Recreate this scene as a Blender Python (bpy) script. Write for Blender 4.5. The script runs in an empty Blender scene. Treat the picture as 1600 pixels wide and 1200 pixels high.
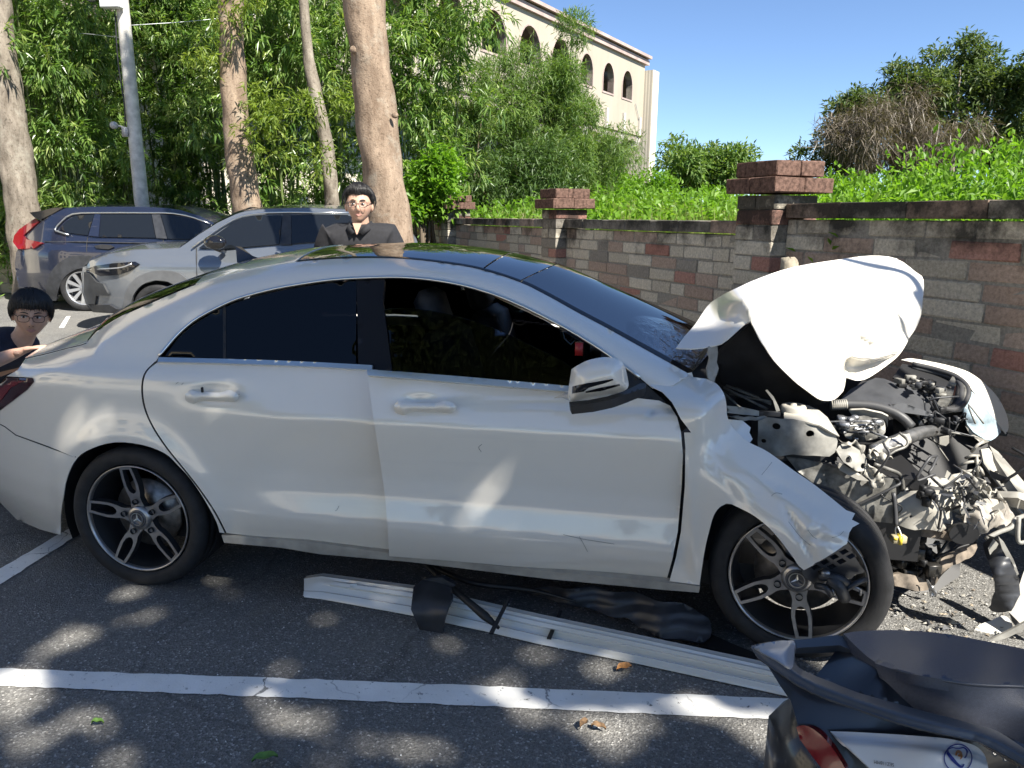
import bpy, bmesh, math, random
import numpy as np
from mathutils import Vector, Matrix, Euler
from mathutils.geometry import delaunay_2d_cdt
rng = np.random.default_rng(7)
random.seed(7)
SC = bpy.context.scene
COL = SC.collection

# ------------------------------------------------------------------ camera
CAM = np.array([2.1053, -2.6307, 1.5954])
FPX, PITCH, YAW, ROLL = 1155.0, 0.2206, -0.1760, 0.0093      # focal length in photo pixels, radians
_fw = np.array([math.sin(YAW)*math.cos(PITCH), math.cos(YAW)*math.cos(PITCH), -math.sin(PITCH)])
_rt = np.array([math.cos(YAW), -math.sin(YAW), 0.0])
_up = np.cross(_rt, _fw)
_r2 = math.cos(ROLL)*_rt + math.sin(ROLL)*_up
_u2 = -math.sin(ROLL)*_rt + math.cos(ROLL)*_up
cam_d = bpy.data.cameras.new('camera'); cam = bpy.data.objects.new('camera', cam_d); COL.objects.link(cam)
cam_d.sensor_width = 36; cam_d.lens = 36*FPX/1600; cam_d.clip_start = 0.05; cam_d.clip_end = 2000
cam.matrix_world = Matrix([[_r2[i], _u2[i], -_fw[i], CAM[i]] for i in range(3)] + [[0, 0, 0, 1]])
SC.camera = cam
LV_F = np.array([math.sin(YAW), math.cos(YAW)]); LV_R = np.array([math.cos(YAW), -math.sin(YAW)])   # level forward / right

# ------------------------------------------------------------------ light
SUN = np.array([.507, -.397, .72]); SUN /= np.linalg.norm(SUN)       # towards the sun
SUN_EL = math.asin(SUN[2])
world = bpy.data.worlds.new('World'); SC.world = world; world.use_nodes = True
wn = world.node_tree; wn.nodes.clear()
sky = wn.nodes.new('ShaderNodeTexSky'); sky.sky_type = 'NISHITA'; sky.sun_disc = False
sky.sun_elevation = SUN_EL; sky.sun_rotation = math.atan2(SUN[0], SUN[1])
sky.air_density = 0.68; sky.dust_density = 0.1; sky.ozone_density = 4.2; sky.altitude = 50
bg = wn.nodes.new('ShaderNodeBackground'); bg.inputs[1].default_value = 0.066
wo = wn.nodes.new('ShaderNodeOutputWorld')
wn.links.new(sky.outputs[0], bg.inputs[0]); wn.links.new(bg.outputs[0], wo.inputs[0])
sl = bpy.data.lights.new('sun', 'SUN'); sl.energy = 4.1; sl.angle = math.radians(.53); sl.color = (1, .95, .86)
sun = bpy.data.objects.new('sun', sl); COL.objects.link(sun)
sun.rotation_euler = Vector(SUN).to_track_quat('Z', 'Y').to_euler()
vs = SC.view_settings; vs.view_transform = 'Standard'; vs.look = 'None'; vs.gamma = 1; vs.use_curve_mapping = False
vs.exposure = 1.68
SC.cycles.max_bounces = 8; SC.cycles.transparent_max_bounces = 16
SC.cycles.caustics_reflective = False; SC.cycles.caustics_refractive = False

# ------------------------------------------------------------------ picture -> place
def ray(px, py):
    d = ((px-800)/FPX)*_r2 - ((py-600)/FPX)*_u2 + _fw
    return d
def G(px, py, z=0.0):
    d = ray(px, py); t = (z-CAM[2])/d[2]; return CAM + t*d
def AT(px, py, fwd):                                        # point seen at (px,py), level distance fwd
    d = ray(px, py); return CAM + d*(fwd/(d[:2]@LV_F))
def LW(lat, fwd, z=0.0):
    p = CAM[:2] + lat*LV_R + fwd*LV_F; return np.array([p[0], p[1], z])
class Frame:
    def __init__(s, ox=0., oy=0., ang=0.):
        s.o = np.array([ox, oy, 0.]); c, n = math.cos(ang), math.sin(ang); s.ang = ang
        s.R = np.array([[c, -n, 0], [n, c, 0], [0, 0, 1.]])
    def loc(s, p): return (np.asarray(p)-s.o) @ s.R
    def wor(s, p): return np.asarray(p) @ s.R.T + s.o
CARF = Frame()
CAMF = Frame(CAM[0], CAM[1], -YAW)                          # local y = level distance from the camera, x = right
def unp(px, py, yf, fr=CARF):
    """point seen at a pixel on the surface local y = yf(x,z)  (or yf number)"""
    c = fr.loc(CAM); d = ray(px, py) @ fr.R
    y = yf if np.isscalar(yf) else 0.05
    n = 1 if np.isscalar(yf) else 22
    for _ in range(n):
        t = (y-c[1])/d[1]; p = c+t*d
        if not np.isscalar(yf):
            y = .4*y + .6*yf(p[0], p[2])
    return c + (y-c[1])/d[1]*d
def tps(ctrl):
    """smooth depth over the picture through (px,py,depth) control points"""
    c = np.array(ctrl, float); n = len(c); P = c[:, :2]/300.
    def k(r): return np.where(r > 1e-9, r*r*np.log(np.maximum(r, 1e-9)), 0)
    A = np.zeros((n+3, n+3)); A[:n, :n] = k(np.linalg.norm(P[:, None]-P[None], axis=2)) + 1e-6*np.eye(n)
    A[:n, n] = 1; A[:n, n+1:] = P; A[n, :n] = 1; A[n+1:, :n] = P.T
    w = np.linalg.lstsq(A, np.r_[c[:, 2], 0, 0, 0], rcond=1e-9)[0]
    def f(px, py):
        q = np.array([px, py])/300.; return float(k(np.linalg.norm(P-q, axis=1))@w[:n] + w[n] + q@w[n+1:])
    return f

# ------------------------------------------------------------------ mesh helpers
def mesh_obj(name, V, F, mat=None, parent=None, smooth=True, mats=None, fm=None):
    me = bpy.data.meshes.new(name)
    V = np.asarray(V, float)
    me.from_pydata([tuple(v) for v in V], [], [tuple(int(i) for i in f) for f in F])
    if smooth: me.polygons.foreach_set('use_smooth', [True]*len(me.polygons))
    for m in (mats or ([mat] if mat else [])): me.materials.append(m)
    if fm is not None: me.polygons.foreach_set('material_index', fm)
    me.update()
    o = bpy.data.objects.new(name, me); COL.objects.link(o)
    if parent is not None: attach(o, parent)
    return o
def bulk_obj(name, V, F, mat, parent=None, attr=None, smooth=False):
    """fast builder: F is an (n,k) int array; attr optional per-face float -> attribute 'rnd'"""
    V = np.asarray(V, np.float32); F = np.asarray(F, np.int32); n, k = F.shape
    me = bpy.data.meshes.new(name)
    me.vertices.add(len(V)); me.vertices.foreach_set('co', V.ravel())
    me.loops.add(n*k); me.loops.foreach_set('vertex_index', F.ravel())
    me.polygons.add(n); me.polygons.foreach_set('loop_start', np.arange(0, n*k, k, dtype=np.int32))
    me.polygons.foreach_set('use_smooth', np.full(n, smooth))
    if attr is not None:
        a = me.attributes.new('rnd', 'FLOAT', 'FACE'); a.data.foreach_set('value', np.asarray(attr, np.float32))
    me.update(calc_edges=True)
    me.materials.append(mat)
    o = bpy.data.objects.new(name, me); COL.objects.link(o)
    if parent is not None: attach(o, parent)
    return o
def worldM(o):
    return (worldM(o.parent) @ o.matrix_parent_inverse @ o.matrix_basis) if o.parent else o.matrix_basis.copy()
def attach(o, parent):                                     # vertices stay in world coordinates
    o.parent = parent; o.matrix_parent_inverse = worldM(parent).inverted()
def thing(name, label, cat, loc=(0, 0, 0), group=None):
    o = bpy.data.objects.new(name, None); COL.objects.link(o); o.empty_display_size = .2
    o.location = tuple(float(v) for v in loc); tag(o, label, cat, group); return o
def tag(o, label, cat, group=None):
    o['label'] = label; o['category'] = cat
    if group: o['group'] = group
    return o
def struct(o): o['kind'] = 'structure'; return o
def stuff(o): o['kind'] = 'stuff'; return o

class MB:
    """collects shapes and links them as one mesh object"""
    def __init__(s): s.V = []; s.F = []; s.M = []; s.n = 0
    def add(s, V, F, m=0):
        V = np.asarray(V, float)
        s.V.append(V); s.F += [[int(i)+s.n for i in f] for f in F]; s.M += [m]*len(F); s.n += len(V); return s
    def box(s, c, d, rz=0., m=0, bev=0.0, R=None):
        c = np.asarray(c, float); d = np.asarray(d, float)/2
        if bev > 0:
            V, F = bev_box(d, bev)
        else:
            V = np.array([[x, y, z] for x in (-1, 1) for y in (-1, 1) for z in (-1, 1)])*d
            F = [(0, 1, 3, 2), (4, 6, 7, 5), (0, 4, 5, 1), (2, 3, 7, 6), (0, 2, 6, 4), (1, 5, 7, 3)]
        if R is None:
            a, b = math.cos(rz), math.sin(rz); R = np.array([[a, -b, 0], [b, a, 0], [0, 0, 1]])
        return s.add(V@np.asarray(R).T+c, F, m)
    def tube(s, pts, r, n=8, m=0, cap=True, sub=1):
        pts = np.asarray(pts, float)
        rr = np.full(len(pts), r) if np.isscalar(r) else np.asarray(r, float)
        if sub > 1 and len(pts) > 2: pts, rr = spline(pts, sub, rr)
        N = len(pts); T = np.gradient(pts, axis=0); T /= np.linalg.norm(T, axis=1)[:, None]+1e-12
        a = np.array([0, 0, 1.]) if abs(T[0, 2]) < .9 else np.array([1., 0, 0])
        u = np.cross(a, T[0]); u /= np.linalg.norm(u); V = []
        for i in range(N):
            u = u - T[i]*(u@T[i]); u /= np.linalg.norm(u)+1e-12; w = np.cross(T[i], u)
            for k in range(n):
                th = 2*math.pi*k/n; V.append(pts[i]+rr[i]*(math.cos(th)*u+math.sin(th)*w))
        F = [(i*n+k, i*n+(k+1) % n, (i+1)*n+(k+1) % n, (i+1)*n+k) for i in range(N-1) for k in range(n)]
        if cap: F += [tuple(range(n))[::-1], tuple((N-1)*n+k for k in range(n))]
        return s.add(V, F, m)
    def lathe(s, prof, c=(0, 0, 0), axis='z', n=32, m=0, R=None):
        """prof: [(radius, height)] turned about an axis"""
        V = []
        for r, h in prof:
            for k in range(n):
                a = 2*math.pi*k/n; V.append((r*math.cos(a), r*math.sin(a), h))
        V = np.array(V)
        if axis == 'y': V = V[:, [0, 2, 1]]
        if axis == 'x': V = V[:, [2, 0, 1]]
        if R is not None: V = V@np.asarray(R).T
        F = [(i*n+k, i*n+(k+1) % n, (i+1)*n+(k+1) % n, (i+1)*n+k) for i in range(len(prof)-1) for k in range(n)]
        return s.add(V+np.asarray(c), F, m)
    def ball(s, c, r, nu=12, nv=8, m=0, R=None):
        r = np.ones(3)*r if np.isscalar(r) else np.asarray(r, float); V = []
        for i in range(nv+1):
            t = math.pi*i/nv
            for k in range(nu):
                a = 2*math.pi*k/nu; V.append((math.sin(t)*math.cos(a), math.sin(t)*math.sin(a), math.cos(t)))
        V = np.array(V)*r
        if R is not None: V = V@np.asarray(R).T
        F = [(i*nu+k, (i+1)*nu+k, (i+1)*nu+(k+1) % nu, i*nu+(k+1) % nu) for i in range(nv) for k in range(nu)]
        return s.add(V+np.asarray(c), F, m)
    def grid(s, P, m=0, flip=False):
        P = np.asarray(P, float); a, b = P.shape[:2]
        F = [(i*b+j, i*b+j+1, (i+1)*b+j+1, (i+1)*b+j) for i in range(a-1) for j in range(b-1)]
        if flip: F = [f[::-1] for f in F]
        return s.add(P.reshape(-1, 3), F, m)
    def xform(s, fn):
        s.V = [np.array([fn(v) for v in V]) for V in s.V]; return s
    def build(s, name, mat, parent=None, smooth=True, angle=None):
        mats = mat if isinstance(mat, (list, tuple)) else [mat]
        o = mesh_obj(name, np.concatenate(s.V), s.F, None, parent, smooth, list(mats), s.M)
        if angle is not None: o.data.set_sharp_from_angle(angle=math.radians(angle))
        return o
def bev_box(d, b):
    x, y, z = d; V = []; idx = {}
    for sx in (-1, 1):
        for sy in (-1, 1):
            for sz in (-1, 1):
                for a in range(3):
                    e = [sx*x, sy*y, sz*z]
                    for q in range(3):
                        if q != a: e[q] -= (sx, sy, sz)[q]*b
                    idx[(sx, sy, sz, a)] = len(V); V.append(e)
    F = []
    S = (-1, 1)
    for a in range(3):
        p, q = [i for i in range(3) if i != a]
        for s in S:
            f = []
            for (i, j) in ((-1, -1), (1, -1), (1, 1), (-1, 1)):
                k = [0, 0, 0]; k[a] = s; k[p] = i; k[q] = j; f.append(idx[(*k, a)])
            F.append(f)
    for a in range(3):
        p, q = [i for i in range(3) if i != a]
        for i in S:
            for j in S:
                f = []
                for s in S:
                    k = [0, 0, 0]; k[a] = s; k[p] = i; k[q] = j; f.append((idx[(*k, p)], idx[(*k, q)]))
                F.append([f[0][0], f[0][1], f[1][1], f[1][0]])
    for sx in S:
        for sy in S:
            for sz in S: F.append([idx[(sx, sy, sz, a)] for a in range(3)])
    V = np.array(V); C = V.mean(0)
    out = []
    for f in F:
        n = np.cross(V[f[1]]-V[f[0]], V[f[2]]-V[f[0]])
        out.append(f if n@(V[f].mean(0)-C) > 0 else f[::-1])
    return V, out
def spline(P, sub, r=None):
    P = np.asarray(P, float); n = len(P); out = []; ro = []
    Q = np.vstack([2*P[0]-P[1], P, 2*P[-1]-P[-2]])
    for i in range(n-1):
        a, b, c, d = Q[i], Q[i+1], Q[i+2], Q[i+3]
        for k in range(sub):
            t = k/sub
            out.append(.5*((2*b)+(-a+c)*t+(2*a-5*b+4*c-d)*t*t+(-a+3*b-3*c+d)*t**3))
            if r is not None: ro.append(r[i]*(1-t)+r[i+1]*t)
    out.append(P[-1])
    if r is not None: ro.append(r[-1]); return np.array(out), np.array(ro)
    return np.array(out)
def densify(poly, step, closed=True):
    out = []; n = len(poly)
    for i in range(n if closed else n-1):
        a = np.array(poly[i], float); b = np.array(poly[(i+1) % n], float)
        k = max(1, int(np.linalg.norm(b-a)/step))
        for j in range(k): out.append(a+(b-a)*j/k)
    if not closed: out.append(np.array(poly[-1], float))
    return np.array(out)
def smooth_poly(pts, sub=4):
    return [tuple(p) for p in spline(np.array(pts, float), sub)]
def inside(P, poly):
    x, y = P[:, 0], P[:, 1]; ins = np.zeros(len(P), bool); n = len(poly); j = n-1
    for i in range(n):
        xi, yi = poly[i]; xj, yj = poly[j]
        c = ((yi > y) != (yj > y)) & (x < (xj-xi)*(y-yi)/(yj-yi+1e-12)+xi); ins ^= c; j = i
    return ins
def dist_line(P, line):
    P = np.atleast_2d(P).astype(float); L = np.asarray(line, float); best = np.full(len(P), 1e9)
    for a, b in zip(L[:-1], L[1:]):
        ab = b-a; t = np.clip(((P-a)@ab)/(ab@ab+1e-12), 0, 1); best = np.minimum(best, np.linalg.norm(P-a-t[:, None]*ab, axis=1))
    return best
def fill2d(poly, step, holes=()):
    """triangles filling a polygon: boundary points + regular grid inside"""
    B = densify(poly, step); HB = [densify(h, step) for h in holes]
    lo, hi = B.min(0), B.max(0)
    gx, gy = np.meshgrid(np.arange(lo[0]+step/2, hi[0], step), np.arange(lo[1]+step/2, hi[1], step))
    g = np.stack([gx.ravel(), gy.ravel()], 1)
    k = inside(g, B) & (dist_line(g, np.vstack([B, B[:1]])) > step*.45)
    for h in HB: k &= ~inside(g, h) & (dist_line(g, np.vstack([h, h[:1]])) > step*.45)
    g = g[k]
    loops = [B]+HB; pts = np.vstack(loops+[g]); E = []; o = 0; rings = []
    for L in loops:
        n = len(L); E += [(o+i, o+(i+1) % n) for i in range(n)]; rings.append((o, n)); o += n
    sc = 1/step
    v, e, f, ov, _, _ = delaunay_2d_cdt([Vector(p*sc) for p in pts], E, [], 0, 1e-4, True)
    P = np.array([(q[0], q[1]) for q in v])/sc
    T = np.array([t for t in f if len(t) == 3]); cen = P[T].mean(1)
    k = inside(cen, B)
    for h in HB: k &= ~inside(cen, h)
    T = T[k]
    a = P[T[:, 1]]-P[T[:, 0]]; b = P[T[:, 2]]-P[T[:, 0]]
    fl = a[:, 0]*b[:, 1]-a[:, 1]*b[:, 0] < 0; T[fl] = T[fl][:, ::-1]
    return P, T
def sheet(name, poly, yf, mat, parent=None, step=7, thick=.003, fr=CARF, holes=(), mode='xz', bump=None, smooth=True, back=None):
    """a sheet-metal-like piece whose outline is given in picture pixels; depth from yf
       mode 'xz': yf(x,z) ; mode 'px': yf(px,py) ; number: constant depth in frame fr"""
    P, T = fill2d(poly, step, holes)
    if np.isscalar(yf): V = np.array([unp(x, y, float(yf), fr) for x, y in P])
    elif mode == 'px': V = np.array([unp(x, y, float(yf(x, y)), fr) for x, y in P])
    else: V = np.array([unp(x, y, yf, fr) for x, y in P])
    if bump is not None: V = V+np.array([bump(v, p) for v, p in zip(V, P)])
    return shell(name, fr.wor(V), T, thick, mat, parent, smooth)
def shell(name, V, T, thick, mat, parent=None, smooth=True):
    """thickens a triangle sheet away from the camera, rim with edges of its own"""
    V = np.asarray(V, float); T = np.asarray(T)
    N = np.zeros_like(V); fn = np.cross(V[T[:, 1]]-V[T[:, 0]], V[T[:, 2]]-V[T[:, 0]])
    tc = V[T].mean(1)-CAM
    flip = (fn*tc).sum(1).sum() > 0
    if flip: T = T[:, ::-1]; fn = -fn
    for k in range(3): np.add.at(N, T[:, k], fn)
    N /= np.linalg.norm(N, axis=1)[:, None]+1e-12
    Bk = V-N*thick; n = len(V)
    from collections import Counter
    ed = Counter(); dirs = {}
    for t in T:
        for i in range(3):
            a, b = int(t[i]), int(t[(i+1) % 3]); ed[(min(a, b), max(a, b))] += 1; dirs[(min(a, b), max(a, b))] = (a, b)
    rim = [dirs[e] for e, c in ed.items() if c == 1]
    F = [tuple(t) for t in T]+[tuple(int(i)+n for i in t[::-1]) for t in T]+[(b, a, a+n, b+n) for a, b in rim]
    o = mesh_obj(name, np.vstack([V, Bk]), F, mat, parent, smooth)
    me = o.data; ev = np.empty(len(me.edges)*2, np.int32); me.edges.foreach_get('vertices', ev); ev = ev.reshape(-1, 2)
    rs = set((min(a, b), max(a, b)) for a, b in rim); rs |= set((a+n, b+n) for a, b in rs)
    sh = np.array([(min(a, b), max(a, b)) in rs for a, b in ev.tolist()])
    at = me.attributes.new('sharp_edge', 'BOOLEAN', 'EDGE') if 'sharp_edge' not in me.attributes else me.attributes['sharp_edge']
    at.data.foreach_set('value', sh)
    return o

# ------------------------------------------------------------------ materials
def rgb(r, g, b): return (r, g, b, 1)
class Mat:
    def __init__(s, name):
        s.m = bpy.data.materials.new(name); s.m.use_nodes = True; s.t = s.m.node_tree; s.t.nodes.clear()
        s.out = s.n('ShaderNodeOutputMaterial')
    def n(s, ty, **kw):
        d = s.t.nodes.new(ty)
        for k, v in kw.items(): setattr(d, k, v)
        return d
    def l(s, a, b): s.t.links.new(a, b)
    def val(s, sock, v):
        if hasattr(v, 'is_output'): s.l(v, sock)
        else: sock.default_value = v
    def pr(s, col, rough=.5, metal=0., coat=0., spec=.5, normal=None, **kw):
        b = s.n('ShaderNodeBsdfPrincipled')
        s.val(b.inputs['Base Color'], col); s.val(b.inputs['Roughness'], rough); s.val(b.inputs['Metallic'], metal)
        b.inputs['Coat Weight'].default_value = coat; b.inputs['Coat Roughness'].default_value = .04
        b.inputs['Specular IOR Level'].default_value = spec
        for k, v in kw.items(): s.val(b.inputs[k], v)
        if normal is not None: s.l(normal, b.inputs['Normal'])
        s.l(b.outputs[0], s.out.inputs[0]); return b
    def coord(s, kind='Object', scale=(1, 1, 1), rot=(0, 0, 0)):
        if kind == 'pos': src = s.n('ShaderNodeNewGeometry').outputs['Position']
        else: src = s.n('ShaderNodeTexCoord').outputs[kind]
        mp = s.n('ShaderNodeMapping'); mp.inputs['Scale'].default_value = scale; mp.inputs['Rotation'].default_value = rot
        s.l(src, mp.inputs[0]); return mp.outputs[0]
    def noise(s, co, scale=5, detail=4, rough=.55, dist=0., out='Fac'):
        n = s.n('ShaderNodeTexNoise'); s.l(co, n.inputs['Vector']); n.inputs['Scale'].default_value = scale
        n.inputs['Detail'].default_value = detail; n.inputs['Roughness'].default_value = rough; n.inputs['Distortion'].default_value = dist
        return n.outputs[out]
    def voro(s, co, scale=5, feature='F1', out='Distance', rand=1.):
        n = s.n('ShaderNodeTexVoronoi', feature=feature); s.l(co, n.inputs['Vector']); n.inputs['Scale'].default_value = scale
        n.inputs['Randomness'].default_value = rand; return n.outputs[out]
    def ramp(s, fac, stops, interp='LINEAR'):
        r = s.n('ShaderNodeValToRGB'); r.color_ramp.interpolation = interp; e = r.color_ramp.elements
        while len(e) < len(stops): e.new(.5)
        for el, (p, c) in zip(e, stops):
            el.position = p; el.color = c if not np.isscalar(c) else (c, c, c, 1)
        s.l(fac, r.inputs[0]); return r.outputs[0]
    def mix(s, a, b, f, mode='MIX'):
        m = s.n('ShaderNodeMix', data_type='RGBA', blend_type=mode)
        s.val(m.inputs[0], f); s.val(m.inputs[6], a); s.val(m.inputs[7], b); return m.outputs[2]
    def math(s, op, a, b=0., clamp=False):
        m = s.n('ShaderNodeMath', operation=op); m.use_clamp = clamp; s.val(m.inputs[0], a); s.val(m.inputs[1], b); return m.outputs[0]
    def bump(s, h, strength=.3, dist=.01, normal=None):
        b = s.n('ShaderNodeBump'); b.inputs['Strength'].default_value = strength; b.inputs['Distance'].default_value = dist
        s.l(h, b.inputs['Height'])
        if normal is not None: s.l(normal, b.inputs['Normal'])
        return b.outputs[0]
def simple(name, col, rough=.5, metal=0., coat=0., spec=.5, nscale=None, namt=.15, bumps=0., bscale=60):
    M = Mat(name); c = rgb(*col); co = None
    if nscale:
        co = M.coord('pos'); f = M.noise(co, nscale, 5)
        lo = tuple(max(0, v*(1-namt*1.6)) for v in col); hi = tuple(min(1, v*(1+namt)) for v in col)
        c = M.ramp(f, [(.25, rgb(*lo)), (.75, rgb(*hi))])
    nm = None
    if bumps:
        if co is None: co = M.coord('pos')
        nm = M.bump(M.noise(co, bscale, 3), bumps, .005)
    M.pr(c, rough, metal, coat, spec, nm); return M.m
# ================================================================== SETTING
def m_asphalt():
    M = Mat('asphalt'); co = M.coord('pos')
    big = M.noise(co, .7, 5, .6); agg = M.voro(co, 150, out='Color'); sep = M.n('ShaderNodeSeparateColor'); M.l(agg, sep.inputs[0])
    fine = M.noise(co, 160, 3, .7)
    base = M.ramp(big, [(.3, rgb(.145, .143, .137)), (.72, rgb(.22, .213, .198))])
    speck = M.ramp(sep.outputs[0], [(.0, .55), (.6, .9), (.88, 1.15), (.96, 1.7), (1., 2.6)])
    c = M.mix(base, speck, .85, 'MULTIPLY')
    c2 = M.mix(c, M.ramp(fine, [(.3, .6), (.7, 1.3)]), .7, 'MULTIPLY')
    dust = M.ramp(M.noise(co, 2.3, 6, .65, .4), [(.55, 0.), (.8, .35)])
    c3 = M.mix(c2, rgb(.24, .22, .18), dust)
    ck = M.coord('pos', (1, 1, 0)); wob = M.mix(ck, M.noise(co, 1.6, 4, out='Color'), .25, 'LINEAR_LIGHT')
    cr = M.voro(wob, .55, 'DISTANCE_TO_EDGE'); crk = M.ramp(cr, [(.0, 1.), (.008, 0.)])
    c4 = M.mix(c3, rgb(.012, .012, .012), M.math('MULTIPLY', crk, .28))
    h = M.math('ADD', M.math('MULTIPLY', M.voro(co, 150), 1.), M.math('MULTIPLY', fine, .6))
    M.pr(c4, .82, spec=.35, normal=M.bump(h, .75, .006)); return M.m
def m_linepaint():
    M = Mat('road_paint'); co = M.coord('pos'); co2 = M.coord('pos', (1, 1, 0))
    wob = M.mix(co2, M.noise(co, 5, 5, out='Color'), .12, 'LINEAR_LIGHT')
    cr = M.ramp(M.voro(wob, 2.6, 'DISTANCE_TO_EDGE'), [(.0, .9), (.006, .7), (.012, 0.)])
    gate = M.ramp(M.noise(co, 1.7, 2), [(.50, 0.), (.58, 1.)])
    wear = M.ramp(M.noise(co, 30, 6, .75), [(.60, 0.), (.67, 1.)])
    grime = M.noise(co, 6, 5)
    dots = M.ramp(M.voro(co, 9, 'F1'), [(.035, 1.), (.05, 0.)])
    paint = M.ramp(grime, [(.3, rgb(.74, .73, .69)), (.7, rgb(.88, .87, .83))])
    m = M.math('MAXIMUM', M.math('MULTIPLY', cr, gate), wear); m = M.math('MAXIMUM', m, M.math('MULTIPLY', dots, .8))
    c = M.mix(paint, rgb(.10, .10, .10), m)
    M.pr(c, .6, normal=M.bump(M.noise(co, 140, 3), .35, .004)); return M.m
ASPH = m_asphalt(); PAINT = m_linepaint()
SOIL = simple('soil', (.07, .075, .03), .95, nscale=3, namt=.5, bumps=.6, bscale=12)

# asphalt: finer near the camera is not needed, relief is in the material
struct(MB().add([(-150, -120, 0), (150, -120, 0), (150, 260, 0), (-150, 260, 0)], [(0, 1, 2, 3)]).build('asphalt_ground', ASPH))
def ground_strip(name, pxpoly, z, mat, ragged=.0):
    pts = densify([tuple(G(x, y, z)[:2]) for x, y in pxpoly], .04)
    pts = pts+rng.normal(0, ragged, pts.shape)
    P, T = fill2d([tuple(p) for p in pts], .2)
    return struct(mesh_obj(name, np.c_[P, np.full(len(P), z)], T, mat, smooth=False))
ground_strip('parking_line', [(-400, 1034), (0, 1044), (620, 1066), (1225, 1091), (1700, 1111), (1700, 1147), (1225, 1125), (620, 1097), (0, 1071), (-400, 1060)], .004, PAINT, .0022)
ground_strip('parking_line', [(-160, 978), (0, 889), (86, 838), (420, 650), (435, 657), (105, 846), (0, 913), (-130, 992)], .004, PAINT, .0022)
ground_strip('parking_line', [(92, 512), (104, 494), (110, 494), (100, 512)], .004, PAINT, .001)

# pale concrete and cream house, added out of view to bounce warm light
CONCP = simple('pale_concrete', (.55, .51, .43), .9, nscale=1.2, namt=.15, bumps=.2)
struct(MB().add([(-40, -40, .004), (40, -40, .004), (40, -5.6, .004), (-40, -5.6, .004)], [(0, 1, 2, 3)]).build('bounce_pavement', CONCP))
hs_ = thing('added_bounce_house', 'added unseen cream house behind the camera that bounces sunlight onto the car', 'building', (-16, -14, 0)); CRM = simple('cream_render', (.62, .55, .43), .9, nscale=.6, namt=.1)
MB().box((-18, -14, 4.5), (6, 22, 9)).build('wall', CRM, hs_, smooth=False); MB().box((-18, -14, 9.15), (7, 23, .3)).build('roof', simple('roof_slab', (.3, .2, .16), .9), hs_, smooth=False)
for _k in range(6):
    for _z in (1.6, 4.9): MB().box((-14.97, -23+_k*3.6, _z+.2), (.08, 1.5, 1.5)).build('window', simple('house_glass', (.03, .035, .04), .08) if 'house_glass' not in bpy.data.materials else bpy.data.materials['house_glass'], hs_, smooth=False)
# ------------------------------------------------------------------ brick wall
WE = np.array([-.38, .925]); WN = np.array([-.925, -.38])          # along (away), out of the face; lat/fwd
W0 = np.array([1.808, 5.0])*1.06
e3 = np.r_[WE[0]*LV_R+WE[1]*LV_F, 0]; n3 = np.r_[WN[0]*LV_R+WN[1]*LV_F, 0]
W3 = LW(*W0)
CAPB = None
WANG = math.atan2(e3[1], e3[0])
def wallp(t, n, z): return W3+e3*t+n3*n+np.array([0, 0, z])
def t_at(px):                                                     # wall parameter seen at a picture column
    d = ray(px, 400)[:2]; r = (d@LV_R)/(d@LV_F); return (r*W0[1]-W0[0])/(WE[0]-r*WE[1])
def m_brick(name, lo, hi, red=False):
    M = Mat(name); co = M.coord('pos'); oi = M.n('ShaderNodeObjectInfo').outputs['Random']
    c = M.ramp(oi, [(0, rgb(*lo)), (1, rgb(*hi))])
    c = M.mix(c, M.ramp(M.noise(co, 55, 5, .7), [(.3, .55), (.7, 1.25)]), .8, 'MULTIPLY')
    pos = M.n('ShaderNodeSeparateXYZ'); M.l(M.n('ShaderNodeNewGeometry').outputs['Position'], pos.inputs[0])
    hgt = M.n('ShaderNodeMapRange'); M.l(pos.outputs[2], hgt.inputs[0]); hgt.inputs[1].default_value = .95; hgt.inputs[2].default_value = 1.75
    st = M.math('ADD', M.math('MULTIPLY', M.noise(co, 2.2, 6, .7), 1.0), M.math('MULTIPLY', hgt.outputs[0], .55))
    st = M.ramp(st, [(.80, 0.), (1.06, .88)])                       # black mould grown along the damp top of the wall
    c = M.mix(c, rgb(.018, .018, .016), st)
    lich = M.ramp(M.noise(co, 24, 5, .7), [(.62, 0.), (.7, .5)])
    c = M.mix(c, rgb(.30, .30, .26), M.math('MULTIPLY', lich, .6))
    h = M.math('ADD', M.noise(co, 45, 5, .7), M.math('MULTIPLY', M.noise(co, 160, 2), .5))
    M.pr(c, .95, spec=.15, normal=M.bump(h, .8, .012)); return M.m
BR = [m_brick('brick_grey', (.48, .43, .34), (.64, .58, .47)), m_brick('brick_red', (.36, .17, .13), (.44, .25, .20)),
      m_brick('brick_dark', (.26, .235, .20), (.36, .33, .28)), m_brick('brick_brown', (.36, .26, .20), (.46, .36, .29)), simple('cap_brick', (.14, .085, .066), .95, spec=.15, nscale=38, namt=.45, bumps=.8, bscale=70)]
MORTAR = m_brick('mortar', (.30, .28, .235), (.32, .30, .26))
_bm = {}
def brick_mesh(L, D, H, k, mi):
    key = (round(L, 3), round(D, 3), round(H, 3), k, mi)
    if key not in _bm:
        V, F = bev_box((L/2, D/2, H/2), .006); V = V+rng.normal(0, .0022, V.shape)
        me = bpy.data.meshes.new('brick'); me.from_pydata([tuple(v) for v in V], [], [tuple(f) for f in F]); me.materials.append(BR[mi]); me.update()
        _bm[key] = me
    return _bm[key]
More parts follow.
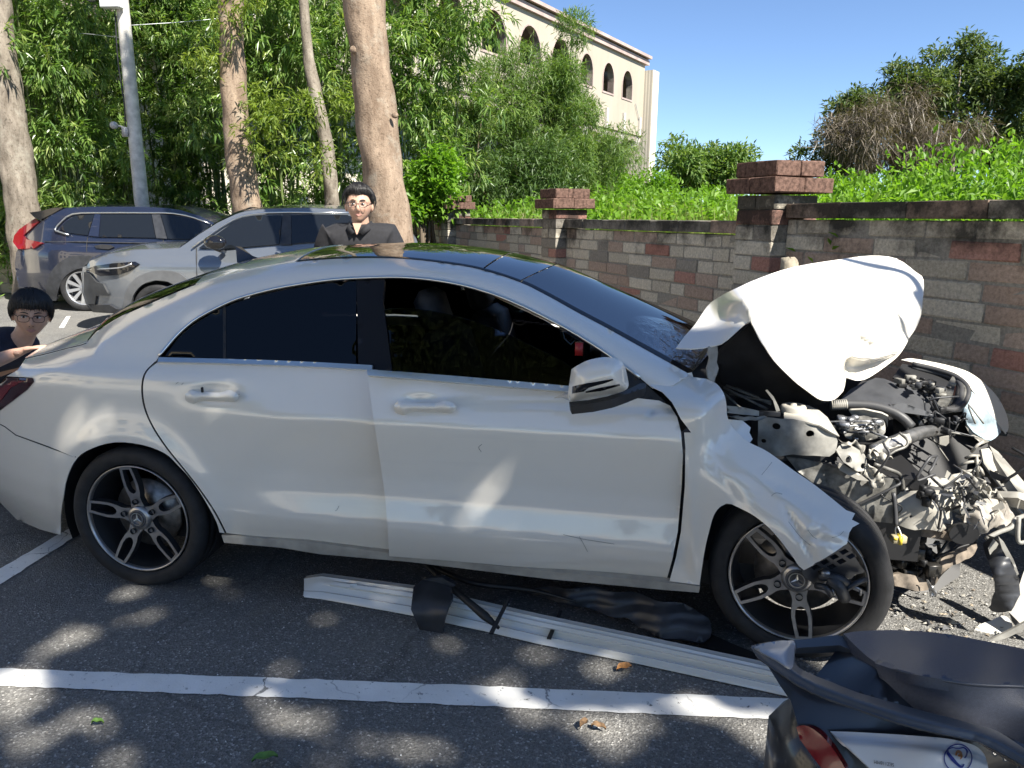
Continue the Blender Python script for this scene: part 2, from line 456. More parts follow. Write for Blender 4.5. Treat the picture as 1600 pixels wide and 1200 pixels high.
def put_brick(parent, L, D, H, c, rz, mi, k=None):
    o = bpy.data.objects.new('brick', brick_mesh(L, D, H, random.randrange(4) if k is None else k, mi)); COL.objects.link(o)
    o.matrix_basis = Matrix.Translation(Vector(c)) @ Matrix.Rotation(rz+random.gauss(0, .004), 4, 'Z')
    o.parent = parent; o.matrix_parent_inverse = worldM(parent).inverted(); return o
CH = .108
ZR = AT(1300, 315, W0[1]-.5*.9)[2]; ZL = 1.597
ZCAP = AT(1230, 246, W0[1]-.2)[2]
def wall_section(t0, t1, ztop, label):
    w = thing('brick_wall', label, 'wall', wallp((t0+t1)/2, 0, 0), 'brick wall sections along the lot')
    L = t1-t0; th = .13
    MB().box(wallp((t0+t1)/2, -th/2, (ztop-CH)/2-.004), (L, th-.012, ztop-CH-.01), rz=WANG).build('mortar', MORTAR, w, smooth=False)
    n = int(round(L/.47))
    for i in range(n):                                            # coping course
        put_brick(w, L/n-.006, th+.05, CH-.012, wallp(t0+(i+.5)*L/n, -th/2+.004, ztop-CH/2), WANG, random.choice((2, 2, 2, 3)))
    z = ztop-CH; r = 0
    while z > .02:
        h = min(CH, z); x = t0-(.2 if r % 2 else 0)+random.uniform(-.03, .03)
        while x < t1-.03:
            l = random.choice((.40, .40, .40, .30, .21)); a = max(x, t0); b = min(x+l, t1)
            if b-a > .05:
                mi = random.choices((0, 1, 2, 3), (54, 9, 9, 28))[0]
                ll = round((b-a)/.03)*.03 if (b-a) < .395 and (a == t0 or b == t1) else b-a
                put_brick(w, max(.05, ll-.013), th, h-.013, wallp((a+b)/2, -th/2+random.gauss(0, .0025), z-h/2), WANG, mi)
            x += l
        z -= CH; r += 1
    return w
PS = .39
def pillar(t, ztop, label):
    p = thing('brick_pillar', label, 'pillar', wallp(t, 0, 0), 'brick pillars of the wall')
    nc = .5*.13                                                   # centre of the wall behind its face
    def P(a, b, z): return wallp(t+a, -nc+b, z)
    MB().box(P(0, 0, (ztop-.23)/2), (PS-.02, PS-.02, ztop-.24), rz=WANG).build('mortar', MORTAR, p, smooth=False)
    z = ztop
    for j in (-1, 1):
        for i in (-1, 1): put_brick(p, .21, .21, .105, P(i*.107, j*.107, z-.055), WANG, 4)
    z -= .112
    for j in (-1, 1):
        for i in (-1, 1): put_brick(p, .258, .258, .105, P(i*.131, j*.131, z-.055), WANG, 4)
    z -= .115; r = 0
    while z > .03:
        h = min(CH, z)
        for i in (-1, 1):
            mi = random.choices((0, 1, 2), (55, 20, 25))[0]
            if r % 2: put_brick(p, PS, .19, h-.012, P(0, i*.1, z-h/2), WANG, mi)
            else: put_brick(p, .19, PS, h-.012, P(i*.1, 0, z-h/2), WANG, mi)
        z -= CH; r += 1
tP3 = PS/2; tP2 = t_at(872); tP1 = t_at(706)
wall_section(-4.4, tP3-PS/2, ZR, 'stepped up brick wall section beside the crumpled hood')
wall_section(tP3+PS/2, tP2-PS/2, ZL, 'brick wall section between the tall near pillar and the middle pillar')
wall_section(tP2+PS/2, tP1-PS/2, ZL, 'far brick wall section between the middle and the farthest pillar')
wall_section(tP1+PS/2, tP1+3.2, ZL, 'brick wall section beyond the farthest pillar by the big trunk')
pillar(tP3, ZCAP, 'tall near brick pillar with stepped cap above the crumpled hood')
pillar(tP2, AT(872, 295, W0[1]+WE[1]*tP2)[2], 'middle brick pillar with stepped cap above the car roof')
pillar(tP1, AT(706, 305, W0[1]+WE[1]*tP1)[2], 'farthest brick pillar with stepped cap next to the trunk')

# weathered stump of a wooden post in front of the near pillar
WOOD = simple('weathered_wood', (.33, .29, .22), .9, nscale=18, namt=.4, bumps=.7, bscale=40)
pz = AT(1234, 403, 4.75)[2]; pb = AT(1234, 403, 4.75)
m = MB(); N = 14
prof = [(.062, 0), (.06, pz*.5), (.056, pz-.03), (.050, pz-.006), (.03, pz), (.0, pz-.004)]
m.lathe(prof, (pb[0], pb[1], 0), n=N); m.V[-1] = m.V[-1]+np.c_[rng.normal(0, .004, (len(m.V[-1]), 2)), rng.normal(0, .006, len(m.V[-1]))]
tag(m.build('wooden_post', WOOD), 'weathered round wooden post top in front of the near brick pillar', 'post')

# ------------------------------------------------------------------ raised ground behind the wall
def bank_z(lat, fwd):
    q = np.array([lat, fwd])-W0; s = -(q@WN)-.35                   # metres behind the wall
    return 0.55+.055*np.clip(s, 0, 24)+.12*math.sin(lat*.7)+.1*math.sin(fwd*.45+1)
rows = []
for s in np.r_[np.linspace(.25, 4, 8), np.linspace(6, 60, 16)]:
    rows.append([])
    for t in np.linspace(-14, 75, 60):
        q = W0+WE*t-WN*s; rows[-1].append(LW(q[0], q[1], bank_z(*q)))
m = MB(); m.grid(np.array(rows), flip=True)
r0 = np.array(rows[0]); b0 = r0.copy(); b0[:, 2] = -.2; m.grid(np.array([r0, b0]))
struct(m.build('grassy_bank', SOIL))

# ------------------------------------------------------------------ building with arched gallery
def m_tile(name, c0, c1, sc=(9, 22)):
    M = Mat(name); co = M.coord('Object')
    b = M.n('ShaderNodeTexBrick'); M.l(co, b.inputs[0]); b.inputs['Scale'].default_value = 1.
    b.inputs['Color1'].default_value = rgb(*c0); b.inputs['Color2'].default_value = rgb(*c1); b.inputs['Mortar'].default_value = rgb(*[v*.72 for v in c0])
    b.inputs['Brick Width'].default_value = .24; b.inputs['Row Height'].default_value = .085; b.inputs['Mortar Size'].default_value = .007
    st = M.ramp(M.noise(M.coord('Object', (1, 1, .25)), .8, 6, .65), [(.35, .78), (.75, 1.05)])
    M.pr(M.mix(b.outputs[0], st, .7, 'MULTIPLY'), .7, spec=.3); return M.m
BF = LW(8.3, 45.0); BF0 = BF; bx = np.r_[.53*LV_R+.848*LV_F, 0]; by = np.r_[-.848*LV_R+.53*LV_F, 0]; bx /= np.linalg.norm(bx); by /= np.linalg.norm(by)
BF = BF-bx*2.3
def bp(s, d, z): return BF-bx*s+by*d+np.array([0, 0, z])
def zc(py): return AT(1017, py, 45.0)[2]
Z_CT, Z_CB, Z_AT, Z_SILL, Z_SL = zc(99), zc(112), zc(132), zc(171.5), zc(219)
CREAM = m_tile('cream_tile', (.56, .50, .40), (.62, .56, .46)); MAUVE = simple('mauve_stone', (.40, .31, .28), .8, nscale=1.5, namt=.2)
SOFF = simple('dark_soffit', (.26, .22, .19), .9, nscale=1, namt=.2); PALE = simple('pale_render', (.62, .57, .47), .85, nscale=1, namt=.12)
GLASSD = simple('far_glass', (.05, .06, .07), .12, spec=.7); FRM = simple('grey_metal_frame', (.35, .36, .37), .5)
SHUT = simple('grey_shutter', (.36, .38, .40), .6, nscale=2)
bld = thing('arcade_building', 'cream tiled building with arched gallery windows and overhanging upper floor', 'building', bp(8, 3, 0))
def bmesh_local(m, name, mat, parent=None, smooth=False, angle=None):
    """vertices given as (s,d,z); object keeps that local frame so that the tiling follows the walls"""
    mats = mat if isinstance(mat, (list, tuple)) else [mat]
    V = np.concatenate(m.V)
    o = mesh_obj(name, V, m.F, None, None, smooth, list(mats), m.M)
    R = Matrix([[-bx[i], by[i], [0, 0, 1][i], BF[i]] for i in range(3)]+[[0, 0, 0, 1]])
    o.data.flip_normals()
    o.parent = parent; o.matrix_parent_inverse = worldM(parent).inverted(); o.matrix_basis = R
    return o
LEN = 40.
arch_s = [2.28, 4.6, 7.0, 9.55, 12.2, 14.9, 17.6, 20.3, 23., 25.7, 28.4]
holes = []
for i, s in enumerate(arch_s):
    hw = .62 if i < 3 else .85; top = Z_AT if i < 3 else Z_AT+.15; zs = top-hw*1.25
    arc = [(s+hw*math.cos(a), zs+hw*1.25*math.sin(a)) for a in np.linspace(0, math.pi, 13)]
    holes.append([(s-hw, Z_SILL), (s+hw, Z_SILL)]+arc)
P, T = fill2d([(0, Z_SL), (LEN, Z_SL), (LEN, Z_CB), (0, Z_CB)], .42, holes)
n = len(P); V = np.vstack([np.c_[P[:, 0], np.zeros(n), P[:, 1]], np.c_[P[:, 0], np.full(n, .3), P[:, 1]]])
from collections import Counter
ed = Counter(); dr = {}
for t in T:
    for i in range(3):
        a, b = int(t[i]), int(t[(i+1) % 3]); k = (min(a, b), max(a, b)); ed[k] += 1; dr[k] = (a, b)
F = [tuple(t) for t in T]+[tuple(int(i)+n for i in t[::-1]) for t in T]+[(dr[k][1], dr[k][0], dr[k][0]+n, dr[k][1]+n) for k, c in ed.items() if c == 1]
m = MB(); m.add(V, F); bmesh_local(m, 'gallery_wall', CREAM, bld)
for i, (s, h) in enumerate(zip(arch_s, holes)):                    # mauve surround and sill of each arch
    m = MB(); pts = np.array(h); c = pts.mean(0); o2 = c+(pts-c)*1.09
    for (a, b), (p, q) in zip(zip(pts, np.roll(pts, -1, 0)), zip(o2, np.roll(o2, -1, 0))):
        v = [(a[0], -.03, a[1]), (b[0], -.03, b[1]), (q[0], -.03, q[1]), (p[0], -.03, p[1])]
        v += [(x, .31, z) for x, _, z in v[:2]]+[(p[0], .002, p[1]), (q[0], .002, q[1])]
        m.add(v, [(0, 1, 2, 3), (1, 0, 4, 5), (3, 2, 7, 6)])
    fr = bmesh_local(m, 'window_surround', MAUVE, bld)
    if i < 8:                                                       # things seen inside the gallery: door and pane on its back wall
        m = MB(); m.box((s-.2, 2.08, Z_SILL+.55), (.95, .06, 1.7)); bmesh_local(m, 'window_frame', FRM, bld)
        m = MB(); m.box((s-.42, 2.03, Z_SILL+.55), (.40, .04, 1.55)); m.box((s+.02, 2.03, Z_SILL+.55), (.40, .04, 1.55)); bmesh_local(m, 'pane', GLASSD, bld)
m = MB(); m.box((LEN/2, 2.25, (Z_SL+Z_CB)/2), (LEN-.1, .25, Z_CB-Z_SL)); bmesh_local(m, 'gallery_back_wall', PALE, bld)
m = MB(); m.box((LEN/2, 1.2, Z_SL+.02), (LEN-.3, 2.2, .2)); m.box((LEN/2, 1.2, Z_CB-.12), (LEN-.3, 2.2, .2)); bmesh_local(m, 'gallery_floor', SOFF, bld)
m = MB(); m.box((LEN/2-.2, 3, (Z_CB+Z_CT)/2-.12), (LEN+.1, 6.3, (Z_CT-Z_CB)*.55)); m.box((LEN/2-.1, 3, Z_CT-.09), (LEN+.3, 6.6, .14)); bmesh_local(m, 'cornice', MAUVE, bld)
# corner pier and lower recessed storey
m = MB(); m.box((-.42, 2.6, Z_CB/2-.15), (.84, 6.2, Z_CB-.3)); bmesh_local(m, 'corner_pier', m_tile('pale_tile', (.66, .60, .50), (.70, .64, .54)), bld)
m = MB(); m.box((LEN/2, 2.55, Z_SL/2-.1), (LEN-.2, .35, Z_SL-.2)); bmesh_local(m, 'lower_wall', PALE, bld)
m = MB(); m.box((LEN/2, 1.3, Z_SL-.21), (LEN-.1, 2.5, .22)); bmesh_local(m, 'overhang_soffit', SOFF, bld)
for k in range(11):                                                 # windows of the lower storey
    s = 1.7+k*2.35
    m = MB(); m.box((s, 2.34, Z_SL-1.75), (1.75, .1, 1.5)); w = bmesh_local(m, 'window', FRM, bld)
    m = MB()
    for q in (-.42, .42): m.box((s+q, 2.27, Z_SL-1.75), (.76, .06, 1.36))
    bmesh_local(m, 'pane', SHUT if k % 2 == 0 else GLASSD, w)
    m = MB(); m.box((s, 2.3, Z_SL-4.3), (.6, .1, 1.0)); bmesh_local(m, 'window', GLASSD, bld)
for k in range(12):                                                 # paired curved brackets under the overhang
    s = .55+k*2.1; m = MB()
    for q in (-.13, .13):
        arc = [(s+q, .02+1.9*(1-math.cos(a)), Z_SL-.05-1.15*math.sin(a)) for a in np.linspace(0, 1.45, 9)]
        for a, b in zip(arc[:-1], arc[1:]):
            v = []
            for p in (a, b):
                v += [(p[0]-.07, p[1]-.05, p[2]-.12), (p[0]+.07, p[1]-.05, p[2]-.12), (p[0]+.07, p[1]+.09, p[2]+.12), (p[0]-.07, p[1]+.09, p[2]+.12)]
            m.add(v, [(0, 1, 5, 4), (1, 2, 6, 5), (2, 3, 7, 6), (3, 0, 4, 7)])
    m.box((s, -.06, Z_SL+.45), (.22, .12, .95))
    bmesh_local(m, 'bracket', simple('bracket_stone', (.5, .47, .42), .8) if k == 0 else bpy.data.materials['bracket_stone'], bld)
m = MB(); m.tube([(-.9, -.25, Z_CB-2.2), (-.95, -.3, Z_CB-4), (-.9, -.25, Z_SL)], .02, 6)
m.tube([(1.2, -.06, Z_SILL-.1), (.4, -.06, Z_SILL-1.2), (-.2, -.03, Z_SL)], .018, 6); bmesh_local(m, 'cable', FRM, bld)

# low pale block wall in the sun behind the blue car, far left
lw = thing('block_wall', 'low sunlit pale block wall behind the dark blue car at far left', 'wall', AT(10, 420, 15.5)*[1, 1, 0])
BLK = simple('pale_block', (.42, .36, .27), .9, nscale=6, namt=.25, bumps=.5, bscale=30)
a = AT(-160, 420, 15.6); b = AT(60, 420, 15.2); d = b-a; d[2] = 0; L = np.linalg.norm(d); d /= L; an = math.atan2(d[1], d[0])
MB().box(((a+b)/2)*[1, 1, 0]+[0, 0, .58], (L, .16, 1.16), rz=an).build('mortar', MORTAR, lw, smooth=False)
bme = None
for r in range(6):
    for k in range(int(L/.4)):
        if bme is None:
            V, F = bev_box((.193, .095, .093), .008); bme = bpy.data.meshes.new('block'); bme.from_pydata([tuple(v) for v in V], [], [tuple(f) for f in F]); bme.materials.append(BLK)
        o = bpy.data.objects.new('block', bme); COL.objects.link(o)
        c = a*[1, 1, 0]+d*(.2+k*.4+(.2 if r % 2 else 0))+np.array([0, 0, .1+r*.2])
        o.matrix_basis = Matrix.Translation(Vector(c)) @ Matrix.Rotation(an, 4, 'Z'); o.parent = lw; o.matrix_parent_inverse = worldM(lw).inverted()

# ------------------------------------------------------------------ concrete pole
CONC = simple('concrete', (.58, .56, .51), .85, nscale=8, namt=.25, bumps=.3)
GALV = simple('galvanised', (.55, .57, .58), .45, .6); BLKP = simple('black_plastic', (.022, .022, .024), .45, nscale=30, namt=.25)
pw = AT(222, 322, 13.8); pole = thing('utility_pole', 'grey concrete utility pole with a metal box behind the dark blue car', 'pole', (pw[0], pw[1], 0))
m = MB(); m.lathe([(.135, 0), (.115, 3.), (.10, 6.2), (.085, 8.)], (pw[0], pw[1], 0), n=18); m.build('shaft', CONC, pole)
zb = AT(176, 8, 13.7)[2]
m = MB(); m.box((pw[0]-.06, pw[1]-.2, zb+.14), (.34, .16, .42), rz=.1, bev=.012); m.box((pw[0]-.06, pw[1]-.2, zb+.36), (.38, .2, .03), rz=.1); m.build('junction_box', simple('box_grey', (.62, .63, .62), .5), pole, smooth=False)
zc_ = AT(199, 197, 13.7)[2]
m = MB(); m.tube([(pw[0]-.12, pw[1]-.1, zc_-.02), (pw[0]-.2, pw[1]-.16, zc_), (pw[0]-.24, pw[1]-.2, zc_+.02)], .018); m.ball((pw[0]-.22, pw[1]-.24, zc_), (.07, .07, .065)); m.box((pw[0]-.1, pw[1]-.12, zc_-.1), (.1, .06, .16)); m.build('security_camera', simple('camera_grey', (.38, .38, .38), .4), pole)
m = MB(); m.tube([(pw[0]-.06, pw[1]-.13, zb-.1), (pw[0]-.09, pw[1]-.14, zb-.9), (pw[0]-.05, pw[1]-.14, zb-1.6), (pw[0]-.08, pw[1]-.13, zc_)], .012, 6, sub=5)
c = np.array([pw[0]-.42, pw[1]-.2, zb+.22]); m.tube([c+.17*np.array([math.cos(a), 0, math.sin(a)]) for a in np.linspace(0, 6.2, 18)], .012, 6); m.build('cable', BLKP, pole)
m = MB(); m.tube([(pw[0], pw[1], zb-.3), AT(300, 33, 14.3), AT(420, 20, 15)], .006, 5, sub=6); m.tube([(pw[0], pw[1], zb-.5), AT(120, 52, 14.5), AT(60, 55, 16)], .006, 5, sub=6); m.build('wire', GALV, pole)
# ================================================================== VEGETATION
def m_leaf(name, cols, trans=.45, rough=.45, gloss=.35):
    M = Mat(name); a = M.n('ShaderNodeAttribute', attribute_name='rnd').outputs['Fac']
    c = M.ramp(a, [(i/(len(cols)-1), rgb(*k)) for i, k in enumerate(cols)])
    d = M.n('ShaderNodeBsdfPrincipled'); M.l(c, d.inputs['Base Color']); d.inputs['Roughness'].default_value = rough; d.inputs['Specular IOR Level'].default_value = gloss
    t = M.n('ShaderNodeBsdfTranslucent'); M.l(M.mix(c, rgb(1.25, 1.35, .5), 1., 'MULTIPLY'), t.inputs[0])
    x = M.n('ShaderNodeMixShader'); x.inputs[0].default_value = trans; M.l(d.outputs[0], x.inputs[1]); M.l(t.outputs[0], x.inputs[2]); M.l(x.outputs[0], M.out.inputs[0]); return M.m
LF_BAM = m_leaf('bamboo_leaf', [(.055, .12, .024), (.115, .205, .045), (.19, .29, .07), (.36, .41, .14)], .42, .34, .6)
LF_FINE = m_leaf('willow_leaf', [(.07, .14, .035), (.12, .20, .055), (.17, .25, .07), (.25, .31, .11)], .4)
LF_LIME = m_leaf('lime_leaf', [(.09, .19, .02), (.15, .29, .03), (.22, .36, .05)], .5)
LF_TREE = m_leaf('tree_leaf', [(.035, .07, .02), (.06, .11, .03), (.09, .15, .04)], .35)
LF_GRASS = m_leaf('grass_blade', [(.12, .19, .03), (.19, .25, .05), (.27, .30, .09), (.36, .34, .16)], .5)
LF_DRY = m_leaf('dry_vine', [(.09, .075, .055), (.15, .125, .095), (.22, .18, .14)], .2)
def m_bark(name, lo, hi, sc=1., knots=True):
    M = Mat(name); co = M.coord('pos', (1, 1, .35)); c0 = M.coord('pos')
    f = M.noise(co, 9*sc, 6, .65); c = M.ramp(f, [(.28, rgb(*lo)), (.7, rgb(*hi))])
    p = M.ramp(M.noise(c0, 28*sc, 4, .6), [(.55, 0.), (.66, .6)]); c = M.mix(c, rgb(*[v*.55 for v in lo]), p)
    l = M.ramp(M.noise(c0, 3*sc, 5, .7), [(.55, 0.), (.7, .45)]); c = M.mix(c, rgb(.42, .40, .33), l)
    h = M.math('ADD', f, M.math('MULTIPLY', M.noise(c0, 70*sc, 3), .4)); M.pr(c, .92, spec=.15, normal=M.bump(h, .8, .02)); return M.m
BARK = m_bark('pale_bark', (.15, .105, .074), (.34, .26, .19)); BARKG = m_bark('grey_bark', (.11, .09, .07), (.30, .26, .21)); TWIG = simple('twig', (.13, .10, .07), .9)
CULM = simple('bamboo_culm', (.12, .16, .05), .4, nscale=3, namt=.4)

def unit(v): return v/(np.linalg.norm(v, axis=-1, keepdims=True)+1e-12)
def rand_dirs(n): return unit(rng.normal(0, 1, (n, 3)))
def leaf_quads(pos, dr, L, W, droop=.15):
    """one folded leaf per row: base at pos, pointing along dr"""
    n = len(pos); dr = unit(dr); side = unit(np.cross(dr, rand_dirs(n)*.55+np.array([0, 0, 1.]))); nrm = np.cross(side, dr)
    L = np.broadcast_to(L, n)[:, None]; W = np.broadcast_to(W, n)[:, None]
    mid = pos+dr*L*.42
    tip = pos+dr*L-np.array([0, 0, 1.])*L*droop
    V = np.stack([pos, mid+side*W*.5+nrm*W*.12, tip, mid-side*W*.5+nrm*W*.12], 1).reshape(-1, 3)
    return V, np.arange(4*n).reshape(n, 4)
def sprays(S, outd, k, L, W, spread=.9, down=.35, jit=.05):
    n = len(S); base = np.repeat(S, k, 0)+rng.normal(0, jit, (n*k, 3))
    d = unit(np.repeat(outd, k, 0)+rng.normal(0, spread, (n*k, 3))-np.array([0, 0, down]))
    ll = L*rng.uniform(.7, 1.25, n*k); V, F = leaf_quads(base, d, ll, W*rng.uniform(.8, 1.2, n*k))
    r = np.clip(np.repeat(rng.uniform(0, 1, n), k)*.65+rng.uniform(0, .35, n*k), 0, 1)
    return V, F, r
def lobes_surface(C, R, n, bias=None, fill=.35):
    """points near the surfaces of several ellipsoid lobes; returns points and outward directions"""
    C = np.asarray(C, float); R = np.asarray(R, float); R = R[:, None]*np.ones(3) if R.ndim == 1 else R
    w = R.prod(1)**(2/3); k = rng.choice(len(C), n, p=w/w.sum()); d = rand_dirs(n)
    rad = 1-fill*rng.random(n)**1.5; p = C[k]+d*R[k]*rad[:, None]
    return p, d
def foliage(name, C, R, n, k, L, W, mat, parent=None, spread=.9, down=.35, fill=.35, jit=.05, cull=None):
    p, d = lobes_surface(C, R, n, fill=fill)
    if cull is not None: q = cull(p); p, d = p[q], d[q]
    V, F, r = sprays(p, d, k, L, W, spread, down, jit)
    return bulk_obj(name, V, F, mat, parent, r)
def blob_lobes(c, size, n, r):
    """n lobes spread through an ellipsoid"""
    d = rand_dirs(n)*rng.random((n, 1))**(1/2.2); return np.asarray(c)+d*np.asarray(size), rng.uniform(.65, 1.3, n)*r

# ---- bamboo thicket: every clump a plant of its own, arching culms hung with sprays
def bamboo(px, fwd, top_px, height, width, label, n=1700, mat=None, L=.19, W=.035, seed=0):
    base = AT(px, 340, fwd); bxy = base[:2]
    t = thing('bamboo_clump', label, 'bamboo', (bxy[0], bxy[1], 0), 'bamboo clumps behind the parked cars')
    m = MB(); C = []; R = []
    for i in range(11):
        a = rng.uniform(0, 6.28); lean = rng.uniform(.25, 1.)*width; h = height*rng.uniform(.72, 1.05)
        s = np.array([bxy[0]+rng.normal(0, .22), bxy[1]+rng.normal(0, .22), 0]); dirv = np.array([math.cos(a), math.sin(a), 0])
        pts = [s, s+dirv*lean*.15+[0, 0, h*.4], s+dirv*lean*.5+[0, 0, h*.75], s+dirv*lean+[0, 0, h*.95], s+dirv*lean*1.35+[0, 0, h*.9]]
        m.tube(pts, [.032, .028, .02, .012, .004], 6, sub=4)
        cur = spline(np.array(pts), 7)
        for q in cur[3::2]:
            C.append(q+rng.normal(0, .34, 3)*[1, 1, .6]); R.append(rng.uniform(.22, .48))
    m.build('culms', CULM, t)
    for z in np.arange(.5, height*.8, .5):                           # low side growth towards the lot
        for _ in range(3):
            C.append(np.array([bxy[0], bxy[1], z])+np.r_[rng.normal(0, width*.55), rng.normal(-.15, .45), rng.normal(0, .2)]); R.append(rng.uniform(.3, .55))
    p, d = lobes_surface(C, R, n, fill=.5); k = p[:, 2] > .12; p, d = p[k], d[k]
    V, F, r = sprays(p, d*.8+[0, -.25, 0], 7, L, W, .5, .45, .03)
    bulk_obj('foliage', V, F, mat or LF_BAM, t, r)
    return t
for px, fwd, h, w, lab in [
    (-70, 15.2, 8.2, 1.1, 'bamboo clump at the far left behind the leaning trunk'),
    (40, 15.9, 8.8, 1.0, 'bamboo clump beside the leaning trunk above the blue car tail'),
    (112, 14.9, 7.0, .9, 'bright bamboo clump left of the concrete pole'),
    (190, 18.0, 9.4, 1.0, 'dark bamboo clump directly behind the concrete pole'),
    (285, 18.6, 9.2, .9, 'shaded bamboo clump between the pole and the pale trunk'),
    (340, 18.8, 9.4, 1.0, 'bamboo clump behind the pale dappled trunk'),
    (430, 15.4, 7.6, .9, 'bamboo clump between the pale trunk and the slim trunk'),
    (520, 16.2, 8.6, 1.0, 'bamboo clump behind the slim crooked trunk'),
    (655, 15.2, 8.6, .8, 'tall bamboo clump right of the big smooth trunk')]:
    bamboo(px, fwd, 0, h*(.74 if px > 600 else .9), w, lab, n=2500)
MID0 = m_leaf('dark_scrub_leaf', [(.05, .10, .03), (.08, .14, .04), (.12, .18, .06)], .35)
# ---- finer leaved bamboo in front of the building
def fine_bush(px, py, fwd, sx, sz, n, label, mat, L=.17, W=.022, cat='bush', lob=26, lr=.42):
    c = AT(px, py, fwd); g = c.copy(); g[2] = 0
    t = thing('leafy_bush', label, cat, g)
    C, R = blob_lobes(c, (sx, sx*.8, sz), lob, lr*sx/1.2)
    m = MB()
    for i in range(9):
        q = C[rng.integers(len(C))]; m.tube([g+[rng.normal(0, .1), rng.normal(0, .1), .3], (g+q)/2+[rng.normal(0, .15), 0, .5], q], [.04, .025, .008], 6, sub=4)
    m.build('stems', TWIG, t)
    p, d = lobes_surface(C, R, n, fill=.55); V, F, r = sprays(p, d*.6+[0, 0, .25], 6, L, W, .7, .2, .06)
    bulk_obj('foliage', V, F, mat, t, r); return t
fine_bush(722, 195, 17.5, .95, 2.1, 2600, 'fine leaved tall bush left of the arches, touching the bamboo', LF_FINE)
fine_bush(806, 212, 18.5, 1.3, 1.95, 3800, 'fine leaved bush covering the middle of the cream building', LF_FINE)
fine_bush(874, 180, 19.0, 1.05, 2.3, 3400, 'tallest feathery bush in front of the right arches', LF_FINE)
fine_bush(915, 262, 20, 1.4, 1.0, 2400, 'low feathery bush below the brackets of the building', LF_FINE)
fine_bush(690, 290, 12.6, .62, .55, 700, 'lime green shrub behind the farthest brick pillar', LF_LIME, .13, .06, 'shrub', 14, .5)
fine_bush(655, 318, 12.4, .35, .3, 260, 'small lime green shrub beside the big smooth trunk', LF_LIME, .13, .06, 'shrub', 8, .5)
fine_bush(1096, 264, 24, 1.35, .72, 1800, 'round green tree standing alone on the bank right of the building', LF_FINE, .2, .07, 'tree', 20, .45)
fine_bush(800, 300, 17.5, 1.9, .75, 2600, 'dark low scrub along the foot of the feathery bushes', MID0, .17, .03, 'shrub', 22, .42)
fine_bush(985, 296, 22, 1.3, .5, 900, 'pale green scrub in front of the building corner', LF_LIME, .16, .05, 'shrub', 14, .4)

# ---- old tree at the right, half smothered in dry vines
c = AT(1500, 190, 26); g = c*[1, 1, 0]
MID = m_leaf('shadow_scrub', [(.05, .09, .03), (.08, .12, .04), (.11, .15, .06)], .3)
ot = thing('vine_covered_tree', 'large tree at the right half smothered in dry brown vines', 'tree', g)
m = MB(); lim = []
for px, py, f in [(1330, 235, 25), (1380, 190, 25), (1450, 150, 26), (1500, 110, 26), (1560, 130, 27), (1620, 150, 27), (1430, 215, 24.5), (1470, 200, 25), (1405, 160, 25.5), (1345, 205, 25.2)]:
    q = AT(px, py, f); m.tube([g+[0, 0, .4], g+(q-g)*.45+[0, 0, .9], q], [.2, .1, .03], 7, sub=4); lim.append(q)
m.build('limbs', BARKG, ot)
def tree_lobes(pxs, fwd, r, n):
    C = []; R = []
    for (x, y) in pxs:
        for _ in range(n): C.append(AT(x, y+8, fwd)+rng.normal(0, r*.6, 3)); R.append(rng.uniform(.5, 1.1)*r)
    return C, R
C, R = tree_lobes([(1490, 110), (1520, 95), (1465, 135), (1550, 140), (1590, 130), (1620, 110), (1500, 160), (1560, 190), (1610, 190), (1530, 225), (1590, 240), (1640, 230), (1420, 150), (1380, 165), (1440, 120), (1400, 140), (1350, 160), (1330, 175), (1460, 150), (1300, 245), (1340, 240), (1390, 245), (1440, 245), (1490, 245), (1660, 160), (1700, 140), (1720, 210)], 26.5, .62, 4)
p, d = lobes_surface(C, R, 7600, fill=.5); V, F, r = sprays(p, d*.6+[0, 0, .2], 6, .22, .075, .7, .1, .1); bulk_obj('crown', V, F, m_leaf('old_tree_leaf', [(.05, .085, .03), (.08, .12, .04), (.12, .165, .055), (.17, .2, .08)], .35), ot, r)
C, R = tree_lobes([(1322, 185), (1345, 172), (1375, 165), (1400, 178), (1430, 172), (1455, 190), (1340, 215), (1375, 205), (1415, 215), (1440, 230), (1480, 205), (1310, 205), (1360, 232), (1500, 215)], 25, .5, 4)
p, d = lobes_surface(C, R, 2000, fill=.8); V, F, r = sprays(p, d*.5, 5, .5, .02, .95, .55, .14); bulk_obj('dry_vines', V, F, LF_DRY, ot, r)
m = MB()
for i in range(26):
    s = AT(1320+rng.normal(0, 12), 215+rng.normal(0, 14), 24.8); e = AT(1282+rng.normal(0, 12), 212+rng.normal(0, 16), 24.8)
    m.tube([s, (s+e)/2+rng.normal(0, .12, 3), e], [.02, .012, .004], 4, sub=3)
m.build('bare_twigs', BARKG, ot)

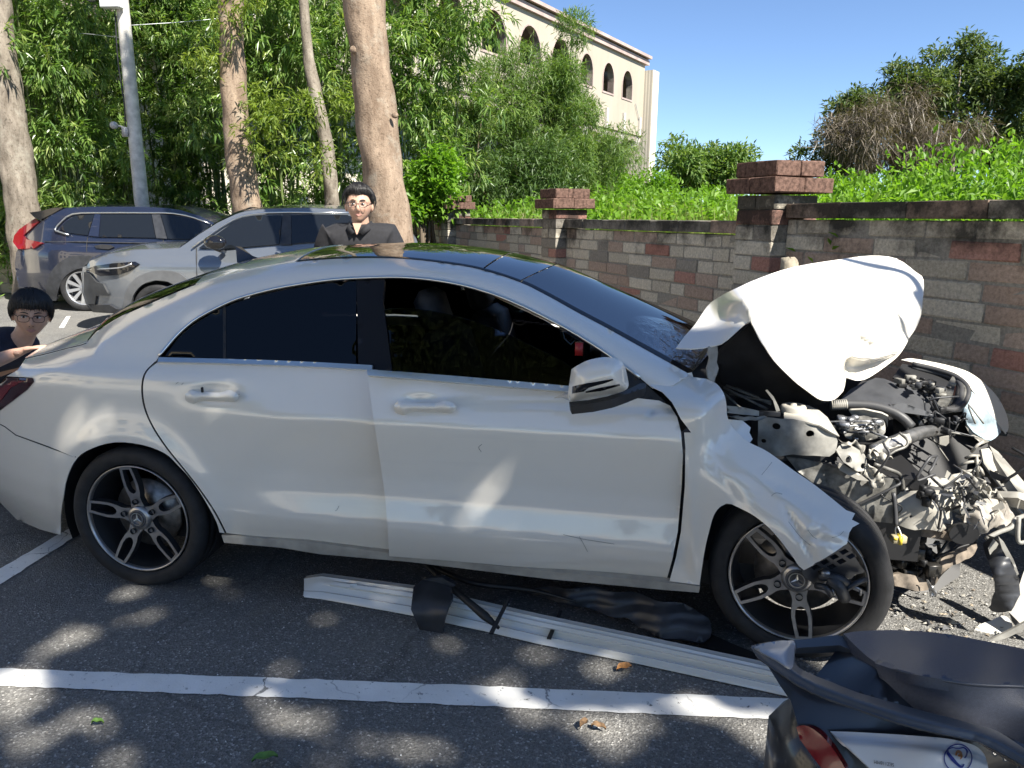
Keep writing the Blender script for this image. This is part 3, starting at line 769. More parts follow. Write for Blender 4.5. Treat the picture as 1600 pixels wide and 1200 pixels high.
# ---- weeds and grass on the bank (nobody could count them)
def wedge(pxr, fr, n, smin=.45):
    px = rng.uniform(*pxr, n); f = rng.uniform(fr[0]**.5, fr[1]**.5, n)**2
    d = np.array([ray(x, 340)[:2] for x in px]); k = f/(d@LV_F); xy = CAM[:2]+d*k[:, None]
    lat = (xy-CAM[:2])@LV_R; q = np.stack([lat, f], 1)-W0; s = -(q@WN)
    z = np.array([bank_z(a, b) for a, b in zip(lat, f)]); ok = s > smin
    return np.c_[xy, z][ok]
def grass(name, P, h, w, mat, k=5, lean=.45):
    n = len(P); b = np.repeat(P, k, 0)+np.c_[rng.normal(0, .07, (n*k, 2)), np.zeros(n*k)]; d = unit(np.c_[rng.normal(0, lean, (n*k, 2)), np.ones(n*k)])
    V, F = leaf_quads(b, d, h*rng.uniform(.55, 1.25, n*k), w, .12); return stuff(bulk_obj(name, V, F, mat, None, np.clip(np.repeat(rng.random(n), k)*.7+rng.random(n*k)*.3, 0, 1)))
grass('tall_grass', wedge((640, 1230), (8, 26), 5200, 1.1), 1.1, .02, LF_GRASS, 6, .3)
grass('tall_grass', wedge((640, 900), (9.5, 14), 900, 1.2), 1.15, .02, m_leaf('dry_grass', [(.25, .27, .1), (.36, .34, .18), (.45, .42, .27)], .4), 5, .3)
P = wedge((700, 1240), (9, 26), 6500); P[:, 2] += rng.uniform(.1, 1.15, len(P)); V, F, r = sprays(P, rand_dirs(len(P))*.5+[0, 0, .6], 6, .12, .05, .7, 0, .09)
stuff(bulk_obj('ground_cover_weeds', V, F, LF_LIME, None, r))
C = []; R = []
Pw = wedge((1255, 1900), (5.2, 26), 560); C = [p+[0, 0, rng.uniform(.35, 1.05)+.16*max(0, math.sin(p[0]*1.1+p[1]*.5))] for p in Pw]; R = rng.uniform(.28, .55, len(C))
p, d = lobes_surface(C, R, 18000, fill=.5); V, F, r = sprays(p, d*.5+[0, 0, .55], 8, .075, .032, .7, .0, .05); stuff(bulk_obj('broadleaf_weeds', V, F, LF_LIME, None, r))
# ---- the undergrowth at the foot of the bamboo
P = []
for px in np.linspace(-120, 690, 700): P.append(AT(px+rng.normal(0, 5), 340, rng.uniform(14.2, 17))*[1, 1, 0])
P = np.array(P); P[:, 2] = rng.uniform(.1, 1.5, len(P)); V, F, r = sprays(np.repeat(P, 3, 0)+rng.normal(0, .2, (len(P)*3, 3)), rand_dirs(len(P)*3)*.6+[0, -.3, .3], 6, .17, .04, .7, .3, .1)
V[:, 2] = np.maximum(V[:, 2], .02); stuff(bulk_obj('undergrowth', V, F, LF_BAM, None, r))

# ---- trunks in the lot with their crowns above the frame
def lot_tree(pts, fwd, label, mat, crown_h, crown_r, n=1500, knots=(), name='shade_tree', leaf=None):
    W = [AT(x, y, fwd) for x, y, _ in pts]; rad = [w*fwd/FPX/2 for _, _, w in pts]
    base = W[-1].copy(); dirv = (W[-1]-W[-2]); dirv = dirv/abs(dirv[2]); base = base+dirv*base[2]; base[2] = 0
    top = W[0]+(W[0]-W[1])/abs((W[0]-W[1])[2])*max(.5, crown_h-W[0][2]); nt = max(1, int((top-W[0])[2]/.9)); up_ = [W[0]+(top-W[0])*k/nt for k in range(nt, 0, -1)]; nb = max(1, int((W[-1]-base)[2]/.5)); dn_ = [W[-1]+(base-W[-1])*k/nb for k in range(1, nb+1)]
    line = up_+W+dn_; rr = list(np.linspace(rad[0]*.75, rad[0], nt+1)[:-1])+rad+list(np.linspace(rad[-1], rad[-1]*1.2, nb+1)[1:])
    t = thing(name, label, 'tree', base); m = MB(); m.tube(np.array(line[::-1]), np.array(rr[::-1]), 22, sub=7)
    V = m.V[-1]; c = np.array([np.interp(V[:, 2], [q[2] for q in line[::-1]], [q[k] for q in line[::-1]]) for k in (0, 1)]).T
    dxy = V[:, :2]-c; lum = 1+.05*np.sin(V[:, 2]*5+np.arctan2(dxy[:, 1], dxy[:, 0])*2)+.04*np.sin(V[:, 2]*11+np.arctan2(dxy[:, 1], dxy[:, 0])*3+1)
    V[:, :2] = c+dxy*lum[:, None]
    for (x, y, r) in knots:
        q = AT(x, y, fwd-rad[1]*.8); m.ball(q, (r, r*.6, r*.85), 10, 8)
    m.build('trunk', mat, t)
    C, R = blob_lobes(top+[0, 0, crown_r*.75], (crown_r, crown_r, crown_r*.55), 24, crown_r*.27)
    m = MB()
    for i in range(9):
        q = C[i]; m.tube([top-[0, 0, .3], (top+q)/2+rng.normal(0, .15, 3), q], [rad[0]*.5, rad[0]*.3, .015], 7, sub=4)
    m.build('limbs', mat, t)
    p, d = lobes_surface(C, R, n, fill=.6); V, F, r = sprays(p, d*.6, 6, .17, .065, .7, .2, .08); bulk_obj('crown', V, F, leaf or LF_TREE, t, r); return t
lot_tree([(-6, 0, 36), (3, 90, 40), (17, 190, 44), (29, 280, 46), (38, 345, 47)], 13.6, 'mottled leaning trunk at the left edge behind the blue car', BARKG, 8, 1.5, 700)
t2 = lot_tree([(360, 0, 34), (363, 90, 35), (368, 180, 38), (377, 260, 41), (388, 335, 46)], 12.9, 'pale trunk rising between the blue and the silver car', BARK, 8.2, 1.5, 700)
lot_tree([(474, 0, 13), (482, 90, 16), (494, 150, 19), (508, 215, 20), (517, 290, 22), (520, 330, 22)], 13.7, 'slim crooked trunk behind the silver car', BARKG, 7.6, 1.0, 300)
lot_tree([(566, -20, 58), (580, 110, 58), (594, 235, 61), (606, 335, 66), (612, 385, 70)], 8.6, 'big smooth trunk directly behind the standing man', BARK, 10.5, 1.1, 300, [(579, 228, .07), (553, 78, .05), (617, 180, .04)])
# leafy side shoots of the lot trees
def shoots(parent, pxs, fwd, n, mat, s=.3, L=.13, W=.03):
    C = [AT(x, y, fwd)+rng.normal(0, .1, 3) for x, y in pxs]; p, d = lobes_surface(C, np.full(len(C), s), n, fill=.8); V, F, r = sprays(p, d*.5, 7, L, W, .8, .25, .03); bulk_obj('side_shoots', V, F, mat, parent, r)
shoots(t2, [(400, 170), (420, 185), (405, 215), (432, 240), (450, 150), (470, 175), (535, 150), (500, 240), (545, 190), (350, 30), (385, 15), (340, 90), (330, 130)], 12.5, 330, m_leaf('young_leaf', [(.11, .17, .03), (.2, .27, .05), (.3, .36, .08)], .5), .32)

# ---- tree row added behind the camera to give dark reflections and cut sky fill
for k_, (tx, ty, th_, lab_) in enumerate([(-9.5, -19, 7.5, 'added unseen tree for reflections, leftmost of the row behind the camera'), (-4.2, -21, 8.5, 'added unseen tree for reflections, second from the left behind the camera'), (1.2, -19.5, 6.8, 'low added unseen tree for reflections, straight behind the camera'), (6.4, -21, 8.8, 'tall added unseen tree for reflections, right of the low one'), (12.5, -19, 7.6, 'added unseen tree for reflections, rightmost of the row behind the camera')]):
    b_ = np.array([tx, ty, 0.]); t_ = thing('lot_tree', lab_, 'tree', b_, 'added trees behind the camera'); m = MB(); m.tube([b_, b_+[.1, 0, th_*.4], b_+[0, .1, th_*.8]], [.2, .16, .06], 10, sub=3); m.build('trunk', BARK, t_)
    C, R = blob_lobes(b_+[0, 0, th_*.58], (2.3, 1.8, th_*.36), 30, .75); foliage('crown', C, R, 1500, 5, .3, .12, LF_TREE, t_)
# ---- tall tree behind the camera: its canopy shades the lot and lets sun through in spots
SPOTS = [(205, 927), (243, 963), (92, 1010), (118, 985), (70, 1015), (170, 990), (490, 1127), (20, 1100), (10, 1070), (130, 1130), (335, 910), (355, 930), (700, 1010), (850, 1018), (950, 1045), (825, 1115), (900, 1125), (975, 1150), (1000, 1130), (1200, 1140), (1230, 1165), (670, 1175), (30, 1180), (190, 1190), (1090, 1105), (760, 1075), (440, 1050), (20, 1060)]
gap = [(*G(x, y)[:2], r) for (x, y), r in zip(SPOTS, [.10, .075, .08, .06, .06, .05, .09, .14, .12, .08, .05, .05, .07, .07, .09, .08, .09, .09, .07, .14, .15, .08, .11, .08, .09, .06, .05, .1])]
for px, py, y, r in [(735, 810, 0, .055), (790, 828, 0, .045), (320, 650, 0, .05), (375, 575, .04, .04), (110, 655, 0, .045), (160, 662, 0, .04), (75, 545, .3, .07), (100, 515, .4, .12), (80, 500, .6, .15), (320, 480, .2, .04), (30, 520, .3, .1)]:
    q = unp(px, py, y); s = q-SUN*(q[2]/SUN[2]); gap.append((s[0], s[1], r))
for px, py, d, r in [(1590, 1112, 1.15, .10), (1560, 1100, 1.16, .06), (1460, 1160, 1.10, .03)]:
    q = CAMF.wor(unp(px, py, d, CAMF)); s = q-SUN*(q[2]/SUN[2]); gap.append((s[0], s[1], r))
for k_ in range(32):
    q = G(rng.uniform(-60, 1280), rng.uniform(925, 1230)); gap.append((q[0], q[1], rng.uniform(.015, .06)))
for k_ in range(9):
    q = unp(rng.uniform(60, 1000), rng.uniform(600, 830), .01); s = q-SUN*(q[2]/SUN[2]); gap.append((s[0], s[1], rng.uniform(.0, .03)))
gap = np.array(gap)
def shade_edge(gx, gy): return .613*(gx-2.1)+.79*(gy-.47)              # >0: open sun
N = 170000; gx = rng.uniform(-7.0, 6.5, N); gy = rng.uniform(-4.0, 3.2, N)
sd = shade_edge(gx, gy)+.12*np.sin(gx*2.1)+.1*np.sin(gy*3.3+gx); ok = (sd < -.02) & (gy < 1.9+.3*np.sin(gx*1.7))
dens = .5+.5*np.sin(gx*1.3+1)*np.sin(gy*1.7); ok &= rng.random(N) < np.clip(.9+.3*dens, 0, 1)
gx, gy = gx[ok], gy[ok]
dd = np.sqrt((gx[:, None]-gap[None, :, 0])**2+(gy[:, None]-gap[None, :, 1])**2); near = (dd < gap[None, :, 2]*.62+.055).any(1); gx, gy = gx[~near], gy[~near]
h = rng.uniform(7.4, 9.2, len(gx)); pos = np.c_[gx, gy, np.zeros(len(gx))]+SUN*(h/SUN[2])[:, None]
bt = np.array([9.6, -7.4, 0.]); shade = thing('canopy_tree', 'tall broad tree whose leafy canopy shades the white car', 'tree', bt)
m = MB(); m.tube([bt, bt+[.1, .1, 3.5], bt+[-.3, .3, 6.0], bt+[-1, .6, 8.6]], [.3, .24, .2, .1], 16, sub=5)
for i in range(16):
    q = pos[rng.integers(len(pos))]; m.tube([bt+[-.2, .2, 5.2+.12*i], (bt+q)/2+[0, 0, 3.0+rng.normal(0, .3)], q], [.1, .055, .008], 6, sub=4)
m.build('trunk', BARK, shade)
d = unit(SUN*-.2+rng.normal(0, 1, (len(pos), 3))*[1, 1, .35]); Ln = rng.uniform(.15, .25, len(pos)); V, F = leaf_quads(pos-d*Ln[:, None]*.5, d, Ln, Ln*.7, .02)
bulk_obj('crown', V, F, m_leaf('canopy_leaf', [(.09, .13, .04), (.14, .18, .06)], .3), shade, rng.random(len(pos)))
print('canopy leaves', len(pos))
# ================================================================== THE WRECKED WHITE CAR
def m_paint(name, col, dirt=.12, flake=0.):
    M = Mat(name); co = M.coord('pos'); c = rgb(*col)
    d = M.ramp(M.noise(co, 3.5, 6, .7, .3), [(.5, 0.), (.85, dirt*.6)]); c = M.mix(c, rgb(.36, .32, .26), d)
    s = M.coord('pos', (.5, 1, 9)); sc = M.ramp(M.noise(s, 3., 3, .6), [(.60, 0.), (.72, .07)]); c = M.mix(c, rgb(.50, .47, .42), sc)
    M.pr(c, M.ramp(M.noise(co, 7, 4), [(.3, .16), (.8, .28)]), flake, coat=1., spec=.5).inputs['Coat IOR'].default_value = 1.62; return M.m
WHITE = m_paint('white_paint', (.79, .75, .665)); CHROME = simple('chrome', (.72, .72, .68), .28, 1.); RUB = simple('tyre_rubber', (.016, .016, .017), .75, nscale=20, namt=.4, bumps=.2, bscale=120)
DARK = simple('dark_plastic', (.012, .012, .013), .55); BLKG = simple('gloss_black', (.008, .008, .010), .06, coat=.5); PANO = Mat('panorama_glass'); PANO.pr(rgb(.006, .007, .009), .02, IOR=6.0); PANO = PANO.m; DKGREY = simple('dark_grey_plastic', (.035, .037, .042), .42, nscale=14, namt=.3)
MACH = simple('machined_alloy', (.42, .41, .40), .32, .85, nscale=30, namt=.12); DALLOY = simple('dark_alloy', (.045, .046, .05), .4, .5); STEEL = simple('brake_steel', (.30, .28, .26), .4, .9, nscale=30, namt=.3)
PRIM = simple('primer_grey', (.30, .29, .26), .6, nscale=12, namt=.35, bumps=.15, bscale=30); PRIML = simple('pale_primer', (.37, .35, .305), .55, nscale=10, namt=.22, bumps=.2, bscale=22)
ALU = simple('raw_aluminium', (.33, .33, .33), .38, .85, nscale=20, namt=.35, bumps=.3, bscale=60); SEATM = simple('dark_seat', (.02, .02, .022), .7, bumps=.2)
WHITEP = simple('white_plastic', (.70, .70, .68), .5, nscale=12, namt=.1)
def m_glass(name, tint, ior=1.5, alpha=1.):
    M = Mat(name); t = M.n('ShaderNodeBsdfTransparent'); t.inputs[0].default_value = rgb(*tint); g = M.n('ShaderNodeBsdfGlossy'); g.inputs['Roughness'].default_value = .01
    f = M.n('ShaderNodeFresnel'); f.inputs[0].default_value = ior; x = M.n('ShaderNodeMixShader'); M.l(f.outputs[0], x.inputs[0]); M.l(t.outputs[0], x.inputs[1]); M.l(g.outputs[0], x.inputs[2]); M.l(x.outputs[0], M.out.inputs[0]); return M
GL_T = m_glass('tinted_glass', (.035, .037, .045)).m; GL_F = m_glass('clear_tinted_glass', (.30, .33, .36)).m; GL_R = m_glass('roof_glass', (.015, .015, .018), 1.7).m
def m_screen():
    M = m_glass('windscreen_glass', (.08, .09, .11), 7.0); g = [n for n in M.t.nodes if n.type == 'BSDF_GLOSSY'][0]; f = [n for n in M.t.nodes if n.type == 'FRESNEL'][0]
    co = M.coord('pos'); sp = M.n('ShaderNodeVectorMath', operation='DISTANCE'); M.l(M.n('ShaderNodeNewGeometry').outputs['Position'], sp.inputs[0]); sp.inputs[1].default_value = tuple(unp(1062, 545, .45))
    mask = M.ramp(sp.outputs['Value'], [(.0, 1.), (.13, .6), (.24, 0.)])
    h = M.math('MULTIPLY', M.math('ADD', M.noise(co, 11, 5, .6), M.math('MULTIPLY', M.voro(co, 26, 'DISTANCE_TO_EDGE'), .12)), mask)
    b = M.bump(h, 1., .05); M.l(b, g.inputs['Normal']); return M.m
GL_W = m_screen()
PILM = simple('pillar_black', (.010, .010, .012), .35, spec=.25)
def sstep(a, b, x): t = min(1, max(0, (x-a)/(b-a))); return t*t*(3-2*t)
_pz = [.10, .18, .25, .33, .375, .395, .42, .50, .58, .68, .77, .805, .825, .86, .92, 1.0, 1.2, 1.6]
_py = [.16, .105, .062, .024, .010, .0065, .012, .030, .036, .026, .013, .0085, .011, .024, .05, .088, .22, .484]
_qz = [.10, .2, .3, .42, .55, .7, .82, .90, .935, .955, .98, 1.02, 1.2, 1.6]
_qy = [.12, .07, .03, .006, .0, .004, .008, .010, .014, .024, .06, .10, .225, .49]
W_CAR = 1.777
def Ycar(x, z):
    a = np.interp(z, _pz, _py); b = np.interp(z, _qz, _qy); w = sstep(.15, .85, x); y = b*(1-w)+a*w
    if x < -.15: y += .29*((-.15-x)/.9)**1.6
    if z > .9: y += .05*sstep(1.2, 2.3, x)
    for wx in (0., 2.7):
        r = math.hypot(x-wx, z-.315)
        if r < .62: y -= .014*math.exp(-((r-.375)/.06)**2)
    return y
TOPE = [(40, 560), (75, 552), (105, 544), (135, 536), (150, 520), (190, 495), (240, 472), (300, 447), (340, 434), (380, 424), (420, 415.5), (460, 409.5), (500, 406), (550, 403.5), (600, 403.5), (640, 405), (700, 412), (750, 421), (810, 440), (855, 462), (900, 487), (945, 511), (990, 536), (1035, 561), (1078, 585)]
TOPE = [tuple(p) for p in spline(np.array(TOPE, float), 3)]
_TL = np.array(TOPE)
def roll(px, py): d = dist_line([(px, py)], _TL)[0]; return .105*math.exp(-(d/13.)**1.15)
def Yrail(px, py): return unp(px, py, Ycar)[1]+roll(px, py)
def edge3(px, py): return unp(px, py, Yrail(px, py))

car = thing('wrecked_car', 'white sedan with crushed front end, buckled bonnet and torn front fender', 'car', (1.3, .9, 0))
ARCH_R = smooth_poly([(343, 832), (338, 815), (319, 780), (298, 749), (277, 726), (257, 708), (222, 695), (180, 691), (145, 700), (120, 716), (105, 745), (99, 775), (95, 805), (95, 836)], 3)
iA = min(range(len(ARCH_R)), key=lambda i: abs(ARCH_R[i][1]-714)+abs(ARCH_R[i][0]-121))
WIN_T = [(1000, 590), (970, 568), (940, 547), (900, 522), (860, 500), (820, 480), (780, 463), (740, 450), (700, 441), (660, 435.5), (620, 433), (570, 434), (520, 437), (475, 443), (430, 451), (390, 461), (360, 471), (325, 488), (300, 503), (278, 522), (262, 540), (248, 557)]
SEAM = [(243, 565), (228, 580), (222, 597), (222, 620), (228, 645), (240, 670), (260, 700), (285, 731), (310, 763), (335, 800), (352, 833)]
SEAM_S = smooth_poly(SEAM, 3)
side = TOPE+[(1052, 602), (1020, 607)]+smooth_poly(WIN_T, 3)+SEAM_S+ARCH_R[:iA+1]+[(75, 697), (25, 679), (8, 666), (0, 662), (0, 642), (20, 627), (43, 609), (51, 597), (50, 590), (10, 588), (28, 578), (36, 566)]
sheet('side_frame', side, Yrail, WHITE, car, 7, .004, mode='px')
sheet('rear_bumper', ARCH_R[iA:]+[(62, 827), (25, 811), (0, 785), (-30, 758), (-48, 700), (-48, 655), (-25, 655), (0, 664), (8, 668), (25, 681), (75, 699.5)], Ycar, WHITE, car, 7, .004)
def dent(cx, cy, rx, ry, d): return lambda p, q: np.array([0, d*math.exp(-((q[0]-cx)/rx)**2-((q[1]-cy)/ry)**2*(1.6 if q[1] > cy else .8)), 0])
def shallow(p, q):                                                  # pushed-in waves of the hurt rear door
    return np.array([0, .020*math.exp(-((q[0]-335)/34)**2-((q[1]-613)/11)**2)+.0035*math.sin(q[0]*.035+q[1]*.05)*sstep(300, 420, q[0])*math.exp(-((q[1]-700)/50)**2), 0])
rdoor = sheet('rear_door', [(247, 565.5)]+[(x+2.2, y) for x, y in SEAM_S[2:]]+[(480, 846), (540, 853), (625, 865), (612, 760), (596, 680), (588, 610), (590, 578), (420, 566)], Ycar, WHITE, car, 7, .02, bump=shallow)
fdp = [(574, 586), (650, 591), (720, 598), (800, 604), (888, 612), (960, 618), (1030, 626), (1047, 634), (1058, 652), (1064, 675), (1067, 710), (1065, 760), (1059, 830), (1051, 872), (1041, 908), (950, 900), (850, 890), (770, 882), (700, 876), (608, 869), (606, 830), (602, 780), (594, 720), (583, 650)]
def Yfd(px, py): return unp(px, py, Ycar)[1]-.09*(1-sstep(565, 980, px))-.004
fdoor = sheet('front_door', fdp, Yfd, WHITE, car, 7, .022, mode='px', bump=lambda p, q: np.array([0, .02*math.exp(-((q[0]-655)/32)**2-((q[1]-629)/11)**2), 0]))
# roof glass, screens, boot lid: lofted from the near edge across to its mirror image
E3 = np.array([edge3(x, y) for x, y in TOPE]); EX = _TL[:, 0]
def loft(name, x0, x1, mat, crown, bow, parent=car, inset=0., lift=0., n=15, f0=0., f1=1., sub=1):
    xs = np.linspace(x0, x1, max(6, int(abs(x1-x0)/12))); e = np.stack([np.interp(xs, EX, E3[:, k]) for k in range(3)], 1)
    rows = []
    for i, (x, p) in enumerate(zip(xs, e)):
        t = i/(len(xs)-1); c = crown[0]*(1-t)+crown[1]*t; b = bow[0]*(1-t)+bow[1]*t; r = []
        w = W_CAR-2*p[1]
        for k in range(n):
            s = f0+(f1-f0)*k/(n-1); s = (inset+s*(w-2*inset))/w; q = 4*s*(1-s); r.append(p+np.array([b*q, s*w, c*(q**.85)+lift]))
        rows.append(r)
    P = np.array(rows); a, b = P.shape[:2]
    F = [(i*b+j, i*b+j+1, (i+1)*b+j+1, (i+1)*b+j) for i in range(a-1) for j in range(b-1)]
    T = [(f[0], f[1], f[2]) for f in F]+[(f[0], f[2], f[3]) for f in F]
    return shell(name, P.reshape(-1, 3), np.array(T), .004, mat, parent)
boot = loft('boot_lid', 40, 136, WHITE, (.05, .07), (-.10, -.17))
loft('rear_window', 137, 306, GL_R, (.07, .06), (-.17, -.06), inset=.012)
loft('roof', 306, 462, WHITE, (.06, .055), (-.06, 0))
loft('roof_glass', 464, 752, PANO, (.055, .052), (0, .04), inset=.012)
loft('roof_glass', 754.5, 810, PANO, (.052, .05), (.045, .10), inset=.012)
loft('windscreen', 812, 1078, GL_W, (.05, .075), (.10, .15), inset=.02)
loft('windscreen_border', 814, 1078, BLKG, (.05, .075), (.10, .15), inset=.0, lift=.002, n=3, f0=.955, f1=1.)  # black edge band also stands in for the shaded far pillar
loft('windscreen_border', 814, 1078, BLKG, (.05, .075), (.10, .15), inset=.0, lift=.0015, n=3, f0=.0, f1=.022)
loft('roof_glass_border', 464, 812, BLKG, (.053, .048), (0, .09), lift=.003, n=3, f0=0, f1=.016)
# tail end across to the other side
tl = [unp(x, y, Yrail(x, y)) for x, y in [(40, 560), (36, 566), (28, 578), (10, 588)]]+[unp(x, y, Ycar) for x, y in [(0, 600), (-25, 655), (-48, 690), (-30, 758), (0, 785)]]
m = MB(); m.grid(np.array([[p+np.array([-.13*4*s*(1-s), s*(W_CAR-2*p[1]), 0]) for s in np.linspace(0, 1, 9)] for p in tl]), flip=True); m.build('tail_panel', WHITE, car)
TAILM = simple('red_lamp', (.16, .006, .008), .1, coat=.6); TAILD = simple('dark_red_lamp', (.035, .004, .006), .12, coat=.6)
tlp = sheet('tail_light', [(10, 590), (49, 591), (51, 597), (42, 609), (20, 626), (0, 641), (-20, 655), (-18, 632), (-4, 604)], lambda x, z: Ycar(x, z)-.004, TAILD, car, 5, .03)
sheet('light_strip', [(-2, 608), (18, 596), (38, 595), (16, 606), (4, 622), (-14, 642), (-14, 632)], lambda x, z: Ycar(x, z)-.0065, TAILM, tlp, 4, .004)
# seams and chrome
def line3(pts, yf, off=0.): return [unp(x, y, yf)+np.array([0, off, 0]) for x, y in pts]
MB().tube(line3(WIN_T, lambda x, z: Ycar(x, z)+.004), .0075, 6, sub=3).build('window_trim', CHROME, car)
sheet('belt_trim', [(248, 558), (330, 560), (420, 562.5), (500, 566), (582, 570.5), (581, 578), (500, 573.5), (420, 570), (330, 567), (246, 565.5)], lambda x, z: Ycar(x, z)-.014, CHROME, car, 4, .012)
sheet('belt_trim', [(573.5, 577), (650, 582.5), (720, 588), (800, 595), (890, 603), (890, 612), (800, 604.5), (720, 598), (650, 592), (574, 586)], lambda px, py: Yfd(px, py)-.024, CHROME, car, 4, .02, mode='px')
for nm, seam in (('shut_line', SEAM_S), ('shut_line', TOPE[:10]), ('shut_line', [(0, 663), (8, 667), (25, 680), (75, 698), (119, 714)])):
    MB().tube(line3(seam, (lambda x, z: Ycar(x, z)+.0012) if seam is not TOPE[:10] else Ycar), .0022, 5).build(nm, DARK, car)
# side glass
def Yglass(x, z): return Ycar(x, z)+.012
rg = sheet('rear_window_glass', [(352, 478), (390, 465), (430, 455), (475, 447), (520, 441), (557, 438.5), (556, 570), (450, 564), (352, 560)], Yglass, GL_T, car, 12, .004)
sheet('quarter_glass', [(258, 556), (280, 526), (300, 508), (325, 493), (349, 480), (349, 560)], Yglass, GL_T, car, 12, .004)
sheet('window_divider', [(348.5, 479), (352.5, 477), (353, 561), (348.5, 561)], lambda x, z: Ycar(x, z)+.010, DARK, car, 5, .01)
sheet('door_pillar', [(557, 438), (601, 436), (598, 470), (606, 530), (613, 583), (560, 574)], lambda x, z: Ycar(x, z)+.009, PILM, car, 8, .02)
sheet('front_window_glass', smooth_poly([(596, 484), (625, 481), (665, 484), (711, 493), (772, 513), (834, 541), (877, 563), (905, 582)], 3)+[(912, 612), (800, 608), (700, 600), (608, 590)], lambda x, z: Ycar(x, z)+.018, GL_F, car, 10, .004)
sheet('sail_panel', [(940, 551), (1000, 593), (1018, 608), (1040, 628), (985, 625), (930, 618), (935, 580)], lambda x, z: Ycar(x, z)+.003, DARK, car, 7, .015)
# handles
def handle(cx, cy, w, h, dy, name='door_handle', par=None):
    pts = [(cx-w*.5, cy-2), (cx-w*.42, cy-h*.55), (cx-w*.2, cy-h*.42), (cx+w*.15, cy-h*.35), (cx+w*.32, cy-h*.6), (cx+w*.46, cy-h*.3), (cx+w*.5, cy+h*.1), (cx+w*.42, cy+h*.55), (cx+w*.2, cy+h*.5), (cx-w*.22, cy+h*.45), (cx-w*.34, cy+h*.75), (cx-w*.48, cy+h*.45)]
    pl = smooth_poly(pts+[pts[0]], 3)[:-1]; pa = np.array(pts+[pts[0]])
    def yf(px, py): d = dist_line([(px, py)], pa)[0]; return dy-.022*(1-math.exp(-(d/4.)**1.3))
    return sheet(name, pl, yf, WHITE, par, 3, .018, mode='px')
handle(331, 619, 84, 16, .0, par=rdoor); handle(664, 636, 98, 17, -.078, par=fdoor)
MB().box(unp(316, 609, -.006), (.006, .01, .02)).build('key_mark', DARK, rdoor)
# door mirror
mp = [(893, 577), (904, 570), (920, 562.5), (945, 558), (966, 561), (976, 572), (981, 592), (982, 603), (975, 611), (950, 619), (920, 625), (892, 628), (888, 612)]
mpa = np.array(mp+[mp[0]])
def Ymir(px, py, o=0.): d = dist_line([(px, py)], mpa)[0]; return -.13-.09*(1-math.exp(-(d/13.)))+o+.03*((px-890)/90)
mir = sheet('door_mirror', smooth_poly(mp+[mp[0]], 3)[:-1], Ymir, WHITE, car, 4, .06, mode='px')
sheet('turn_signal', [(894, 604), (905, 601), (932, 597), (957, 592.5), (959, 594), (945, 599), (920, 606), (912, 612), (894, 615)], lambda a, b: Ymir(a, b, -.0025), BLKG, mir, 3, .004, mode='px')
sheet('turn_signal', [(915, 612), (935, 607), (968, 600.5), (969, 602.5), (940, 611), (915, 614)], lambda a, b: Ymir(a, b, -.0025), BLKG, mir, 3, .004, mode='px')
sheet('mirror_base', [(889, 628), (920, 625), (950, 619), (978, 610), (1000, 599), (1010, 599), (1008, 606), (985, 614), (955, 624), (925, 630.5), (892, 634)], tps([(890, 630, -.155), (925, 628, -.17), (950, 622, -.15), (982, 610, -.07), (1008, 602, .03)]), DARK, mir, 3, .03, mode='px')
# shark fin
p = unp(395, 404, .9); m = MB()
m.add([p+np.array(v) for v in [(-.075, -.025, -.02), (.10, -.012, -.02), (.10, .012, -.02), (-.075, .025, -.02), (-.09, 0, .06), (-.06, 0, .058), (.0, 0, .014)]], [(0, 1, 6, 5, 4), (3, 4, 5, 6, 2), (1, 2, 6), (0, 4, 3), (0, 3, 2, 1)]); m.build('shark_fin_antenna', BLKG, car, smooth=False)
# sill under the doors, floor, wheel wells
sheet('sill', [(346, 836), (420, 842), (480, 846), (607, 864), (850, 892), (1040, 910), (1094, 916), (1092, 926), (1040, 922), (850, 904), (640, 878), (500, 866), (440, 856), (350, 848)], lambda x, z: .03+.1*max(0, .25-z)*2, PRIML, car, 6, .03)
m = MB(); m.box((1.3, .9, .24), (3.0, 1.5, .10)); m.box((-.55, .9, .30), (.7, 1.2, .12)); m.box((1.33, .10, .30), (1.85, .08, .10)); m.build('floor_pan', DARK, car, smooth=False)
for wx in (0., 2.7):
    m = MB(); prof = []
    th = np.linspace(-.35, math.pi+.35, 22); P = np.array([[[wx+.365*math.cos(a), y, .315+.365*math.sin(a)] for a in th] for y in (.03, .35, .62)])
    if wx == 0: m.grid(P, flip=True)
    m.box((wx, .64 if wx == 0 else .8, .5), (.78 if wx == 0 else .3, .02, .6)); m.build('wheel_well_liner', DARK, car)
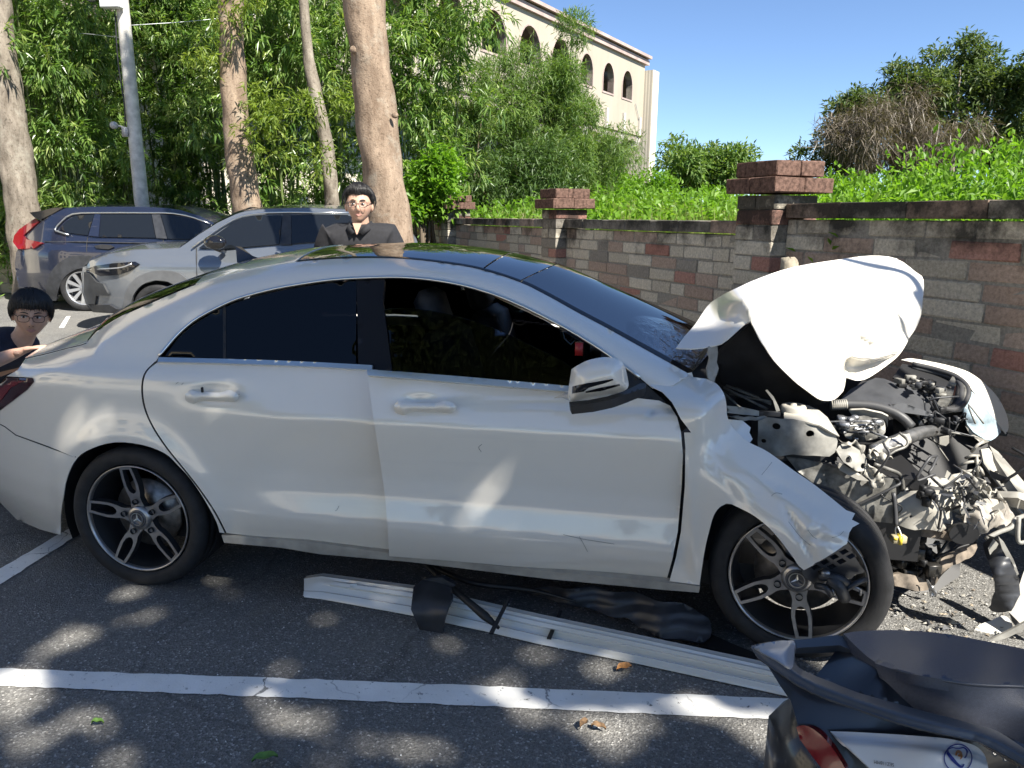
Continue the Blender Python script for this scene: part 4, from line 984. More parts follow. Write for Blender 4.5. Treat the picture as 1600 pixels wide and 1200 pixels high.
# wheels
def wheel(c, steer, phase, label=None):
    ca, sa = math.cos(steer), math.sin(steer); R = np.array([[ca, -sa, 0], [sa, ca, 0], [0, 0, 1.]])
    c = np.asarray(c, float)
    def X(m): m.V = [V@R.T+c for V in m.V]; return m
    w = X(MB().lathe([(.242, .03), (.245, .012), (.25, .004), (.27, -.004), (.292, -.004), (.306, .004), (.314, .018), (.3185, .03), (.3185, .052), (.312, .054), (.312, .060), (.3185, .062), (.3185, .098), (.311, .1), (.311, .106), (.3185, .108), (.3185, .15), (.311, .152), (.311, .158), (.3185, .16), (.3185, .19), (.31, .21), (.29, .222), (.25, .215), (.236, .2)], axis='y', n=72)).build('tyre', RUB, None)
    root = bpy.data.objects.new('wheel', None); COL.objects.link(root); root.location = tuple(c); root.empty_display_size = .1; attach(root, car); root.matrix_parent_inverse = worldM(car).inverted()
    bpy.context.view_layer.update(); attach(w, root)
    X(MB().lathe([(.2405, .012), (.2412, .004), (.239, .002), (.2345, .004), (.231, .010), (.2295, .02)], axis='y', n=72)).build('rim_lip', MACH, root)
    X(MB().lathe([(.2295, .02), (.224, .04), (.215, .1), (.212, .19)], axis='y', n=48)).build('rim_barrel', DALLOY, root)
    X(MB().lathe([(0, .085), (.155, .085), (.155, .1), (0, .1)], axis='y', n=40)).build('brake_disc', STEEL, root)
    m = MB(); m.lathe([(.03, .075), (.075, .07), (.08, .085)], axis='y', n=30); m.build('brake_hat', STEEL, root); X(m)
    def yface(r): return .006+.022*(1-(r/.23)**1.5)
    out = [(.048, -.033), (.072, -.026), (.09, -.025), (.112, -.031), (.15, -.035), (.19, -.0325), (.2335, -.028), (.2335, .028), (.19, .0325), (.15, .035), (.112, .031), (.09, .025), (.072, .026), (.048, .033)]
    slot = [(.110, 0), (.114, -.010), (.126, -.0185), (.15, -.0225), (.19, -.0205), (.2235, -.0165), (.2235, .0165), (.19, .0205), (.15, .0225), (.126, .0185), (.114, .010)]
    P, T = fill2d(out, .011, [slot])
    for k in range(5):
        a = phase+k*2*math.pi/5; er = np.array([math.cos(a), 0, math.sin(a)]); et = np.array([-math.sin(a), 0, math.cos(a)])
        def pt(q, d): return er*q[0]+et*q[1]+np.array([0, yface(q[0])+d, 0])
        F = np.array([pt(q, 0) for q in P]); B = np.array([pt((q[0], q[1]*1.08), .028) for q in P]); n = len(P); ed = Counter(); dr = {}
        fs = [tuple(t) for t in T]; mi = [0]*len(fs)
        for t in T:
            for i in range(3):
                x, y = int(t[i]), int(t[(i+1) % 3]); kk = (min(x, y), max(x, y)); ed[kk] += 1; dr[kk] = (x, y)
        for kk, cc in ed.items():
            if cc == 1: x, y = dr[kk]; fs.append((y, x, x+n, y+n)); mi.append(1)
        V = np.vstack([F, B])
        # make rim of the spoke separate for crisp machined edges
        m = MB(); m.add(V, fs); m.M = mi; X(m); o = m.build('spoke', [MACH, DALLOY], root); o.data.set_sharp_from_angle(angle=math.radians(35))
    X(MB().lathe([(.056, .045), (.054, .018), (.046, .012), (.040, .010)], axis='y', n=30)).build('hub', MACH, root)
    cap = X(MB().lathe([(.0405, .012), (.039, .006), (.030, .005), (.0295, .0075), (0, .0075)], axis='y', n=36)).build('hub_cap', simple('cap_grey', (.10, .10, .105), .4, .4) if 'cap_grey' not in bpy.data.materials else bpy.data.materials['cap_grey'], root)
    m = MB(); m.lathe([(.0285, .006), (.0285, .002), (.0255, .002), (.0255, .006)], axis='y', n=36)
    for k in range(3):
        a = math.pi/2+k*2*math.pi/3; er = np.array([math.cos(a), 0, math.sin(a)]); et = np.array([-er[2], 0, er[0]]); u = np.array([0, 1., 0])
        v = [er*.026+u*.004, et*.0065-er*.003+u*.0065, -er*.006+u*.0065, -et*.0065-er*.003+u*.0065, u*.001, ]
        m.add(v, [(0, 1, 4), (0, 4, 3), (1, 2, 4), (2, 3, 4)])
    X(m).build('star_emblem', CHROME, root, smooth=False)
    for k in range(5):
        a = phase+k*2*math.pi/5; q = np.array([math.cos(a)*.073, 0.0125, math.sin(a)*.073])
        m = MB(); m.lathe([(.0125, .0), (.0125, .012), (0, .012)], q, axis='y', n=14); X(m).build('bolt_hole', DARK, root)
    return root
wheel((0, .012, .3165), 0., math.radians(98))
wheel((2.70, -.015, .3165), math.radians(-11), math.radians(137))
# cabin
MB().box((1.0, .9, .34), (2.2, 1.4, .05)).build('cabin_floor', DARK, car)
def seat(x, y, label=None):
    m = MB(); m.box((x+.2, y, .56), (.5, .46, .18), bev=.04)
    th = math.radians(18); R = np.array([[math.cos(th), 0, -math.sin(th)], [0, 1, 0], [math.sin(th), 0, math.cos(th)]])
    m.box((x-.14, y, .84), (.15, .46, .60), bev=.05, R=R); s = m.build('seat', SEATM, car)
    m = MB(); m.box((x-.27, y, 1.20), (.10, .26, .19), bev=.04, R=R); m.tube([(x-.24, y-.06, 1.02), (x-.265, y-.06, 1.16)], .008, 6); m.tube([(x-.24, y+.06, 1.02), (x-.265, y+.06, 1.16)], .008, 6); m.build('headrest', SEATM, s)
seat(1.46, .52); seat(1.50, 1.27)
m = MB(); m.box((.30, .89, .66), (.5, 1.2, .2), bev=.05); m.box((.02, .89, .88), (.16, 1.2, .5), bev=.06); m.build('rear_seat', SEATM, car)
m = MB(); m.box((2.12, .89, .86), (.36, 1.36, .22), bev=.05); m.box((1.92, .89, .70), (.14, 1.3, .22), bev=.04); m.build('dashboard', DARK, car)
m = MB(); m.lathe([(.185+.015*math.cos(a), .015*math.sin(a)) for a in np.linspace(0, 6.283, 9)], (1.83, 1.27, .90), axis='x', n=28); m.tube([(1.83, 1.1, .9), (1.83, 1.44, .9)], .02); m.tube([(1.83, 1.27, .9), (1.98, 1.27, .86)], .03); m.build('steering_wheel', DARK, car)
MB().box(unp(905, 545, .22), (.03, .03, .05)).build('seatbelt_guide', simple('red_plastic', (.30, .02, .02), .4), car)
m = MB(); m.box((.55, .12, .60), (1.0, .03, .55)); m.box((1.62, .12, .60), (1.1, .03, .55)); m.build('door_inner_panel', DARK, car)
m = MB(); m.box((.55, 1.66, .62), (1.0, .03, .66)); m.box((1.62, 1.66, .62), (1.1, .03, .66)); m.build('door_inner_panel', DARK, car)
m = MB(); m.grid(np.array([[(x, y, z+.005) for y in (.42, .7, 1.08, 1.36)] for x, z in ((.35, 1.34), (.8, 1.385), (1.2, 1.385), (1.5, 1.33))])); m.build('headliner', DARK, car)
# other side of the car: mirrored body
def mirror_part(o, name):
    me = o.data.copy(); n = len(me.vertices); v = np.empty(n*3, np.float32); me.vertices.foreach_get('co', v); v = v.reshape(-1, 3); v[:, 1] = W_CAR-v[:, 1]; me.vertices.foreach_set('co', v.ravel()); me.flip_normals()
    q = bpy.data.objects.new(name, me); COL.objects.link(q); attach(q, car); return q
for o in list(car.children):
    b = o.name.split('.')[0]
    if b in ('front_window_glass_far', 'side_frame', 'rear_bumper', 'rear_door', 'front_door', 'window_trim', 'rear_window_glass', 'quarter_glass', 'door_pillar', 'sail_panel', 'sill', 'tail_light', 'wheel_well_liner'): mirror_part(o, b)
def copy_tree(o, parent, M):
    c = o.copy(); COL.objects.link(c); c.parent = parent
    if o.type == 'MESH':
        c.data = o.data
    for ch in o.children: copy_tree(ch, c, M)
    return c
for o in list(car.children):
    if o.name.split('.')[0] == 'wheel':
        c = copy_tree(o, car, None); c.matrix_basis = Matrix.Translation((o.location.x*2, W_CAR, 0.3165*2)) @ Matrix.Rotation(math.pi, 4, 'Z') @ Matrix.Translation((0, 0, -.3165)) if False else c.matrix_basis
        c.location = (o.location.x, W_CAR-.03, .3165); c.rotation_euler = (0, 0, math.pi)
        for ch in c.children:                                      # the copied wheel turns about its own centre
            ch.matrix_parent_inverse = Matrix.Translation(-o.location)
sheet('front_window_glass', [(668, 445), (760, 458), (850, 500), (930, 548), (985, 590), (985, 640), (800, 640), (668, 620), (664, 520)], 1.46, GL_T, car, 20, .004)
# ---- torn front fender
FEN = tps([(1030, 585, .21), (1105, 592, .26), (1016, 603, .12), (1045, 628, .05), (1060, 660, .015), (1075, 720, .005), (1085, 800, .005), (1075, 900, .03), (1128, 610, .17), (1134, 640, .13), (1115, 690, .03), (1150, 680, .10), (1150, 740, -.01), (1150, 790, -.03), (1200, 705, .08), (1240, 735, .05), (1230, 790, -.07), (1290, 770, .0), (1328, 805, -.04), (1300, 830, -.12), (1322, 850, -.12), (1255, 888, -.13), (1225, 850, -.11), (1180, 805, -.06), (1100, 860, .0), (1108, 640, .03), (1085, 620, .075)])
def seg(q, a, b):
    q = np.array(q); a = np.array(a, float); b = np.array(b, float); ab = b-a; t = np.clip((q-a)@ab/(ab@ab), 0, 1); d = q-a-t*ab; s = (ab[0]*d[1]-ab[1]*d[0]); return np.linalg.norm(d)*(1 if s > 0 else -1), t
def creases(L):
    """folds: (ax,ay,bx,by,depth,width)"""
    def f(p, q):
        y = 0.
        for ax, ay, bx, by, dp, w in L:
            d, t = seg(q, (ax, ay), (bx, by)); y += dp*math.exp(-abs(d)/w)*math.sin(math.pi*min(1, .12+t*.76))
        return np.array([0, y, 0])
    return f
fen = smooth_poly([(1016, 603), (1024, 592), (1030, 583)], 2)+[(1065, 587), (1104, 592)]+smooth_poly([(1104, 592), (1120, 600), (1131, 615), (1135, 632), (1136, 648), (1142, 664), (1156, 680), (1172, 692), (1200, 706), (1240, 735), (1268, 754), (1295, 775), (1322, 797)], 3)+[(1336, 802), (1331, 812), (1343, 818), (1332, 824), (1327, 832), (1323, 850), (1305, 862), (1289, 872), (1270, 884), (1256, 891), (1248, 884)]+smooth_poly([(1240, 872), (1222, 848), (1203, 826), (1180, 807), (1160, 796), (1143, 788)], 3)+smooth_poly([(1135, 787), (1124, 793), (1115, 806), (1108, 830), (1102, 855), (1097, 885), (1093, 914)], 3)+[(1046, 908), (1056, 872), (1064, 830), (1070, 760), (1071, 700), (1069, 676), (1080, 676), (1064, 655), (1050, 628), (1035, 612)]
sheet('front_fender', fen, FEN, WHITE, car, 5, .003, mode='px', bump=creases([(1160, 735, 1320, 845, -.012, 9), (1225, 790, 1275, 880, .022, 5), (1195, 745, 1300, 800, .012, 6), (1270, 800, 1250, 850, -.012, 7), (1290, 810, 1265, 860, .010, 5), (1075, 720, 1085, 900, -.012, 8), (1100, 640, 1140, 720, .012, 12), (1060, 610, 1120, 625, .012, 8), (1245, 835, 1318, 852, .012, 5), (1110, 720, 1160, 790, .006, 8)]))
sheet('fender_flange', [(1136, 655), (1160, 657), (1173, 668), (1171, 676), (1176, 686), (1170, 694), (1150, 680)], tps([(1136, 655, .13), (1173, 668, .2), (1170, 694, .12), (1150, 680, .12)]), WHITE, car, 5, .003, mode='px')
gf = tps([(1255, 888, -.10), (1325, 852, -.10), (1350, 880, -.06), (1300, 905, -.07)])
hol = [[(1268+i*15+j*11-3, 886-i*8+j*7), (1278+i*15+j*11-3, 881-i*8+j*7), (1285+i*15+j*11-3, 886-i*8+j*7), (1275+i*15+j*11-3, 891-i*8+j*7)] for i in range(4) for j in range(2)]
sheet('broken_bracket', [(1252, 890), (1290, 871), (1324, 850), (1334, 866), (1346, 886), (1354, 894), (1336, 898), (1330, 905), (1310, 902), (1290, 908), (1278, 920), (1268, 910), (1256, 900)], gf, DKGREY, car, 4, .02, mode='px', holes=hol)
m = MB()
for a, b, y0, y1, r in [((1280, 900), (1330, 915), -.09, -.08, .016), ((1295, 905), (1320, 935), -.10, -.09, .022), ((1308, 930), (1352, 905), -.09, -.07, .010), ((1275, 915), (1300, 930), -.09, -.1, .012)]: m.tube([unp(*a, y0), unp((a[0]+b[0])/2+3, (a[1]+b[1])/2-4, (y0+y1)/2-.02), unp(*b, y1)], r, 7, sub=3)
m.build('broken_bracket', DKGREY, car)
m = MB(); m.tube([unp(1296, 932, -.1), unp(1304, 928, -.11), unp(1300, 920, -.11)], .006, 6); m.tube([unp(1332, 916, -.1), unp(1345, 921, -.09), unp(1344, 930, -.09)], .005, 6); m.box(unp(1290, 896, -.1), (.03, .02, .022), bev=.005); m.build('metal_clip', ALU, car)
# ---- buckled bonnet
HOOD = tps([(1056, 544, .30), (1101, 543, .28), (1146, 522, .31), (1171, 500, .38), (1161, 466, .42), (1187, 434, .78), (1109, 474, .72), (1086, 507, .5), (1240, 417, 1.0), (1307, 406, 1.2), (1360, 400, 1.36), (1401, 404, 1.42), (1443, 440, 1.32), (1440, 480, 1.17), (1416, 537, 1.02), (1394, 564, .87), (1345, 597, .64), (1322, 599, .5), (1304, 624, .44), (1289, 626, .42), (1240, 594, .37), (1210, 564, .36), (1187, 530, .35), (1300, 500, .73), (1250, 470, .68), (1350, 470, 1.0), (1340, 540, .73), (1205, 480, .48), (1380, 520, .9), (1315, 560, .59), (1260, 540, .50)])
hood = smooth_poly([(1056, 544), (1070, 525), (1086, 507), (1097, 490), (1109, 474), (1128, 461), (1157, 447), (1187, 434), (1240, 417), (1307, 406), (1360, 399.5), (1401, 404), (1431, 425), (1443, 437), (1442, 474), (1437, 504), (1416, 537), (1394, 564), (1360, 590), (1340, 597), (1326, 594)], 3)+[(1323, 600)]+smooth_poly([(1318, 612), (1304, 624), (1289, 626), (1277, 622), (1258, 608), (1240, 594), (1210, 564), (1195, 542), (1187, 530), (1178, 512), (1171, 500)], 3)+smooth_poly([(1166, 504), (1161, 509), (1146, 522), (1127, 537), (1101, 543), (1080, 545)], 2)
hd = sheet('bonnet', hood, HOOD, WHITE, car, 4, .004, mode='px', bump=creases([(1161, 462, 1172, 505, -.05, 6), (1110, 478, 1165, 466, -.03, 10), (1308, 494, 1388, 548, -.12, 15), (1322, 558, 1392, 548, -.10, 13), (1334, 604, 1328, 552, .11, 9), (1332, 582, 1398, 556, .06, 12), (1215, 470, 1290, 500, .025, 18), (1240, 425, 1330, 436, -.02, 9), (1345, 448, 1440, 505, .03, 20), (1190, 445, 1215, 540, -.03, 16), (1394, 500, 1425, 530, .03, 8), (1260, 430, 1410, 418, .02, 8), (1230, 520, 1290, 612, -.02, 10)]))
m = MB()
for k in range(9): x = 1266+k*5.5; q = unp(x, 521-k*.6, HOOD(x, 521)-.03); m.box(q, (.008, .004, .012+.006*(k % 3)), bev=.001)

SCR = simple('scratch_grey', (.10, .095, .09), .8)
def scratches(name, L, yf, par, off=-.0008, r=.0007):
    m = MB()
    for pts in L: m.tube([unp(x, y, yf(x, y) if yf is not Ycar else Ycar)+np.array([0, off, 0]) for x, y in spline(np.array(pts, float), 3)], r, 4)
    return m.build(name, SCR, par)
fend = [o for o in car.children if o.name == 'front_fender'][0]
# ---- engine bay, torn open
def S(name, poly, depth, mat, step=8, thick=.006, par=None, bump=None, holes=()):
    yf = depth if np.isscalar(depth) else tps(depth)
    return sheet(name, poly, yf, mat, par or car, step, thick, mode='px', bump=bump, holes=holes)
def T(name, pts, r, mat, n=8, sub=4, par=None):
    """tube through (px,py,depth)"""
    return MB().tube([unp(*p) for p in pts], r, n, sub=sub).build(name, mat, par or car)
def crumple(amp, f=.09, ph=0.):
    def b(p, q): return np.array([0, amp*(math.sin(q[0]*f+q[1]*f*.6+ph)+.6*math.sin(q[0]*f*1.9-q[1]*f*1.4+ph*2)+.35*math.sin(q[1]*f*3.1+ph)), amp*.3*math.sin(q[0]*f*2.3+ph)])
    return b
GREYM = simple('dull_metal', (.17, .165, .15), .55, .4, nscale=25, namt=.5, bumps=.25, bscale=50); RUST = simple('dirty_metal', (.20, .165, .13), .8, .2, nscale=20, namt=.5, bumps=.4, bscale=40)
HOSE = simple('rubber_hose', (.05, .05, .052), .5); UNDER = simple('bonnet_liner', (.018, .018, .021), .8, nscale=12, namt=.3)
COVER = simple('engine_cover_plastic', (.055, .057, .062), .5, nscale=8, namt=.3)
# dark depths behind everything
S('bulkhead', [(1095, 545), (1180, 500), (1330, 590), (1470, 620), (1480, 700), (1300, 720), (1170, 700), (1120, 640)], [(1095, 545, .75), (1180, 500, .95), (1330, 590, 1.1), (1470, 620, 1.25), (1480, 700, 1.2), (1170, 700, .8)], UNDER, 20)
S('bonnet_liner', [(1118, 556), (1135, 536), (1171, 508), (1186, 531), (1209, 565), (1239, 595), (1276, 623), (1289, 630), (1240, 632), (1205, 625), (1160, 605), (1128, 600)], [(1118, 556, .5), (1171, 508, .46), (1209, 565, .44), (1289, 627, .5), (1240, 632, .62), (1128, 600, .62)], UNDER, 8, .01, bump=crumple(.006, .06))
S('radiator_pack', [(1395, 655), (1530, 640), (1545, 700), (1520, 760), (1430, 770), (1395, 720)], [(1395, 655, .95), (1530, 640, 1.15), (1545, 700, 1.05), (1520, 760, .9), (1430, 770, .75)], DARK, 14, .05)
S('radiator_pack', [(1380, 820), (1500, 830), (1500, 900), (1440, 940), (1385, 935)], [(1380, 820, .8), (1500, 830, .9), (1440, 940, .6), (1385, 935, .6)], DARK, 14, .05)
m = MB(); m.box((2.75, .95, .42), (1.0, 1.1, .35)); m.build('engine_block', DARK, car, smooth=False)
S('cowl', [(1075, 590), (1080, 545), (1118, 545), (1118, 600)], [(1075, 590, .35), (1080, 545, .6), (1118, 545, .6), (1118, 600, .45)], DARK, 10)
# hinge and strips by the screen
S('bonnet_hinge', [(1107, 541), (1121, 541), (1122, 552), (1120, 566), (1123, 576), (1118, 590), (1114, 602), (1106, 590), (1105, 575), (1109, 560), (1106, 552)], [(1107, 541, .28), (1121, 541, .3), (1114, 602, .27)], PRIM, 4, .006, bump=crumple(.004, .2))
S('cowl_clip', [(1060, 586), (1081, 582), (1084, 592), (1062, 592)], .26, WHITEP, 5, .004)
# strut tower and inner wing
hs = lambda cx, cy, rx, ry: [(cx+rx*math.cos(a), cy+ry*math.sin(a)) for a in np.linspace(0, 6.283, 12)[:-1]]
S('inner_wing', [(1185, 657), (1200, 653), (1240, 655), (1280, 662), (1302, 672), (1309, 690), (1306, 706), (1296, 713), (1240, 711), (1186, 714), (1184, 690)], [(1185, 657, .30), (1240, 655, .29), (1302, 672, .33), (1296, 713, .33), (1186, 714, .30), (1240, 690, .27)], PRIM, 5, .006, holes=[hs(1213, 666, 6.5, 5), hs(1266, 678, 6.5, 5.5), hs(1193, 689, 4, 3.5)], bump=crumple(.003, .08))
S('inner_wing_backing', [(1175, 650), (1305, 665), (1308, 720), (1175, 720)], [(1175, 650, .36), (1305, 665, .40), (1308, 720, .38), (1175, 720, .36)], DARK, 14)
S('strut_tower', [(1225, 645), (1232, 637), (1250, 633), (1262, 633), (1280, 641), (1293, 652), (1303, 668), (1312, 682), (1300, 676), (1280, 664), (1250, 657), (1225, 654)], [(1225, 645, .38), (1262, 633, .48), (1303, 668, .36), (1225, 654, .30), (1280, 664, .30), (1312, 682, .33)], PRIML, 4, .006)
q = unp(1240, 634, .42); MB().lathe([(.048, -.03), (.05, -.004), (.044, .004), (.030, .006), (.026, .001), (.012, .0), (.011, .010), (0, .012)], q, n=24).build('strut_mount', PRIML, car)
S('scuttle_rail', [(1135, 634), (1160, 636), (1186, 642), (1186, 650), (1160, 648), (1136, 645)], [(1135, 638, .33), (1186, 646, .36)], PRIML, 5, .02)
S('scuttle_rail', [(1186, 643), (1220, 645), (1219, 651), (1186, 650)], .37, DKGREY, 5, .02)
S('scuttle_rail', [(1138, 650), (1165, 652), (1195, 651), (1205, 656), (1185, 656), (1160, 658)], .33, PRIML, 5, .015, bump=crumple(.004, .15))
m = MB()
for a, b in [((1130, 605), (1200, 640)), ((1134, 602), (1185, 622)), ((1140, 615), (1205, 628)), ((1128, 612), (1160, 640)), ((1150, 607), (1205, 632))]: m.tube([unp(*a, .50), unp(*b, .46)], .006, 5)
m.build('wiper_linkage', GREYM, car)
S('torn_bracket', [(1196, 610), (1199, 609), (1209, 620), (1216, 634), (1219, 642), (1213, 643), (1208, 626)], .4, PRIM, 3, .004)
m = MB()
for i in range(7): a = (1089+rng.normal(0, 3), 560+rng.normal(0, 3)); b = (1108+rng.normal(0, 3), 540+rng.normal(0, 5)); m.tube([unp(*a, .38), unp((a[0]+b[0])/2+2, (a[1]+b[1])/2, .37), unp(*b, .38)], .003, 4)
m.build('wiper_shreds', GREYM, car)
# engine top
S('engine_cover', smooth_poly([(1308, 632), (1330, 608), (1368, 590), (1395, 597), (1430, 604), (1455, 617), (1462, 632), (1452, 646), (1420, 638), (1372, 631), (1335, 630)], 2), [(1308, 632, .72), (1368, 590, 1.02), (1455, 617, 1.02), (1452, 646, .84), (1372, 631, .74), (1400, 615, .88)], COVER, 6, .02, bump=crumple(.004, .05))
S('engine_cover', [(1390, 632), (1412, 630), (1455, 645), (1450, 650), (1400, 643)], [(1390, 632, .70), (1455, 645, .76)], COVER, 5, .012)
S('cover_opening', smooth_poly([(1357, 600), (1364, 602), (1376, 611), (1387, 619), (1380, 622), (1368, 616), (1358, 606)], 2), [(1357, 600, .955), (1387, 619, .835), (1368, 612, .875)], DARK, 4, .004)
T('cooling_hose', [(1300, 632, .66), (1324, 632, .66), (1360, 634, .65), (1390, 642, .63), (1410, 653, .61), (1424, 667, .60)], .021, HOSE, 12)
m = MB(); pts = np.array([unp(1298+i*1.6, 633-.05*i, .66) for i in range(17)]); m.tube(pts, [.024 if i % 2 else .019 for i in range(17)], 12); m.build('corrugated_hose', PRIML, car)
S('abs_cover', [(1326, 641), (1350, 640), (1378, 646), (1388, 651), (1387, 668), (1383, 656), (1350, 651), (1332, 650)], [(1326, 641, .62), (1388, 651, .6)], PRIML, 5, .01)
# aluminium lumps of the pump group
m = MB()
for i in range(26):
    x, y = 1340+rng.normal(0, 19), 668+rng.normal(0, 8); q = unp(x, y, .54+rng.normal(0, .03)); r = rng.uniform(.008, .022)
    if rng.random() < .15: m.ball(q, (r*1.3, r, r*.8), 8, 6)
    else: m.box(q, (r*2.2, r*1.6, r*1.2), rz=rng.uniform(0, 3), bev=r*.25)
for i in range(9):
    x, y = 1340+rng.normal(0, 20), 668+rng.normal(0, 8); m.tube([unp(x, y, .51), unp(x+rng.normal(0, 14), y+rng.normal(0, 5), .49), unp(x+rng.normal(0, 26), y+rng.normal(0, 9), .52)], .0045, 6, sub=4)
m.build('pump_unit', ALU, car)
S('pump_housing', smooth_poly([(1312, 666), (1322, 652), (1345, 650), (1378, 655), (1384, 668), (1378, 682), (1350, 690), (1322, 685)], 2), [(1312, 666, .57), (1345, 650, .6), (1384, 668, .58), (1350, 690, .55), (1348, 670, .54)], GREYM, 5, .02, bump=crumple(.006, .16))
# chassis leg and front panels
S('chassis_leg', [(1228, 714), (1250, 716), (1310, 730), (1370, 742), (1398, 748), (1400, 770), (1396, 818), (1370, 815), (1330, 800), (1290, 770), (1245, 735)], [(1228, 714, .36), (1310, 730, .36), (1398, 748, .40), (1396, 818, .40), (1290, 770, .35)], GREYM, 7, .03, bump=crumple(.004, .05))
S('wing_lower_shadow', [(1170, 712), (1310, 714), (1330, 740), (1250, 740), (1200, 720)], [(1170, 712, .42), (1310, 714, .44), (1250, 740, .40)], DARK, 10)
S('crash_bracket', smooth_poly([(1306, 703), (1315, 694), (1330, 696), (1346, 705), (1354, 718), (1352, 736), (1340, 736), (1318, 722)], 2), [(1306, 703, .34), (1330, 696, .37), (1354, 718, .36), (1340, 736, .30), (1330, 715, .29)], PRIM, 4, .008, holes=[hs(1325.5, 717.5, 5.5, 5.5), hs(1349, 729, 3.6, 5)], bump=crumple(.005, .12))
S('crash_bracket', [(1306, 722), (1318, 726), (1345, 742), (1358, 752), (1340, 750), (1312, 735)], .31, PRIML, 4, .006)
for k, (poly, d) in enumerate([([(1352, 726), (1372, 735), (1385, 748), (1378, 764), (1360, 765), (1350, 745)], .34), ([(1358, 700), (1390, 712), (1396, 720), (1370, 722), (1352, 716)], .42), ([(1312, 690), (1338, 690), (1352, 698), (1345, 704), (1326, 694)], .36)]):
    S('crumpled_metal', poly, d, PRIML, 4, .005, bump=crumple(.018, .2, k))
T('cross_tube', [(1362, 707, .46), (1385, 698, .52), (1415, 685, .60), (1440, 676, .70), (1468, 672, .80)], [.030, .034, .030, .028, .026], ALU, 12)
S('cross_tube_sleeve', [(1362, 700), (1390, 686), (1420, 676), (1424, 692), (1395, 700), (1370, 714)], [(1362, 706, .42), (1420, 684, .56)], PRIML, 4, .006, bump=crumple(.008, .15))
T('pipe', [(1382, 716, .44), (1398, 705, .46), (1415, 698, .48), (1418, 688, .5), (1405, 676, .5)], .006, GREYM, 6)
S('bracket_plate', [(1468, 683), (1483, 681), (1483, 692), (1478, 697), (1468, 694)], .75, PRIML, 4, .006)
T('pipe', [(1366, 725, .36), (1385, 732, .37), (1404, 740, .39), (1410, 752, .39), (1411, 765, .39)], .008, GREYM, 7)
# front cross panel, pale primer in the sun
S('front_panel', [(1402, 770), (1425, 765), (1460, 766), (1492, 766), (1497, 775), (1488, 800), (1490, 818), (1470, 830), (1430, 828), (1404, 820), (1402, 795)], [(1402, 770, .40), (1492, 766, .46), (1490, 818, .42), (1404, 820, .38), (1445, 795, .35)], PRIML, 5, .012, bump=crumple(.006, .055, 1.), holes=[hs(1423, 806, 2.5, 2)])
S('front_panel_lip', [(1410, 768), (1426, 754), (1440, 748), (1480, 745), (1516, 746), (1512, 757), (1490, 752), (1462, 760), (1445, 757), (1430, 763)], [(1410, 768, .38), (1516, 746, .55)], PRIM, 4, .006, bump=crumple(.008, .12))
S('chassis_leg_lower', [(1372, 812), (1404, 818), (1470, 829), (1490, 834), (1488, 846), (1400, 832), (1374, 824)], .42, RUST, 7, .04)
m = MB()
for i in range(10): q = unp(1449+rng.normal(0, 7), 775+rng.normal(0, 6), .33+rng.normal(0, .015)); m.box(q, rng.uniform(.015, .045, 3), rz=rng.uniform(0, 3), bev=.004)
m.build('fog_lamp_plug', DARK, car)
T('wire', [(1452, 772, .34), (1464, 785, .33), (1470, 800, .33), (1466, 826, .34)], .005, HOSE, 6)
T('wire', [(1396, 770, .33), (1399, 800, .32), (1400, 822, .31)], .009, HOSE, 7)
cn = unp(1404, 842, .30); c = MB(); c.box(cn, (.055, .03, .030), rz=.2, bev=.003); con = c.build('connector', simple('cream_plastic', (.42, .36, .22), .5), car)
m = MB(); m.box(cn+[0, -.004, 0], (.012, .034, .034), rz=.2); m.box(cn+[-.02, -.004, .006], (.012, .034, .010), rz=.2); m.build('lock_tab', simple('yellow_plastic', (.62, .46, .03), .45), con)
m = MB(); m.tube([unp(1401, 820, .31), unp(1399, 830, .31), cn], .003, 5, sub=3); m.tube([unp(1401, 820, .31), unp(1406, 830, .30), cn+[.01, 0, .01]], .003, 5, sub=3); m.build('wire', WHITEP, car)
# shredded front corner: lamp shards, crash beam, far wing
m = MB()
for i in range(80):
    x = 1515+rng.normal(0, 26); y = 785+rng.normal(0, 26); d = .38+rng.normal(0, .06); c0 = unp(x, y, d); u = rand_dirs(1)[0]*rng.uniform(.008, .038); v = rand_dirs(1)[0]*rng.uniform(.004, .016); k = np.cross(u, v)*8
    m.add([c0-u-v, c0+u-v*.6+k, c0+u*.7+v, c0-u*.8+v*.8-k, c0-u-v+k*.1], [(0, 1, 2), (0, 2, 3)], m=int(rng.choice(4, p=[.2, .15, .4, .25])))
m.build('shredded_metal', [PRIML, ALU, DKGREY, PRIM], car, smooth=False)
S('shard', [(1500, 772), (1508, 772), (1520, 797), (1512, 800)], .36, PRIM, 4, .004); S('shard', [(1500, 795), (1524, 796), (1523, 801), (1502, 803)], .36, PRIM, 4, .006)
S('lamp_tank', smooth_poly([(1510, 800), (1540, 780), (1572, 785), (1585, 805), (1575, 822), (1548, 828), (1520, 840), (1505, 828)], 2), [(1510, 800, .40), (1572, 785, .55), (1575, 822, .5), (1520, 840, .38), (1540, 810, .36)], simple('cloudy_plastic', (.36, .33, .29), .25, spec=.6, nscale=18, namt=.35), 5, .02, bump=crumple(.010, .12))
S('fog_lamp_ring', [(1507+24*math.cos(a), 835+16*math.sin(a)) for a in np.linspace(0, 6.28, 20)[:-1]], .35, DARK, 5, .02)
T('lamp_frame', [(1540, 842, .36), (1560, 832, .37), (1580, 824, .38), (1586, 812, .4), (1600, 806, .45)], .009, PRIM, 7); T('lamp_frame', [(1592, 808, .38), (1591, 845, .36), (1602, 847, .36)], .008, PRIM, 7)
m = MB()
